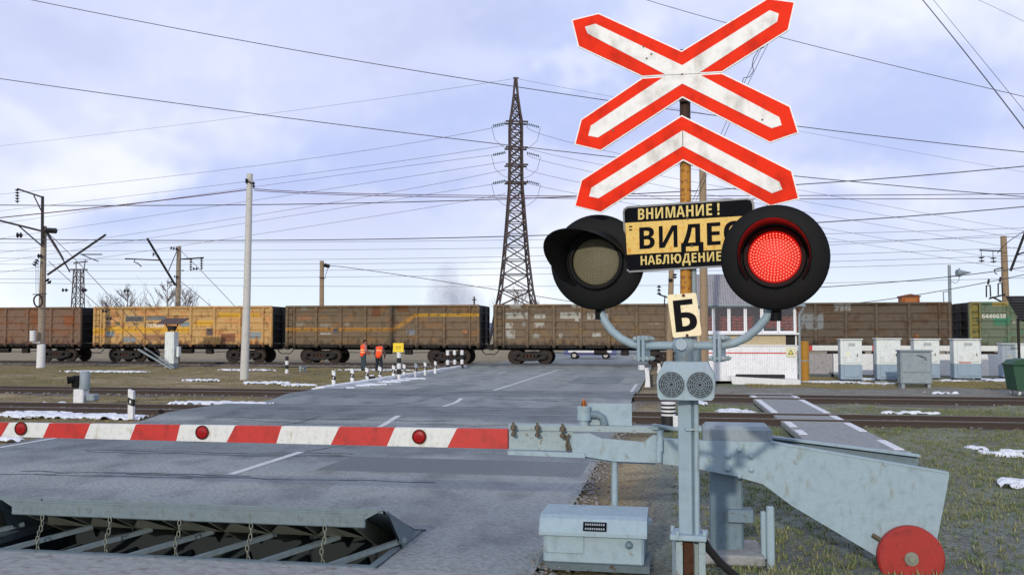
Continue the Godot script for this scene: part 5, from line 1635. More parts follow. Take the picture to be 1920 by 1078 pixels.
func build_signal():
	var t := thing("crossing_signal", "grey level crossing signal post with two round black lamps, the right one lit red", "crossing signal", SIG)
	# square post on its plate and pedestal
	var yb: float = Vector3(-0.0034, 0.9736, 0).y
	var yt: float = Vector3(-0.0092, 1.907, 0).y
	var b := MB.new()
	var turned := Basis(Vector3.UP, deg_to_rad(-40))
	b.cbox(Vector3(0, (yb + yt) / 2, 0), Vector3(0.082, yt - yb, 0.082), 0.008, turned)
	part(t, "post", b, M.paint)
	b = MB.new()
	b.cbox(Vector3(0.005, yb, 0), Vector3(0.2, 0.03, 0.2), 0.006, Basis(Vector3.UP, deg_to_rad(-15)))
	for s in [[-0.075, 0.075], [0.075, 0.075], [0.075, -0.075], [-0.075, -0.075]]:
		b.cyl(Vector3(s[0], yb, s[1]), Vector3(s[0], yb + 0.035, s[1]), 0.013, -1, 6)
	part(t, "base_plate", b, M.paint)
	for s in [-1.0, 1.0]:
		b = MB.new()
		b.box(Vector3(0.075 * s, (yb - 0.02) / 2, 0.0), Vector3(0.012, yb - 0.03, 0.13))
		b.box(Vector3(0.06 * s, (yb - 0.02) / 2, 0.06), Vector3(0.03, yb - 0.03, 0.012))
		b.box(Vector3(0.06 * s, (yb - 0.02) / 2, -0.06), Vector3(0.03, yb - 0.03, 0.012))
		part(t, "pedestal_leg", b, M.paint_rusty)
	b = MB.new()
	b.box(Vector3(0, (yb - 0.02) / 2, -0.02), Vector3(0.06, yb - 0.04, 0.03))
	part(t, "pedestal_core", b, M.rust)
	b = MB.new()
	var cx: Vector3 = Vector3(0.0406, 1.582, 0.05)
	b.cyl(Vector3(cx.x, yb + 0.01, 0.05), Vector3(cx.x, yt, 0.05), 0.0145, -1, 10)
	part(t, "conduit", b, M.paint)
	b = MB.new()
	b.box(Vector3(cx.x - 0.02, Vector3(0.0326, 1.568, 0).y, 0.05), Vector3(0.085, 0.012, 0.04))
	b.cyl(Vector3(cx.x + 0.01, Vector3(0.0326, 1.568, 0).y, 0.05), Vector3(cx.x + 0.025, Vector3(0.0326, 1.568, 0).y, 0.05), 0.02, -1, 10)
	part(t, "conduit_clamp", b, M.paint)
	b = MB.new()
	b.tube([Vector3(0.0625, 0.9825, 0), Vector3(0.1154, 0.8939, 0), Vector3(0.1802, 0.8173, 0), Vector3(0.2777, 0.732, 0), Vector3(0.3803, 0.5999, 0)], 0.022, 8)
	part(t, "cable_hose", b, M.tyre)
	# neck, junction and the pipe that carries the lamps
	b = MB.new()
	b.tube([Vector3(-0.0125, 1.877, 0), Vector3(-0.0117, 1.961, 0), Vector3(-0.0108, 2.058, 0)], [0.058, 0.056, 0.048], 18)
	b.cyl(Vector3(0.0499, 1.887, 0.02), Vector3(0.0482, 2.013, 0.02), 0.03, 0.03, 12)
	part(t, "neck", b, M.paint_dark)
	b = MB.new()
	b.ball(Vector3(-0.014, 2.037, 0), 0.064, 10, Vector3(1.05, 0.95, 1.0))
	b.cyl(Vector3(-0.036, 2.04, 0.037), Vector3(-0.0428, 2.041, 0.0734), 0.04, 0.034, 8)
	part(t, "junction", b, M.paint)
	b = MB.new()
	b.tube([Vector3(-0.0127, 2.034, -0.0073), Vector3(-0.1316, 2.033, -0.076), Vector3(-0.2307, 2.029, -0.1332), Vector3(-0.2883, 2.041, -0.1664), Vector3(-0.3465, 2.072, -0.2), Vector3(-0.3965, 2.116, -0.2289), Vector3(-0.432, 2.167, -0.2494), Vector3(-0.4558, 2.215, -0.2632), Vector3(-0.4676, 2.272, -0.27)], 0.0235, 12)
	part(t, "left_pipe", b, M.paint)
	b = MB.new()
	b.tube([Vector3(-0.0127, 2.034, -0.0073), Vector3(0.0872, 2.034, 0.0503), Vector3(0.1718, 2.035, 0.0992), Vector3(0.2394, 2.05, 0.1382), Vector3(0.3012, 2.083, 0.1739), Vector3(0.3524, 2.132, 0.2034), Vector3(0.3905, 2.184, 0.2255), Vector3(0.4135, 2.233, 0.2387), Vector3(0.4215, 2.273, 0.2433)], 0.0235, 12)
	part(t, "right_pipe", b, M.paint)
	for px in [[Vector3(-0.225, 2.026, -0.1299), -1.0], [Vector3(0.1639, 2.032, 0.0946), 1.0]]:
		var at: Vector3 = px[0]
		var bs := Basis(Vector3.UP, deg_to_rad(-30))
		for s in [-0.014, 0.014]:
			b = MB.new()
			b.x = Transform3D(bs, at)
			b.cbox(Vector3(s, -0.012, 0), Vector3(0.02, 0.15, 0.1), 0.006)
			part(t, "flange", b, M.paint)
		for s in [[0.045, 0.035], [0.045, -0.035], [-0.068, 0.035], [-0.068, -0.035]]:
			b = MB.new()
			b.x = Transform3D(bs, at)
			b.cyl(Vector3(-0.05, s[0], s[1]), Vector3(0.055, s[0], s[1]), 0.008, -1, 8)
			b.cyl(Vector3(-0.045, s[0], s[1]), Vector3(-0.026, s[0], s[1]), 0.015, -1, 6)
			b.cyl(Vector3(0.026, s[0], s[1]), Vector3(0.045, s[0], s[1]), 0.015, -1, 6)
			part(t, "bolt", b, M.paint_rusty)
	# upper mast
	b = MB.new()
	b.cyl(Vector3(-0.002, 2.027, 0), Vector3(0.0044, 3.119, 0), 0.033, 0.031, 14)
	part(t, "upper_mast", b, M.mast_yellow)
	b = MB.new()
	b.cyl(Vector3(0.0044, 3.119, 0), Vector3(0.006, 3.627, 0), 0.031, 0.03, 14)
	part(t, "mast_top", b, M.mast_brown)
	b = MB.new()
	b.cyl(Vector3(0.042, 1.998, 0.02), Vector3(0.0435, 2.724, 0.02), 0.0145, -1, 10)
	part(t, "side_conduit", b, M.cabinet_grey)
	lamp(t, "lamp", Vector3(-0.4948, 2.523, -0.1702), deg_to_rad(-17), false)
	lamp(t, "lamp_001", Vector3(0.4057, 2.507, 0.3497), deg_to_rad(-18), true)
	signs()
	speaker()

func lamp(t: Node3D, called: String, at: Vector3, yaw: float, lit: bool):
	var o := Node3D.new()
	o.name = called
	t.add_child(o, true)
	o.position = at
	o.rotation = Vector3(0.02, yaw, 0)
	o.set_meta("label", "right signal lamp, lit red" if lit else "left signal lamp, unlit with a clear lens")
	var rx := Transform3D(Basis(Vector3.RIGHT, PI / 2), Vector3.ZERO)   # lathe axis y to z
	var b := MB.new()
	b.x = rx
	b.lathe([Vector2(0.165, 0.0), Vector2(0.22, -0.003), Vector2(0.268, -0.016), Vector2(0.279, -0.022), Vector2(0.282, -0.028), Vector2(0.277, -0.033), Vector2(0.15, -0.022)], 56)
	part(o, "backplate", b, M.black)
	b = MB.new()
	b.x = rx
	b.lathe([Vector2(0.16, -0.01), Vector2(0.155, -0.09), Vector2(0.12, -0.16), Vector2(0.05, -0.18), Vector2(0.0, -0.18)], 32)
	b.cyl(Vector3(0, -0.1, 0.2), Vector3(0, -0.1, 0.34), 0.03)
	part(o, "housing", b, M.black)
	b = MB.new()
	b.x = rx
	b.lathe([Vector2(0.166, -0.004), Vector2(0.166, 0.016), Vector2(0.158, 0.026), Vector2(0.142, 0.026), Vector2(0.136, 0.004)], 40, true)
	part(o, "lens_ring", b, M.black)
	# visor: a tunnel cut back towards its lower edges
	b = MB.new()
	var n := 36
	var reach := 0.26 if lit else 0.31
	var roll := 0.0 if lit else -0.45
	var bend := Vector3.ZERO if lit else Vector3(-0.30, -0.04, 0)   # this hood has been knocked to one side
	var half := 2.25 if lit else 1.95
	for k in n:
		var q := []
		for e in 2:
			var a := lerpf(-half, half, float(k + e) / n)
			var f := cos(clampf(a / half * PI / 2, -PI / 2, PI / 2))
			var l := 0.012 + reach * pow(maxf(f, 0.0), 1.3)
			for r in [0.179, 0.174]:
				q.append(Vector3(sin(a + roll) * r, cos(a + roll) * r, 0.01))
				q.append(Vector3(sin(a + roll) * (r + 0.008), cos(a + roll) * (r + 0.008), 0.01 + l) + bend * l)
		b.q(q[0], q[1], q[5], q[4], 1)
		b.q(q[2], q[6], q[7], q[3], 2)
		b.q(q[1], q[3], q[7], q[5], 3)
	part(o, "visor", b, M.black)
	b = MB.new()
	b.x = rx
	var prof := [Vector2(0.0, 0.032)]
	for k in range(1, 9):
		var r := 0.137 * k / 8.0
		prof.append(Vector2(r, 0.032 - 0.026 * pow(r / 0.137, 2)))
	b.lathe(prof, 40)
	if not lit:
		var lm := plain(Color(0.40, 0.38, 0.29), 0.55)
		lm.albedo_texture = ntex(70, 0.05, [[0.0, Color(0.72, 0.71, 0.68)], [0.5, Color(0.9, 0.9, 0.88)], [1.0, Color(1, 1, 1)]], 256, 3)
		lm.uv1_triplanar = true
		lm.uv1_scale = Vector3.ONE * 3.0
		part(o, "lens", b, lm)
		var d := MB.new()
		d.ball(Vector3.ZERO, 0.0042, 4, Vector3(1, 1, 0.5))
		beads(o, "lens_bead", d.mesh(), plain(Color(0.48, 0.46, 0.36), 0.5), 15)
	else:
		var rm := plain(Color(0.30, 0.02, 0.01), 0.6)
		rm.emission_enabled = true
		rm.emission = Color(1.0, 0.10, 0.06)
		rm.emission_energy_multiplier = 0.42
		part(o, "lens", b, rm)
		var d := MB.new()
		d.ball(Vector3.ZERO, 0.0041, 4, Vector3(1, 1, 0.7))
		var em := plain(Color(0.9, 0.3, 0.2), 0.6)
		em.emission_enabled = true
		em.emission = Color(1.0, 0.42, 0.34)
		em.emission_energy_multiplier = 1.9
		beads(o, "led_bulb", d.mesh(), em, 9)
		var l := OmniLight3D.new()
		l.name = "red_light"
		l.light_color = Color(1.0, 0.06, 0.09)
		l.light_energy = 0.07
		l.light_size = 0.08
		l.omni_range = 30.0
		l.omni_attenuation = 2.0
		l.shadow_enabled = true
		l.position = Vector3(0, 0.0, 0.10)
		o.add_child(l)
	# worn white scratches on the rim
	b = MB.new()
	if lit:
		for k in 2:
			b.x = Transform3D(Basis(Vector3.BACK, -1.15 + k * 0.09))
			b.box(Vector3(0, 0.248, -0.02), Vector3(0.005, 0.05, 0.004), Basis(Vector3.RIGHT, -0.35))
	else:
		b.x = Transform3D(Basis(Vector3.BACK, 0.3))
		b.box(Vector3(0, 0.262, -0.027), Vector3(0.006, 0.03, 0.004), Basis(Vector3.RIGHT, -0.5))
	part(o, "paint_scratch", b, M.sign_white)

func beads(o: Node3D, called: String, m: Mesh, mt: Material, rings: int):
	var at := []
	for k in rings:
		var r := 0.131 * (k + 0.45) / rings
		var n := maxi(1, int(TAU * r / (0.131 / rings * 1.12)))
		for j in n:
			var a := TAU * (j + 0.5 * (k % 2)) / n
			at.append(Transform3D(Basis(), Vector3(cos(a) * r, sin(a) * r, 0.033 - 0.026 * pow(r / 0.137, 2))))
	var mm := MultiMesh.new()
	mm.transform_format = MultiMesh.TRANSFORM_3D
	mm.mesh = m
	mm.instance_count = at.size()
	for k in at.size(): mm.set_instance_transform(k, at[k])
	var i := MultiMeshInstance3D.new()
	i.multimesh = mm
	i.material_override = mt
	i.name = called
	i.set_meta("kind", "stuff")
	o.add_child(i)

func sign_at(called: String, label: String, psi: float, off: float) -> Node3D:
	var a := deg_to_rad(psi)
	return thing(called, label, "sign", SIG + Vector3(-sin(a), 0, cos(a)) * off, -a)

func layer(t: Node3D, called: String, poly: Array, z0: float, z1: float, mt: Material):
	var b := MB.new()
	b.prism(poly, z0, z1)
	part(t, called, b, mt)

func signs():
	# crossbuck of an upper and a lower half that meet on a level joint
	var t := sign_at("crossbuck_sign", "red and white crossbuck, the X at the top of the signal mast", 15.0, 0.07)
	var up: Array = [Vector2(-0.6451, 3.947), Vector2(-0.4817, 3.973), Vector2(-0.0057, 3.71), Vector2(0.4694, 3.969), Vector2(0.6164, 3.934), Vector2(0.5802, 3.777), Vector2(0.2174, 3.568), Vector2(-0.0029, 3.572), Vector2(-0.2306, 3.575), Vector2(-0.6058, 3.782)]
	var upw: Array = [Vector2(-0.5623, 3.896), Vector2(-0.5003, 3.909), Vector2(-0.003, 3.624), Vector2(0.4798, 3.897), Vector2(0.5278, 3.873), Vector2(0.5187, 3.829), Vector2(0.0857, 3.571), Vector2(-0.0029, 3.573), Vector2(-0.0946, 3.576), Vector2(-0.5479, 3.855)]
	var dn: Array = [Vector2(0.5823, 3.352), Vector2(0.6247, 3.201), Vector2(0.4694, 3.153), Vector2(-0.0041, 3.439), Vector2(-0.4739, 3.158), Vector2(-0.6302, 3.204), Vector2(-0.5914, 3.35), Vector2(-0.2307, 3.571), Vector2(-0.0029, 3.569), Vector2(0.2174, 3.565)]
	var dnw: Array = [Vector2(0.5217, 3.293), Vector2(0.5343, 3.248), Vector2(0.4801, 3.234), Vector2(-0.004, 3.519), Vector2(-0.4891, 3.237), Vector2(-0.5464, 3.251), Vector2(-0.5304, 3.309), Vector2(-0.0947, 3.573), Vector2(-0.0029, 3.57), Vector2(0.0857, 3.568)]
	layer(t, "upper_plate", up, -0.012, 0.0, M.sign_edge)
	layer(t, "upper_red_field", inset(up, 0.0075), 0.0, 0.0025, M.sign_red)
	layer(t, "upper_white_field", upw, 0.0025, 0.0045, M.sign_white)
	layer(t, "lower_plate", dn, -0.012, 0.0, M.sign_edge)
	layer(t, "lower_red_field", inset(dn, 0.0075), 0.0, 0.0025, M.sign_red)
	layer(t, "lower_white_field", dnw, 0.0025, 0.0045, M.sign_white)
	var b := MB.new()
	var c: Vector2 = [Vector2(-0.0029, 3.571)][0]
	b.bar(Vector3(c.x, c.y - 0.15, -0.035), Vector3(c.x, c.y + 0.15, -0.035), 0.05, 0.04)
	part(t, "rear_bracket", b, M.mast_brown)
	var holes := MB.new()
	for p in [Vector2(-0.0044, 3.572), Vector2(-0.222, 3.749), Vector2(-0.1766, 3.702), Vector2(-0.2042, 3.679), Vector2(0.4314, 3.284), Vector2(-0.4006, 3.273)]:
		holes.cyl(Vector3(p.x, p.y, 0.004), Vector3(p.x, p.y, 0.0065), 0.006, -1, 8)
	part(t, "bolt_head", holes, M.bolt)
	# chevron beneath
	t = sign_at("chevron_sign", "red and white chevron plate beneath the crossbuck", 15.0, 0.06)
	var ol: Array = [Vector2(-0.01, 3.342), Vector2(0.5868, 2.996), Vector2(0.6223, 2.837), Vector2(0.4675, 2.803), Vector2(-0.0041, 3.081), Vector2(-0.4771, 2.798), Vector2(-0.6334, 2.842), Vector2(-0.5924, 2.997)]
	var ow: Array = [Vector2(-0.0049, 3.253), Vector2(0.5168, 2.936), Vector2(0.5328, 2.893), Vector2(0.4775, 2.874), Vector2(-0.0057, 3.163), Vector2(-0.4888, 2.884), Vector2(-0.5438, 2.897), Vector2(-0.5317, 2.946)]
	layer(t, "plate", ol, -0.012, 0.0, M.sign_edge)
	layer(t, "red_field", inset(ol, 0.0075), 0.0, 0.0025, M.sign_red)
	layer(t, "white_field", ow, 0.0025, 0.0045, M.sign_white)
	b = MB.new()
	var a0: Vector2 = [Vector2(-0.0049, 3.252)][0]
	var a1: Vector2 = [Vector2(-0.0051, 3.165)][0]
	b.box(Vector3(a0.x, (a0.y + a1.y) / 2, 0.0045), Vector3(0.004, a0.y - a1.y, 0.002))
	part(t, "joint_line", b, M.bolt)
	b = MB.new()
	b.bar(Vector3(a0.x, a0.y + 0.02, -0.03), Vector3(a0.x, a1.y - 0.02, -0.03), 0.05, 0.04)
	part(t, "rear_bracket", b, M.mast_brown)

	# board warning of cameras
	t = sign_at("camera_warning_board", "black and yellow board with three lines of warning text between the two lamps", 28.0, 0.05)
	var pl: Array = [Vector2(-0.3504, 2.81), Vector2(-0.3453, 2.825), Vector2(-0.3271, 2.833), Vector2(0.3637, 2.835), Vector2(0.3839, 2.828), Vector2(0.3923, 2.804), Vector2(0.3997, 2.497), Vector2(0.3909, 2.484), Vector2(-0.323, 2.468), Vector2(-0.3361, 2.481)]
	layer(t, "plate", pl, -0.004, 0.0, M.plate_black)
	layer(t, "aluminium_edge", [Vector2(-0.3636, 2.811), Vector2(-0.3568, 2.832), Vector2(-0.3303, 2.845), Vector2(0.3668, 2.845), Vector2(0.3927, 2.836), Vector2(0.401, 2.806), Vector2(0.4111, 2.494), Vector2(0.3965, 2.474), Vector2(-0.3231, 2.456), Vector2(-0.346, 2.472)], -0.018, -0.005, M.alu)
	layer(t, "yellow_band", [Vector2(-0.3458, 2.747), Vector2(0.3944, 2.745), Vector2(0.3992, 2.567), Vector2(-0.3355, 2.561)], 0.0, 0.001, M.plate_yellow)
	var row := func(s: String, p: Array, h: float, mt: Material, called: String):
		# p: where the middle of the first and of the last letter edge lie
		var x0: Vector2 = p[0]
		var x1: Vector2 = p[1]
		letters(t, called, s, mt, Vector3((x0.x + x1.x) / 2, (x0.y + x1.y) / 2, 0.002), x0.distance_to(x1), h, Basis(Vector3.BACK, (x1 - x0).angle()))
	row.call("ВНИМАНИЕ !", [Vector2(-0.265, 2.791), Vector2(0.2128, 2.792)], 0.066, M.letter_yellow, "text_line")
	row.call("ВИДЕО", [Vector2(-0.2581, 2.633), Vector2(0.3524, 2.639)], 0.166, M.plate_black, "text_line")
	row.call("НАБЛЮДЕНИЕ", [Vector2(-0.2509, 2.515), Vector2(0.22, 2.522)], 0.07, M.letter_yellow, "text_line")
	b = MB.new()
	for p in [Vector2(0.053, 2.594), Vector2(0.0299, 2.749)]:
		b.cyl(Vector3(p.x, p.y, 0.001), Vector3(p.x, p.y, 0.006), 0.006, -1, 8)
	part(t, "rivet", b, M.bolt)
	b = MB.new()
	for p in [Vector2(-0.3114, 2.723), Vector2(-0.3115, 2.704)]:
		b.box(Vector3(p.x, p.y, 0.001), Vector3(0.02, 0.008, 0.002), Basis(Vector3.BACK, 0.1))
	part(t, "small_mark", b, M.plate_black)

	# letter plate
	t = sign_at("letter_plate", "small cream plate with the black letter Б, tilted on the mast under the text board", 15.0, 0.085)
	var corners: Array = [Vector2(-0.0904, 2.32), Vector2(0.054, 2.329), Vector2(0.0627, 2.323), Vector2(0.0895, 2.103), Vector2(0.0836, 2.091), Vector2(-0.06, 2.078), Vector2(-0.0688, 2.085), Vector2(-0.0979, 2.31)]
	layer(t, "plate", corners, -0.003, 0.0, M.plate_cream)
	var m: Vector2 = [Vector2(0.0014, 2.203)][0]
	letters(t, "letter", "Б", M.plate_black, Vector3(m.x, m.y, 0.001), 0.122, 0.178, Basis(Vector3.BACK, 0.095))
	b = MB.new()
	for p in [Vector2(-0.0078, 2.315), Vector2(0.0106, 2.091)]:
		b.cyl(Vector3(p.x, p.y, 0.0), Vector3(p.x, p.y, 0.008), 0.009, -1, 6)
	part(t, "bolt", b, M.rust)
	b = MB.new()
	b.bar(Vector3(m.x, m.y + 0.1, -0.03), Vector3(m.x, m.y - 0.1, -0.03), 0.05, 0.03)
	part(t, "rear_bracket", b, M.mast_yellow)

func speaker():
	var c: Vector2 = [Vector2(0.002, 1.837)][0]
	var t := thing("loudspeaker_box", "grey box with two round loudspeaker grilles on the signal post", "loudspeaker", SIG + Basis(Vector3.UP, deg_to_rad(-14)) * Vector3(c.x, c.y, 0.16), deg_to_rad(-14))
	var b := MB.new()
	var pf := []
	for k in [[-0.152, -0.085], [-0.138, -0.1], [0.138, -0.1], [0.152, -0.085], [0.158, 0.0], [0.150, 0.05], [0.138, 0.064], [-0.138, 0.064], [-0.150, 0.05], [-0.158, 0.0]]:
		pf.append(Vector2(k[0], k[1]))
	b.prism(pf, -0.15, 0.0)
	b.x = Transform3D()
	# sloped hood over the back
	b.prism([Vector2(-0.138, 0.064), Vector2(0.138, 0.064), Vector2(0.118, 0.108), Vector2(-0.118, 0.108)], -0.15, -0.035)
	b.q(Vector3(-0.138, 0.064, 0.0), Vector3(0.138, 0.064, 0.0), Vector3(0.118, 0.108, -0.035), Vector3(-0.118, 0.108, -0.035))
	b.t(Vector3(0.138, 0.064, 0.0), Vector3(0.138, 0.064, -0.035), Vector3(0.118, 0.108, -0.035))
	b.t(Vector3(-0.138, 0.064, 0.0), Vector3(-0.118, 0.108, -0.035), Vector3(-0.138, 0.064, -0.035))
	part(t, "case", b, M.paint)
	for s in [-0.077, 0.077]:
		b = MB.new()
		b.x = Transform3D(Basis(Vector3.RIGHT, PI / 2), Vector3(s, -0.016, 0.001))
		b.lathe([Vector2(0.0, 0.001), Vector2(0.068, 0.001), Vector2(0.068, -0.002)], 32, true)
		var g := part(t, "grille", b, M.black_in)
		b = MB.new()
		b.x = Transform3D(Basis(Vector3.RIGHT, PI / 2), Vector3(s, -0.016, 0.001))
		for r in [0.012, 0.024, 0.036, 0.048, 0.060, 0.070]:
			b.lathe([Vector2(r - 0.0022, 0.002), Vector2(r - 0.0022, 0.005), Vector2(r + 0.0022, 0.005), Vector2(r + 0.0022, 0.002)], 32, true)
		for k in 12:
			b.x = Transform3D(Basis(Vector3.BACK, TAU * k / 12), Vector3(s, -0.016, 0.004))
			b.box(Vector3(0.04, 0, 0), Vector3(0.06, 0.0035, 0.003))
		part(g, "grille_ring", b, M.paint_dark)
	b = MB.new()
	b.box(Vector3(0, -0.02, -0.15), Vector3(0.1, 0.12, 0.05))
	part(t, "mounting_plate", b, M.paint_dark)


func build_barrier():
	# everything stands in the plane w = 8.95; local x = u, z towards the camera
	var t := thing("level_crossing_barrier", "lowered level crossing barrier with red and white boom and pale grey counterweight", "barrier", W(0, 0, 8.95), TURN)
	# boom, tapered, striped with slanted bands: from the clamp at the right to the far left
	var e0: Array = [Vector2(-1.612, 1.155), Vector2(-1.612, 0.9602), Vector2(-7.319, 1.123), Vector2(-7.314, 0.9708)]
	var x0: float = e0[0].x
	var x1: float = e0[2].x
	var slope_t: float = (e0[0].y - e0[2].y) / (x0 - x1)
	var slope_b: float = (e0[1].y - e0[3].y) / (x0 - x1)
	var top := func(x: float) -> float: return e0[0].y + slope_t * (x - x0)
	var bot := func(x: float) -> float: return e0[1].y + slope_b * (x - x0)
	# band edges along the top, pixel columns measured on the boom, from the clamp outward
	var cuts: Array = [Vector2(-1.612, 1.155), Vector2(-2.13, 1.151), Vector2(-2.777, 1.151), Vector2(-3.37, 1.145), Vector2(-4, 1.145), Vector2(-4.519, 1.142), Vector2(-5.146, 1.137), Vector2(-5.661, 1.134), Vector2(-6.199, 1.13), Vector2(-6.695, 1.128), Vector2(-7.187, 1.119), Vector2(-7.687, 1.117), Vector2(-8.162, 1.115), Vector2(-8.679, 1.106)]
	var cutb: Array = [Vector2(-1.612, 0.9602), Vector2(-2.229, 0.9628), Vector2(-2.86, 0.9655), Vector2(-3.461, 0.9692), Vector2(-4.057, 0.9733), Vector2(-4.613, 0.9731), Vector2(-5.186, 0.9783), Vector2(-5.727, 0.9789), Vector2(-6.265, 0.9797), Vector2(-6.769, 0.9814), Vector2(-7.282, 0.9773), Vector2(-7.783, 0.9735), Vector2(-8.259, 0.9703), Vector2(-8.777, 0.9664)]
	for k in cuts.size() - 1:
		var a: float = cuts[k].x
		var c: float = cuts[k + 1].x
		var a2: float = cutb[k].x
		var c2: float = cutb[k + 1].x
		var b := MB.new()
		b.prism([Vector2(a, top.call(a)), Vector2(c, top.call(c)), Vector2(c2, bot.call(c2)), Vector2(a2, bot.call(a2))], -0.035, 0.035)
		part(t, "red_band" if k % 2 == 0 else "white_band", b, M.boom_red if k % 2 == 0 else M.boom_white)
	for p in [Vector2(-2.518, 1.064), Vector2(-4.887, 1.063), Vector2(-7.033, 1.064), Vector2(-9.381, 1.058)]:
		var b := MB.new()
		b.x = Transform3D(Basis(Vector3.RIGHT, PI / 2), Vector3(p.x, p.y, 0.036))
		b.lathe([Vector2(0.0, 0.03), Vector2(0.02, 0.03), Vector2(0.024, 0.024), Vector2(0.055, 0.02), Vector2(0.062, 0.012), Vector2(0.068, 0.0)], 24, true)
		var rl := part(t, "reflector", b, M.reflector)
		b = MB.new()
		b.x = Transform3D(Basis(Vector3.RIGHT, PI / 2), Vector3(p.x, p.y, 0.035))
		b.lathe([Vector2(0.066, 0.0), Vector2(0.066, 0.018), Vector2(0.074, 0.018), Vector2(0.074, 0.0)], 24, true)
		part(rl, "rim", b, M.rust)

	# clamp and bracket that hold the boom
	var flat := func(called: String, poly: Array, z0: float, z1: float, mt: Material):
		var b := MB.new()
		b.prism(poly, z0, z1)
		return part(t, called, b, mt)
	flat.call("clamp_plate", [Vector2(-1.592, 1.15), Vector2(-0.9511, 1.146), Vector2(-0.9517, 0.9601), Vector2(-1.592, 0.9616)], 0.06, 0.075, M.paint_rusty)
	flat.call("clamp_base", [Vector2(-1.598, 0.9562), Vector2(-0.837, 0.9471), Vector2(-0.8372, 0.9007), Vector2(-1.598, 0.9144)], -0.06, 0.12, M.paint)
	flat.call("upper_beam", [Vector2(-1.592, 1.208), Vector2(-0.0809, 1.208), Vector2(-0.0814, 1.152), Vector2(-1.592, 1.156)], -0.05, 0.10, M.paint_rusty)
	flat.call("bracket_plate", [Vector2(-0.9616, 1.131), Vector2(-0.7946, 1.139), Vector2(-0.6806, 1.09), Vector2(-0.2699, 1.062), Vector2(-0.188, 1.13), Vector2(-0.1474, 1.131), Vector2(-0.1596, 0.8656), Vector2(-0.5682, 0.8711), Vector2(-0.8372, 0.911), Vector2(-0.9622, 0.9495)], 0.06, 0.09, M.paint)
	flat.call("bracket_plate", [Vector2(-0.9832, 1.109), Vector2(-0.8124, 1.117), Vector2(-0.6959, 1.067), Vector2(-0.276, 1.039), Vector2(-0.1922, 1.108), Vector2(-0.1507, 1.109), Vector2(-0.1632, 0.8379), Vector2(-0.5809, 0.8435), Vector2(-0.856, 0.8843), Vector2(-0.9839, 0.9236)], -0.03, 0.0, M.paint)
	for p in [Vector2(-1.532, 1.188), Vector2(-1.295, 1.187), Vector2(-1.049, 1.181)]:
		var b := MB.new()
		b.cyl(Vector3(p.x, p.y - 0.09, 0.165), Vector3(p.x, p.y + 0.05, 0.165), 0.012, -1, 8)
		b.cyl(Vector3(p.x, p.y - 0.02, 0.165), Vector3(p.x, p.y + 0.02, 0.165), 0.032, 0.028, 6)
		b.cyl(Vector3(p.x, p.y - 0.085, 0.165), Vector3(p.x, p.y - 0.055, 0.165), 0.024, -1, 6)
		part(t, "clamp_bolt", b, M.bolt)
	var b := MB.new()
	b.tube([Vector3(0.5333, 1.118, -8.95), Vector3(0.554, 1.061, -8.95), Vector3(0.5747, 0.9938, -8.95), Vector3(0.5746, 0.9679, -8.95)].map(func(p): return Vector3(p.x * UX + p.z * UZ, p.y, (p.z * UX - p.x * UZ) + 8.95 + 0.09)), 0.014, 6)
	b.tube([Vector3(0.5699, 1.129, -8.95), Vector3(0.5541, 1.077, -8.95), Vector3(0.5434, 1.015, -8.95), Vector3(0.5537, 0.9627, -8.95)].map(func(p): return Vector3(p.x * UX + p.z * UZ, p.y, (p.z * UX - p.x * UZ) + 8.95 + 0.1)), 0.011, 6)
	part(t, "cable", b, M.bolt)
	# cylinder and elbow on the beam
	var cy: Vector2 = [Vector2(-0.8512, 1.309)][0]
	b = MB.new()
	b.x = Transform3D(Basis(), Vector3(cy.x, cy.y, 0.05))
	b.lathe([Vector2(0.0, 0.085), Vector2(0.062, 0.085), Vector2(0.066, 0.078), Vector2(0.066, -0.05), Vector2(0.048, -0.056), Vector2(0.048, -0.13), Vector2(0.0, -0.13)], 24, true)
	part(t, "damper_cylinder", b, M.paint)
	b = MB.new()
	b.x = Transform3D(Basis(), Vector3(cy.x, cy.y, 0.05))
	b.lathe([Vector2(0.0, 0.155), Vector2(0.01, 0.155), Vector2(0.014, 0.14), Vector2(0.024, 0.13), Vector2(0.024, 0.11), Vector2(0.018, 0.105), Vector2(0.03, 0.1), Vector2(0.03, 0.085)], 12, true)
	part(t, "grease_fitting", b, M.copper)
	b = MB.new()
	b.tube([Vector3(cy.x + 0.04, cy.y + 0.0, 0.02), Vector3(cy.x + 0.13, cy.y + 0.0, 0.02), Vector3(cy.x + 0.18, cy.y - 0.03, 0.02), Vector3(cy.x + 0.2, cy.y - 0.1, 0.02)], 0.04, 10)
	part(t, "elbow_pipe", b, M.paint_dark)
	flat.call("back_plate", [Vector2(-0.8146, 1.417), Vector2(-0.3871, 1.422), Vector2(-0.3887, 1.189), Vector2(-0.8156, 1.181)], -0.02, 0.0, M.paint)
	for q in [Vector2(-0.1168, 1.081), Vector2(-0.1277, 0.9795)]:
		b = MB.new()
		b.cyl(Vector3(q.x, q.y - 0.1, 0.13), Vector3(q.x, q.y + 0.1, 0.13), 0.03, -1, 14)
		part(t, "hinge", b, M.paint)
	b = MB.new()
	var hx: Vector2 = [Vector2(-0.1813, 1.212)][0]
	b.tube([Vector3(hx.x, hx.y + 0.01, 0.1), Vector3(hx.x + 0.2, hx.y - 0.02, 0.1), Vector3(hx.x + 0.35, hx.y - 0.02, 0.1)], 0.022, 8)
	b.box(Vector3(hx.x + 0.02, hx.y, 0.12), Vector3(0.06, 0.05, 0.06))
	part(t, "latch_rod", b, M.paint_rusty)
	var vr: Array = [Vector2(-0.5558, 0.8749), Vector2(-0.5608, 0.013)]
	b = MB.new()
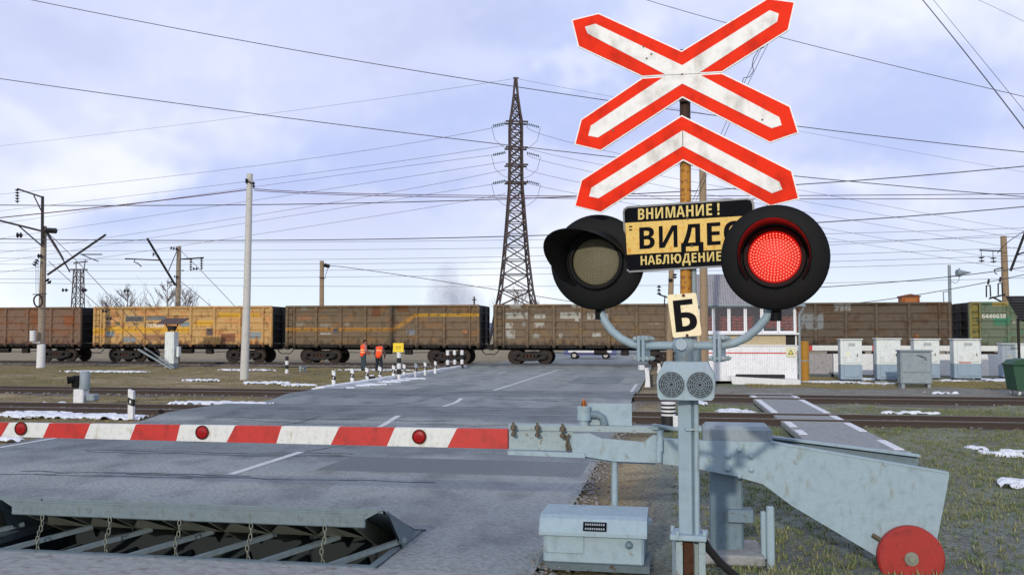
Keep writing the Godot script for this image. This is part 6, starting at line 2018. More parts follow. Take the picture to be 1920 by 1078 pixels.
	b.cyl(Vector3(vr[0].x, vr[0].y, 0.02), Vector3(vr[1].x, 0.0, 0.02), 0.032, -1, 14)
	part(t, "support_rod", b, M.paint)
	# main beam behind the mast
	flat.call("main_beam", [Vector2(-0.1689, 1.089), Vector2(0.3462, 1.079), Vector2(0.3432, 0.8052), Vector2(-0.1707, 0.8636)], -0.06, 0.06, M.paint)
	# drive housing and its column
	var dv: Array = [Vector2(0.2878, 1.235), Vector2(0.9195, 1.075)]
	b = MB.new()
	b.cbox(Vector3((dv[0].x + dv[1].x) / 2, (dv[0].y + dv[1].y) / 2 - 0.02, -0.05), Vector3(dv[1].x - dv[0].x, 0.2, 0.46), 0.035)
	part(t, "drive_cover", b, M.cabinet_grey)
	b = MB.new()
	b.cbox(Vector3(dv[1].x - 0.42, 0.42, -0.06), Vector3(0.3, 0.84, 0.36), 0.02)
	part(t, "drive_column", b, M.paint_dark)
	b = MB.new()
	b.cbox(Vector3(dv[1].x - 0.30, 0.40, 0.08), Vector3(0.24, 0.12, 0.2), 0.01)
	part(t, "drive_bracket", b, M.paint_dark)
	# counterweight plates, near and far
	var nearp := [Vector2(0.2495, 1.103), Vector2(0.8959, 1.102), Vector2(2.43, 0.8591), Vector2(2.434, 0.8403), Vector2(2.313, 0.2389), Vector2(2.187, -0.001), Vector2(2.052, -0.0399), Vector2(1.783, 0.1137), Vector2(1.072, 0.5278), Vector2(0.8238, 0.7144), Vector2(0.5757, 0.7809), Vector2(0.2467, 0.8362)]
	flat.call("counterweight_plate", nearp, 0.215, 0.235, M.paint)
	flat.call("plate_flange", [Vector2(0.896, 1.109), Vector2(2.43, 0.8662), Vector2(2.43, 0.852), Vector2(0.8958, 1.094)], 0.16, 0.243, M.paint)
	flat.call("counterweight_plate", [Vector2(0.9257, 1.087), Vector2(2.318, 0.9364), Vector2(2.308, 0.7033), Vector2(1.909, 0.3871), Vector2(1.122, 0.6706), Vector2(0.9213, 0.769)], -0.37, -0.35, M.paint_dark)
	flat.call("plate_flange", [Vector2(0.9259, 1.103), Vector2(2.323, 0.9492), Vector2(2.322, 0.9289), Vector2(0.9256, 1.082)], -0.37, -0.27, M.paint)
	for k in 6:
		var cc: Vector2 = [Vector2(0.6109, 0.9068)][0]
		var an := TAU * k / 6 + PI / 6
		b = MB.new()
		b.x = Transform3D(Basis(Vector3.RIGHT, PI / 2), Vector3(cc.x + cos(an) * 0.121, cc.y + sin(an) * 0.121, 0.235))
		b.lathe([Vector2(0.0, 0.026), Vector2(0.018, 0.024), Vector2(0.026, 0.012), Vector2(0.028, 0.0)], 12)
		part(t, "rivet", b, M.paint)
	var dc: Vector2 = [Vector2(2.076, 0.112)][0]
	b = MB.new()
	b.x = Transform3D(Basis(Vector3.RIGHT, PI / 2), Vector3(dc.x, dc.y, 0.29))
	b.lathe([Vector2(0.0, 0.045), Vector2(0.268, 0.045), Vector2(0.283, 0.03), Vector2(0.283, -0.03), Vector2(0.268, -0.045), Vector2(0.0, -0.045)], 48, true)
	var disc := part(t, "weight_disc", b, M.red_disc)
	b = MB.new()
	b.x = Transform3D(Basis(Vector3.RIGHT, PI / 2), Vector3(dc.x, dc.y, 0.335))
	b.lathe([Vector2(0.062, 0.0), Vector2(0.058, 0.014), Vector2(0.03, 0.016), Vector2(0.03, 0.03), Vector2(0.022, 0.032), Vector2(0.0, 0.034)], 16, true)
	part(disc, "hub_nut", b, M.khaki)
	b = MB.new()
	b.tube([Vector2(1.765, 0.2968), Vector2(1.872, 0.2303)].map(func(p): return Vector3(p.x, p.y, 0.27)), 0.02, 8)
	part(t, "stop_rod", b, M.bolt)
	b = MB.new()
	var lx: Vector2 = [Vector2(0.9037, 0.341)][0]
	b.cbox(Vector3(lx.x - 0.02, 0.2, 0.2), Vector3(0.07, 0.62, 0.06), 0.01)
	b.cbox(Vector3(lx.x - 0.08, 0.24, 0.18), Vector3(0.05, 0.44, 0.05), 0.01)
	part(t, "front_leg", b, M.paint)
	b = MB.new()
	b.cbox(Vector3(dv[1].x - 0.4, 0.03, 0.0), Vector3(0.6, 0.1, 0.7), 0.02)
	part(t, "foundation", b, M.concrete)

	# grey drive box on the ground to the left of the mast
	var bx: float = -0.7085
	t = thing("drive_box", "low pale grey equipment box with a black label, left of the signal post", "equipment box", W(bx, 0, 8.2), TURN)
	b = MB.new()
	b.cbox(Vector3(0, 0.2, -0.26), Vector3(0.90, 0.32, 0.5), 0.02)
	part(t, "body", b, M.paint)
	b = MB.new()
	b.prism([Vector2(0.05, 0.30), Vector2(0.05, 0.33), Vector2(-0.02, 0.44), Vector2(-0.08, 0.465), Vector2(-0.56, 0.465), Vector2(-0.56, 0.30)], -0.48, 0.48)
	var ld := part(t, "lid", b, M.paint)
	ld.rotation.y = -PI / 2
	b = MB.new()
	b.cbox(Vector3(-0.25, 0.22, -0.005), Vector3(0.34, 0.17, 0.014), 0.005)
	part(t, "inspection_cover", b, M.paint)
	b = MB.new()
	b.x = Transform3D(Basis(Vector3.RIGHT, PI / 2), Vector3(0.32, 0.23, -0.01))
	b.lathe([Vector2(0.0, 0.05), Vector2(0.026, 0.045), Vector2(0.034, 0.02), Vector2(0.034, 0.0)], 14)
	part(t, "lock_knob", b, M.paint_dark)
	b = MB.new()
	b.cbox(Vector3(0.02, 0.385, 0.025), Vector3(0.21, 0.085, 0.006), 0.002, Basis(Vector3.RIGHT, -0.55))
	var lab := part(t, "label_plate", b, M.plate_black)
	b = MB.new()
	for k in 9:
		for r in 2:
			b.box(Vector3(0.02 - 0.08 + k * 0.02, 0.385 + 0.017 - r * 0.034, 0.03 - (0.017 - r * 0.034) * 0.61), Vector3(0.013, 0.018, 0.003), Basis(Vector3.RIGHT, -0.55))
	part(lab, "label_print", b, M.cabinet_grey)
	b = MB.new()
	b.box(Vector3(0, 0.02, -0.26), Vector3(1.0, 0.06, 0.56))
	part(t, "skid", b, M.pit_steel)
	# round cap behind the box
	var cp := Vector3(1.363, 0, -9.941)
	t = thing("cable_well", "round pale domed well behind the grey equipment box", "cable well", W(-0.3311, 0, 8.75))
	b = MB.new()
	b.lathe([Vector2(0.0, 0.37), Vector2(0.11, 0.365), Vector2(0.135, 0.35), Vector2(0.14, 0.32), Vector2(0.10, 0.31)], 24, true)
	part(t, "domed_lid", b, M.paint)
	b = MB.new()
	b.cyl(Vector3.ZERO, Vector3(0, 0.315, 0), 0.09, 0.09, 20)
	part(t, "stem", b, M.paint_dark)

func build_pit():
	# steel barrier plate raised out of its pit in the road. Local x = u, z towards the camera, origin at the hinge
	for n in 2:
		var u0: float = [-6.75, -10.88][n]
		var u1: float = [-2.68, -6.85][n]
		var t := thing("vehicle_barrier_plate", ["raised steel vehicle barrier plate in the road, right one, in front of the boom", "raised steel vehicle barrier plate at the left edge of the picture"][n], "barrier plate", W(u0, 0, 9.38), TURN, "raised vehicle barrier plates across the road")
		var l := u1 - u0
		var ey := 0.45
		var ez := 1.13
		var b := MB.new()
		# lid: thin plate rising from the hinge towards the camera
		b.q(Vector3(0.0, 0.03, 0), Vector3(0.0, ey, ez), Vector3(l, ey, ez), Vector3(l, 0.03, 0))
		b.q(Vector3(0.0, 0.0, 0), Vector3(l, 0.0, 0), Vector3(l, ey - 0.03, ez), Vector3(0.0, ey - 0.03, ez))
		b.q(Vector3(0, ey - 0.03, ez), Vector3(l, ey - 0.03, ez), Vector3(l, ey, ez), Vector3(0, ey, ez))
		b.q(Vector3(0, 0, 0), Vector3(0, 0.03, 0), Vector3(l, 0.03, 0), Vector3(l, 0, 0))
		part(t, "lid", b, M.lid)
		b = MB.new()
		b.cbox(Vector3(l / 2, ey - 0.035, ez + 0.012), Vector3(l - 0.3, 0.02, 0.03), 0.005)
		b.cbox(Vector3(l / 2, ey - 0.1, ez), Vector3(l - 0.34, 0.14, 0.05), 0.01)
		part(t, "front_beam", b, M.lid)
		# pointed ends of the lid edge
		for s in [0.0, 1.0]:
			b = MB.new()
			var xe: float = l * s
			var di: float = 1.0 - 2.0 * s
			b.q(Vector3(xe, ey + 0.004, ez + 0.02), Vector3(xe + di * 0.3, ey - 0.16, ez + 0.02), Vector3(xe + di * 0.5, ey - 0.16, ez + 0.015), Vector3(xe + di * 0.5, ey + 0.004, ez + 0.02))
			part(t, "end_gusset", b, M.lid)
			# side skirt
			b = MB.new()
			var zz := 0.012 * di
			for q in [[-zz], [zz]]:
				b.t(Vector3(xe + q[0] - di * 0.02, ey - 0.01, ez - 0.02), Vector3(xe + q[0] - di * 0.09, 0.03, ez * 0.72), Vector3(xe + q[0], 0.02, 0.02))
			part(t, "side_skirt", b, M.pit_steel)
		# ribs below the lid
		for k in 8:
			b = MB.new()
			var x := 0.3 + (l - 0.6) * k / 7.0
			b.x = Transform3D(Basis(Vector3.UP, -PI / 2), Vector3(x, 0, 0))
			b.prism([Vector2(0.05, 0.0), Vector2(ez - 0.06, ey - 0.05), Vector2(ez - 0.08, ey - 0.2), Vector2(0.4, -0.06), Vector2(0.05, -0.1)], -0.012, 0.012)
			part(t, "lid_rib", b, M.khaki)
			# triangular web panels between beam and rib
			if k < 7:
				b = MB.new()
				var xm := x + (l - 0.6) / 14.0
				var x2 := x + (l - 0.6) / 7.0
				b.t(Vector3(xm, ey - 0.17, ez - 0.03), Vector3(x, ey - 0.34, ez - 0.35), Vector3(x2, ey - 0.34, ez - 0.35))
				part(t, "web_panel", b, M.khaki)
		# pit: floor, walls, frame
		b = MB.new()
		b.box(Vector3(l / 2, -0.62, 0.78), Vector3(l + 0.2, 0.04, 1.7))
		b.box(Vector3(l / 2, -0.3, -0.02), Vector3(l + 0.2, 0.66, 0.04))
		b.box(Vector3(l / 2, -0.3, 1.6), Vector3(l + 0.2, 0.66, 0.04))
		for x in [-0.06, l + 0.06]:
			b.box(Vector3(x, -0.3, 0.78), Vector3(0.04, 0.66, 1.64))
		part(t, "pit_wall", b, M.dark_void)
		b = MB.new()
		b.cbox(Vector3(l / 2, 0.0, 1.56), Vector3(l + 0.16, 0.09, 0.08), 0.01)
		for x in [-0.04, l + 0.04]:
			b.cbox(Vector3(x, 0.0, 0.8), Vector3(0.08, 0.09, 1.44), 0.01)
		part(t, "frame", b, M.pit_steel)
		for k in 6:
			b = MB.new()
			var x := 0.35 + (l - 0.7) * k / 5.0
			b.bar(Vector3(x - 0.18, -0.04, 1.52), Vector3(x + 0.45, 0.1, 0.75), 0.06, 0.04)
			part(t, "strut", b, M.lid)
			b = MB.new()
			b.bar(Vector3(x - 0.2, -0.3, 1.5), Vector3(x - 0.2, -0.3, 0.05), 0.06, 0.08)
			part(t, "cross_beam", b, M.pit_steel)
		# chains hang from the lid edge into the pit
		for k in 5:
			b = MB.new()
			var x := 0.55 + (l - 1.1) * k / 4.0
			for i in 15:
				var c := Vector3(x + 0.012 * sin(i * 1.3), ey - 0.18 - i * 0.05, ez + 0.06 + i * 0.012)
				var rg := []
				for j in 9:
					var a := TAU * j / 8
					var e := Vector3(cos(a) * 0.017, sin(a) * 0.034, 0)
					if i % 2: e = Vector3(0, e.y, e.x)
					rg.append(c + e)
				b.tube(rg, 0.0055, 5, false)
			part(t, "chain", b, M.khaki)

func delineator(label: String, base: Vector3, h: float, lean := 0.0, group := "white delineator posts beside the road"):
	var t := thing("delineator_post", label, "delineator", base, TURN, group)
	t.rotation.z = lean
	var b := MB.new()
	var w := h * 0.185
	var seg := func(called: String, y0: float, y1: float, mt: Material, sl0 := 0.0, sl1 := 0.0):
		var m := MB.new()
		m.prism([Vector2(-w / 2, y0 + sl0), Vector2(w / 2, y0 - sl0), Vector2(w / 2, y1 - sl1), Vector2(-w / 2, y1 + sl1)], -w * 0.35, w * 0.35)
		part(t, called, m, mt)
	seg.call("post", 0.0, h * 0.46, M.white, 0.0, h * 0.035)
	seg.call("black_band", h * 0.46, h * 0.70, M.black_paint, h * 0.035, h * 0.035)
	seg.call("post_top", h * 0.70, h * 0.96, M.white, h * 0.035, h * 0.04)
	b.box(Vector3(0, h * 0.58, w * 0.36), Vector3(w * 0.3, h * 0.1, 0.01))
	part(t, "reflector", b, M.sign_white)

func striped_post(label: String, base: Vector3, h: float, r: float, bands: int, black_first: bool, group := "") -> Node3D:
	var t := thing("striped_post", label, "post", base, 0.0, group)
	for k in bands:
		var b := MB.new()
		b.cyl(Vector3(0, h * k / bands, 0), Vector3(0, h * (k + 1) / bands - 0.001, 0), r, r, 14)
		var blk := (k % 2 == 0) == black_first
		part(t, "black_band" if blk else "white_band", b, M.black_paint if blk else M.white)
	return t

func build_small():
	# delineators along the kerb
	var where := [[Vector3(-6.974, 0, -35.55), "nearest to the kerb's near end"], [Vector3(-6.571, 0, -37.39), "second along the kerb"], [Vector3(-6.161, 0, -38.6), "third along the kerb, beside the small drum"], [Vector3(-5.794, 0, -39.88), "fourth along the kerb"], [Vector3(-5.409, 0, -41.49), "fifth along the kerb, left of the yellow board's post"], [Vector3(-5.087, 0, -42.97), "sixth along the kerb, right of the yellow board's post"], [Vector3(-4.657, 0, -44.03), "seventh along the kerb"], [Vector3(-4.353, 0, -45.7), "eighth along the kerb"], [Vector3(-4.024, 0, -47.52), "ninth and farthest of the slanted-top row"]]
	for s in where:
		delineator("white delineator post with black band, " + s[1], s[0], 0.68, rng.randf_range(-0.03, 0.03), "delineator posts along the kerb")
	delineator("larger white delineator post with black band, alone in the snow left of the road", Vector3(-9.397, 0, -22.48), 0.74, 0.01)
	for s in [[Vector3(-3.797, 0, -53.53), "left of the three"], [Vector3(-3.441, 0, -54.34), "middle of the three"], [Vector3(-3.018, 0, -54.75), "right of the three"]]:
		striped_post("thick black and white striped post at the kerb's far end, " + s[1], s[0], 1.12, 0.10, 4, true, "thick striped posts at the far end of the kerb")
	striped_post("thin black and white post beside the rails, below the brown wagon's left end", Vector3(-12.02, 0, -48.48), 0.9, 0.09, 4, false)
	var t: Node3D = striped_post("black and white post carrying the yellow board, among the delineators", Vector3(-5.196, 0, -41.73), 1.25, 0.1, 5, false)
	t = thing("yellow_board", "small yellow board on a striped post before the brown wagon", "sign", Vector3(-5.196, 0, -41.73) + Vector3(0, 1.22, 0.03), TURN)
	var b := MB.new()
	b.cbox(Vector3(0, 0.25, 0.1), Vector3(0.5, 0.42, 0.03), 0.01)
	part(t, "plate", b, M.yellow_sign)
	b = MB.new()
	b.box(Vector3(0, 0.28, 0.118), Vector3(0.3, 0.03, 0.005))
	b.box(Vector3(0, 0.2, 0.118), Vector3(0.26, 0.025, 0.005))
	part(t, "print_line", b, plain(Color(0.55, 0.47, 0.08), 0.6))
	b = MB.new()
	b.box(Vector3(0, 0.1, 0.05), Vector3(0.14, 0.3, 0.08))
	part(t, "holder", b, M.white)
	# small drum between the delineators
	t = thing("small_drum", "small dark drum with snow on its lid beside the third kerb delineator", "drum", Vector3(-6.357, 0, -41.25))
	b = MB.new()
	b.cyl(Vector3.ZERO, Vector3(0, 0.2, 0), 0.14, 0.14)
	part(t, "drum", b, M.steel_dark)
	b = MB.new()
	b.ball(Vector3(0, 0.2, 0), 0.13, 6, Vector3(1, 0.35, 1))
	part(t, "snow_cap", b, M.snow)
	b = MB.new()
	b.cyl(Vector3(0, -0.02, 0), Vector3(0, 0.03, 0), 0.13, 0.13)
	part(t, "white_foot", b, M.white)
	# trackside relay cabinet with a slanted canopy
	t = thing("trackside_cabinet", "narrow grey trackside cabinet under a slanted brown canopy, before the yellow wagon", "cabinet", W(-30.39, 0, 51.5), TURN)
	b = MB.new()
	b.cbox(Vector3(0, 1.25, 0), Vector3(0.62, 1.95, 0.55), 0.02)
	part(t, "body", b, M.cabinet)
	b = MB.new()
	b.cbox(Vector3(0, 1.3, 0.285), Vector3(0.5, 1.7, 0.02), 0.006)
	part(t, "door", b, M.cabinet)
	b = MB.new()
	for s in [-0.24, 0.24]:
		b.box(Vector3(s, 0.14, 0), Vector3(0.08, 0.3, 0.5))
	b.box(Vector3(0, 0.06, 0.0), Vector3(0.62, 0.06, 0.55))
	part(t, "stand", b, M.cabinet_grey)
	b = MB.new()
	b.cbox(Vector3(0.05, 2.88, 0), Vector3(1.6, 0.06, 1.1), 0.015, Basis(Vector3.RIGHT, 0.32))
	part(t, "canopy", b, worn(Color(0.30, 0.22, 0.20), Color(0.2, 0.14, 0.12), 0.3, 1.5, 0.8, 0.0, 61))
	b = MB.new()
	for s in [-0.3, 0.3]:
		b.bar(Vector3(s * 0.5, 2.2, 0), Vector3(s * 1.6, 2.85, 0), 0.05, 0.05)
	b.cbox(Vector3(0, 2.45, 0), Vector3(0.4, 0.3, 0.3), 0.02)
	part(t, "canopy_bracket", b, M.steel_dark)
	b = MB.new()
	b.cbox(Vector3(0.48, 1.0, 0.0), Vector3(0.16, 0.62, 0.3), 0.02)
	part(t, "side_box", b, M.cabinet)
	# dwarf signal between the tracks
	t = thing("dwarf_signal", "grey dwarf signal head on a white concrete block between the tracks at the left", "dwarf signal", W(-17.72, 0, 23.86), TURN)
	t.position = Vector3(-12.52, 0, -26.43)
	b = MB.new()
	b.cbox(Vector3(0, 0.24, 0), Vector3(0.32, 0.52, 0.3), 0.025)
	part(t, "concrete_block", b, M.white)
	b = MB.new()
	b.tube([Vector3(0.1, 0.5, 0), Vector3(0.11, 0.62, 0), Vector3(0.11, 0.98, 0), Vector3(0.11, 1.02, 0)], [0.15, 0.145, 0.14, 0.11], 16)
	part(t, "signal_head", b, M.cabinet_grey)
	b = MB.new()
	b.cbox(Vector3(-0.13, 0.72, 0.02), Vector3(0.26, 0.34, 0.22), 0.04)
	b.cyl(Vector3(-0.16, 0.78, 0.1), Vector3(-0.3, 0.76, 0.22), 0.09, 0.11)
	part(t, "signal_hood", b, M.black)
	b = MB.new()
	b.cbox(Vector3(0.34, 0.26, -0.05), Vector3(0.26, 0.2, 0.3), 0.03)
	part(t, "cable_box", b, M.cabinet_grey)
	t = thing("track_box", "pair of small grey pipe stubs beside the rails, below the brown wagon", "pipe stubs", Vector3(-11.67, 0, -50.52))
	b = MB.new()
	b.cyl(Vector3(-0.1, 0, 0), Vector3(-0.1, 0.3, 0), 0.07)
	b.cyl(Vector3(0.15, 0, 0), Vector3(0.15, 0.3, 0), 0.07)
	b.cbox(Vector3(0.02, 0.2, 0), Vector3(0.4, 0.08, 0.16), 0.02)
	part(t, "stubs", b, M.cabinet_grey)
	# stones lying about on the crossing side
	t = thing("striped_bollard", "black and white striped bollard close behind the signal post", "bollard", W(-0.08128, 0, 20.3))
	b = MB.new()
	b.cyl(Vector3(0, 0, 0), Vector3(0, 0.31, 0), 0.16, 0.16, 18)
	part(t, "dark_foot", b, M.black_paint)
	for k in 7:
		b = MB.new()
		b.cyl(Vector3(0, 0.31 + k * 0.042, 0), Vector3(0, 0.31 + k * 0.042 + 0.041, 0), 0.16, 0.16, 18)
		part(t, "white_band" if k % 2 == 0 else "black_band", b, M.white if k % 2 == 0 else M.black_paint)
	b = MB.new()
	b.cbox(Vector3(0.14, 0.16, 0.16), Vector3(0.14, 0.32, 0.1), 0.02)
	part(t, "white_face", b, M.white)
	# bent white marker boards on the road's right edge
	for s in [[Vector3(5.341, 0, -35.9), 0.66, "white marker board bent to one side on the right road edge"], [Vector3(7.843, 0, -48.48), 0.5, "white marker board half hidden beside the leaning wooden pole"]]:
		t = thing("marker_board", s[2], "marker board", s[0], TURN)
		b = MB.new()
		b.prism([Vector2(-0.1, 0.0), Vector2(0.12, 0.0), Vector2(0.1, 0.3), Vector2(0.07, s[1]), Vector2(-0.09, s[1] + 0.04), Vector2(-0.06, 0.3)], -0.03, 0.03)
		part(t, "board", b, M.white)
		b = MB.new()
		b.box(Vector3(0.16, 0.25, -0.02), Vector3(0.12, 0.5, 0.05))
		part(t, "dark_back", b, M.black_paint)
	t = thing("concrete_bollard", "small broken white concrete block by the far right road edge", "concrete block", Vector3(7.514, 0, -52.74), 0.3)
	b = MB.new()
	b.cbox(Vector3(0, 0.14, 0), Vector3(0.3, 0.3, 0.3), 0.03)
	b.cbox(Vector3(0.3, 0.06, 0.1), Vector3(0.25, 0.14, 0.2), 0.03, Basis(Vector3.UP, 0.6))
	part(t, "block", b, M.white)
	# blue car waiting beyond the train
	t = thing("blue_car", "blue car waiting on the road beyond the train, seen under a wagon", "car", W(-6.668, 0.02, 76), TURN + PI / 2 * 0.0)
	b = MB.new()
	b.prism([Vector2(-2.1, 0.28), Vector2(2.1, 0.28), Vector2(2.15, 0.75), Vector2(1.3, 0.9), Vector2(0.8, 1.42), Vector2(-1.0, 1.42), Vector2(-1.6, 0.92), Vector2(-2.15, 0.85)], -0.85, 0.85)
	var body := part(t, "body", b, M.car_blue)
	b = MB.new()
	b.box(Vector3(0, 0.62, 0.86), Vector3(3.6, 0.16, 0.02))
	part(t, "white_side_strip", b, M.white)
	for x in [-0.45, 0.5]:
		b = MB.new()
		b.prism([Vector2(x - 0.4, 0.95), Vector2(x + 0.4, 0.95), Vector2(x + 0.25, 1.35), Vector2(x - 0.3, 1.35)], 0.852, 0.858)
		part(t, "window", b, M.black_in)
	for x in [[-1.3, 0.8], [1.3, 0.8], [-1.3, -0.8], [1.3, -0.8]]:
		b = MB.new()
		b.cyl(Vector3(x[0], 0.3, x[1] - 0.1), Vector3(x[0], 0.3, x[1] + 0.1), 0.31, 0.31, 20)
		var wl := part(t, "wheel", b, M.tyre)
		b = MB.new()
		b.cyl(Vector3(x[0], 0.3, x[1]), Vector3(x[0], 0.3, x[1] + 0.11 * signf(x[1])), 0.19, 0.17, 14)
		part(wl, "rim", b, M.alu)


# one smooth surface round bones: [from, to, radius at from, radius at to]; joined with a smooth minimum, meshed as surface nets
func blob(b: MB, bones: Array, cell: float, k: float):
	var lo := Vector3.INF
	var hi := -Vector3.INF
	for q in bones:
		for e in 2:
			lo = lo.min(q[e] - Vector3.ONE * (q[2 + e] + cell * 2))
			hi = hi.max(q[e] + Vector3.ONE * (q[2 + e] + cell * 2))
	var n := Vector3i(((hi - lo) / cell).ceil()) + Vector3i.ONE
	var f := PackedFloat32Array()
	f.resize(n.x * n.y * n.z)
	f.fill(1.0)
	# each bone only touches the cells near it
	for q in bones:
		var a: Vector3 = q[0]
		var ab: Vector3 = q[1] - q[0]
		var l2 := maxf(ab.length_squared(), 1e-9)
		var m := Vector3.ONE * (maxf(q[2], q[3]) + cell * 2 + k)
		var i0 := Vector3i(((q[0].min(q[1]) - m - lo) / cell).floor()).clamp(Vector3i.ZERO, n - Vector3i.ONE)
		var i1 := Vector3i(((q[0].max(q[1]) + m - lo) / cell).ceil()).clamp(Vector3i.ZERO, n - Vector3i.ONE)
		for z in range(i0.z, i1.z + 1):
			for y in range(i0.y, i1.y + 1):
				for x in range(i0.x, i1.x + 1):
					var p := lo + Vector3(x, y, z) * cell
					var t := clampf((p - a).dot(ab) / l2, 0.0, 1.0)
					var d := (p - a - ab * t).length() - lerpf(q[2], q[3], t)
					var id := x + n.x * (y + n.y * z)
					var o := f[id]
					var h := maxf(k - absf(o - d), 0.0) / k
					f[id] = minf(o, d) - h * h * k * 0.25
	var vid := {}
	var off := [Vector3i(0, 0, 0), Vector3i(1, 0, 0), Vector3i(0, 1, 0), Vector3i(1, 1, 0), Vector3i(0, 0, 1), Vector3i(1, 0, 1), Vector3i(0, 1, 1), Vector3i(1, 1, 1)]
	var edges := [[0, 1], [2, 3], [4, 5], [6, 7], [0, 2], [1, 3], [4, 6], [5, 7], [0, 4], [1, 5], [2, 6], [3, 7]]
	var at := func(x: int, y: int, z: int) -> float: return f[x + n.x * (y + n.y * z)]
	for z in n.z - 1:
		for y in n.y - 1:
			for x in n.x - 1:
				var v := []
				var neg := 0
				for o in off:
					var s: float = f[x + o.x + n.x * (y + o.y + n.y * (z + o.z))]
					v.append(s)
					if s < 0: neg += 1
				if neg == 0 or neg == 8: continue
				var c := Vector3.ZERO
				var m := 0
				for e in edges:
					var s0: float = v[e[0]]
					var s1: float = v[e[1]]
					if (s0 < 0) != (s1 < 0):
						c += Vector3(off[e[0]]).lerp(Vector3(off[e[1]]), s0 / (s0 - s1))
						m += 1
				vid[Vector3i(x, y, z)] = lo + (Vector3(x, y, z) + c / m) * cell
	for key in vid:
		var s0: float = at.call(key.x, key.y, key.z)
		for ax in 3:
			var d := Vector3i.ZERO
			d[ax] = 1
			var s1: float = at.call(key.x + d.x, key.y + d.y, key.z + d.z)
			if (s0 < 0) == (s1 < 0): continue
			var e1 := Vector3i.ZERO
			var e2 := Vector3i.ZERO
			e1[(ax + 1) % 3] = 1
			e2[(ax + 2) % 3] = 1
			if not (vid.has(key - e1) and vid.has(key - e2) and vid.has(key - e1 - e2)): continue
			if s0 < 0: b.q(vid[key - e1 - e2], vid[key - e2], vid[key], vid[key - e1], 1)
			else: b.q(vid[key - e1 - e2], vid[key - e1], vid[key], vid[key - e2], 1)

func hand(b: MB, wrist: Vector3, dir: Vector3, side: Vector3):
	# palm and five bent fingers
	var nrm := dir.cross(side).normalized()
	blob(b, [[wrist, wrist + dir * 0.07 + side * 0.02, 0.03, 0.026], [wrist, wrist + dir * 0.07 - side * 0.02, 0.03, 0.026]], 0.009, 0.02)
	for k in 4:
		var r := wrist + dir * 0.085 + side * (0.03 - 0.02 * k)
		var l: float = [0.07, 0.08, 0.075, 0.055][k]
		b.tube([r - dir * 0.02, r + dir * l * 0.5, r + dir * l * 0.8 + nrm * l * 0.35, r + dir * l * 0.85 + nrm * l * 0.65], [0.0095, 0.009, 0.0085, 0.006], 6)
	b.tube([wrist + dir * 0.025 + side * 0.025, wrist + dir * 0.055 + side * 0.055, wrist + dir * 0.085 + side * 0.06 + nrm * 0.015], [0.012, 0.011, 0.008], 6)

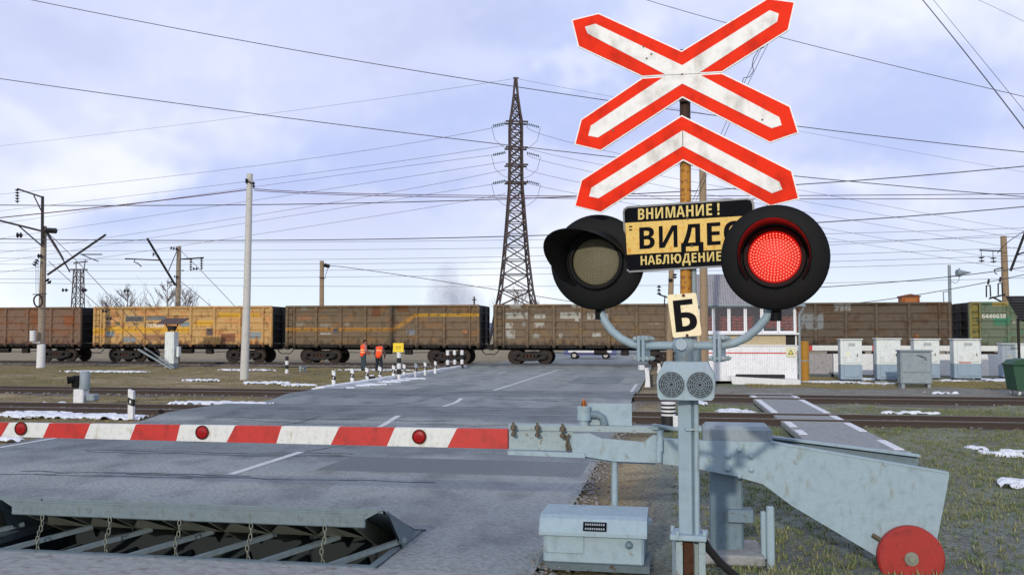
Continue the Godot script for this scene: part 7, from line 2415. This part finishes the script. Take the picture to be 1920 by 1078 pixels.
func worker(label: String, base: Vector3, turn: float, j: Dictionary, trousers: Material, sleeves: Material):
	# j holds the joints in metres above the feet; z is the way the worker faces
	var t := thing("person", label, "person", base, turn)
	var b := MB.new()
	var limbs := []
	for s in ["l", "r"]:
		limbs.append([j.chest + Vector3(0.17 if s == "l" else -0.17, 0.09, 0), j[s + "elbow"], 0.052, 0.042])
		limbs.append([j[s + "elbow"], j[s + "wrist"], 0.042, 0.03])
		limbs.append([j.hip + Vector3(0.09 if s == "l" else -0.09, 0, 0), j[s + "knee"], 0.085, 0.058])
		limbs.append([j[s + "knee"], j[s + "ankle"], 0.056, 0.04])
		limbs.append([j[s + "ankle"], j[s + "ankle"] + Vector3(0, -0.05, 0.13), 0.042, 0.032])
	var spine := [[j.hip, j.chest, 0.13, 0.14], [j.chest + Vector3(-0.13, 0.08, 0), j.chest + Vector3(0.13, 0.08, 0), 0.075, 0.075], [j.chest + Vector3(0, 0.08, 0), j.neck, 0.07, 0.055]]
	blob(b, limbs + spine, 0.026, 0.05)
	var up: Vector3 = (j.head - j.neck).normalized()
	var fw: Vector3 = j.face
	var sd: Vector3 = up.cross(fw).normalized()
	# head: skull, jaw, nose, brow, ears
	blob(b, [[j.neck, j.head - up * 0.06, 0.052, 0.055], [j.head + up * 0.03 - fw * 0.015, j.head + up * 0.03 + fw * 0.02, 0.092, 0.085], [j.head - up * 0.04 + fw * 0.03, j.head - up * 0.08 + fw * 0.045, 0.06, 0.038], [j.head - up * 0.005 + fw * 0.09, j.head - up * 0.03 + fw * 0.108, 0.011, 0.015], [j.head + up * 0.025 + fw * 0.085 - sd * 0.035, j.head + up * 0.025 + fw * 0.085 + sd * 0.035, 0.014, 0.014], [j.head + sd * 0.086, j.head + sd * 0.09 - up * 0.03, 0.02, 0.014], [j.head - sd * 0.086, j.head - sd * 0.09 - up * 0.03, 0.02, 0.014]], 0.011, 0.02)
	for s in [-0.033, 0.033]:
		b.ball(j.head + fw * 0.088 + sd * s + up * 0.006, 0.012, 5)
	for s in ["l", "r"]:
		var dr: Vector3 = (j[s + "wrist"] - j[s + "elbow"]).normalized()
		hand(b, j[s + "wrist"], dr, dr.cross(Vector3.RIGHT).normalized())
	var body := part(t, "body", b, M.skin)
	# trousers
	var legs := []
	for s in ["l", "r"]:
		legs.append([j.hip + Vector3(0.09 if s == "l" else -0.09, 0, 0), j[s + "knee"], 0.115, 0.085])
		legs.append([j[s + "knee"], j[s + "ankle"] + Vector3(0, 0.04, 0), 0.085, 0.075])
	legs.append([j.hip + Vector3(0, 0.04, 0), j.hip + Vector3(0, 0.1, 0), 0.155, 0.15])
	b = MB.new()
	blob(b, legs, 0.028, 0.05)
	part(body, "trousers", b, trousers)
	# jacket with sleeves
	var jk := [[j.hip + Vector3(0, 0.06, 0), j.chest, 0.165, 0.165], [j.chest + Vector3(-0.14, 0.08, 0), j.chest + Vector3(0.14, 0.08, 0), 0.1, 0.1], [j.chest + Vector3(0, 0.08, 0), j.neck, 0.085, 0.07]]
	for s in ["l", "r"]:
		jk.append([j.chest + Vector3(0.18 if s == "l" else -0.18, 0.09, 0), j[s + "elbow"], 0.082, 0.068])
		jk.append([j[s + "elbow"], j[s + "wrist"], 0.066, 0.052])
	b = MB.new()
	blob(b, jk, 0.028, 0.05)
	part(body, "jacket", b, sleeves)
	# orange waistcoat over it
	b = MB.new()
	blob(b, [[j.hip + Vector3(0, 0.03, 0), j.chest, 0.19, 0.18], [j.chest + Vector3(-0.12, 0.07, 0), j.chest + Vector3(0.12, 0.07, 0), 0.122, 0.122]], 0.028, 0.05)
	var vest := part(body, "orange_waistcoat", b, M.orange_vest)
	b = MB.new()
	var ax: Vector3 = (j.chest - j.hip).normalized()
	for y in [0.3, 0.62]:
		var c: Vector3 = j.hip.lerp(j.chest, y)
		var rg := []
		for k in 25:
			var a := TAU * k / 24
			rg.append(c + Vector3(cos(a), 0, 0) * 0.193 + ax.cross(Vector3.RIGHT).normalized() * sin(a) * 0.193)
		for k in 24:
			b.q(rg[k], rg[k + 1], rg[k + 1] + ax * 0.045, rg[k] + ax * 0.045, 1)
	part(vest, "reflective_tape", b, M.vest_tape)
	b = MB.new()
	var boots := []
	for s in ["l", "r"]:
		boots.append([j[s + "ankle"] + Vector3(0, 0.1, 0), j[s + "ankle"] + Vector3(0, -0.02, 0), 0.062, 0.06])
		boots.append([j[s + "ankle"] + Vector3(0, -0.03, 0), j[s + "ankle"] + Vector3(0, -0.045, 0.16), 0.052, 0.045])
	blob(b, boots, 0.024, 0.03)
	part(body, "boots", b, M.boot)
	b = MB.new()
	blob(b, [[j.head + up * 0.06 - fw * 0.02, j.head + up * 0.055 + fw * 0.015, 0.092, 0.09], [j.head + up * 0.0 - fw * 0.045, j.head + up * 0.03 - fw * 0.05, 0.07, 0.075]], 0.014, 0.03)
	part(body, "dark_cap", b, M.cap)

func build_people():
	var v := func(x: float, y: float, z: float) -> Vector3: return Vector3(x, y, z)
	# standing with the right arm held out, seen from behind and turned to the right
	worker("person in orange waistcoat and grey trousers standing with an arm held out", Vector3(-8.518, 0, -51.98), 2.3, {
		"hip": v.call(0, 0.92, 0), "chest": v.call(0, 1.30, 0.03), "neck": v.call(0, 1.50, 0.06), "head": v.call(0, 1.62, 0.1), "face": Vector3(0, -0.25, 0.97).normalized(),
		"lelbow": v.call(0.2, 1.16, 0.2), "lwrist": v.call(0.12, 1.04, 0.44), "relbow": v.call(-0.24, 1.12, 0.0), "rwrist": v.call(-0.22, 0.96, 0.2),
		"lknee": v.call(0.1, 0.5, 0.03), "lankle": v.call(0.12, 0.09, 0.0), "rknee": v.call(-0.1, 0.5, 0.03), "rankle": v.call(-0.13, 0.09, -0.02)}, M.trousers, M.jacket)
	# bent forward, back to the road
	worker("person in orange waistcoat and dark trousers bending forward with the back to the road", Vector3(-7.564, 0, -51.61), 3.0, {
		"hip": v.call(0, 0.86, -0.05), "chest": v.call(0, 1.20, 0.12), "neck": v.call(0, 1.34, 0.26), "head": v.call(0, 1.38, 0.38), "face": Vector3(0, -0.85, 0.5).normalized(),
		"lelbow": v.call(0.28, 0.98, 0.16), "lwrist": v.call(0.24, 0.76, 0.26), "relbow": v.call(-0.29, 0.98, 0.16), "rwrist": v.call(-0.27, 0.74, 0.22),
		"lknee": v.call(0.12, 0.46, 0.06), "lankle": v.call(0.15, 0.09, -0.02), "rknee": v.call(-0.12, 0.46, 0.06), "rankle": v.call(-0.15, 0.09, -0.02)}, M.trousers_dark, M.jacket_dark)
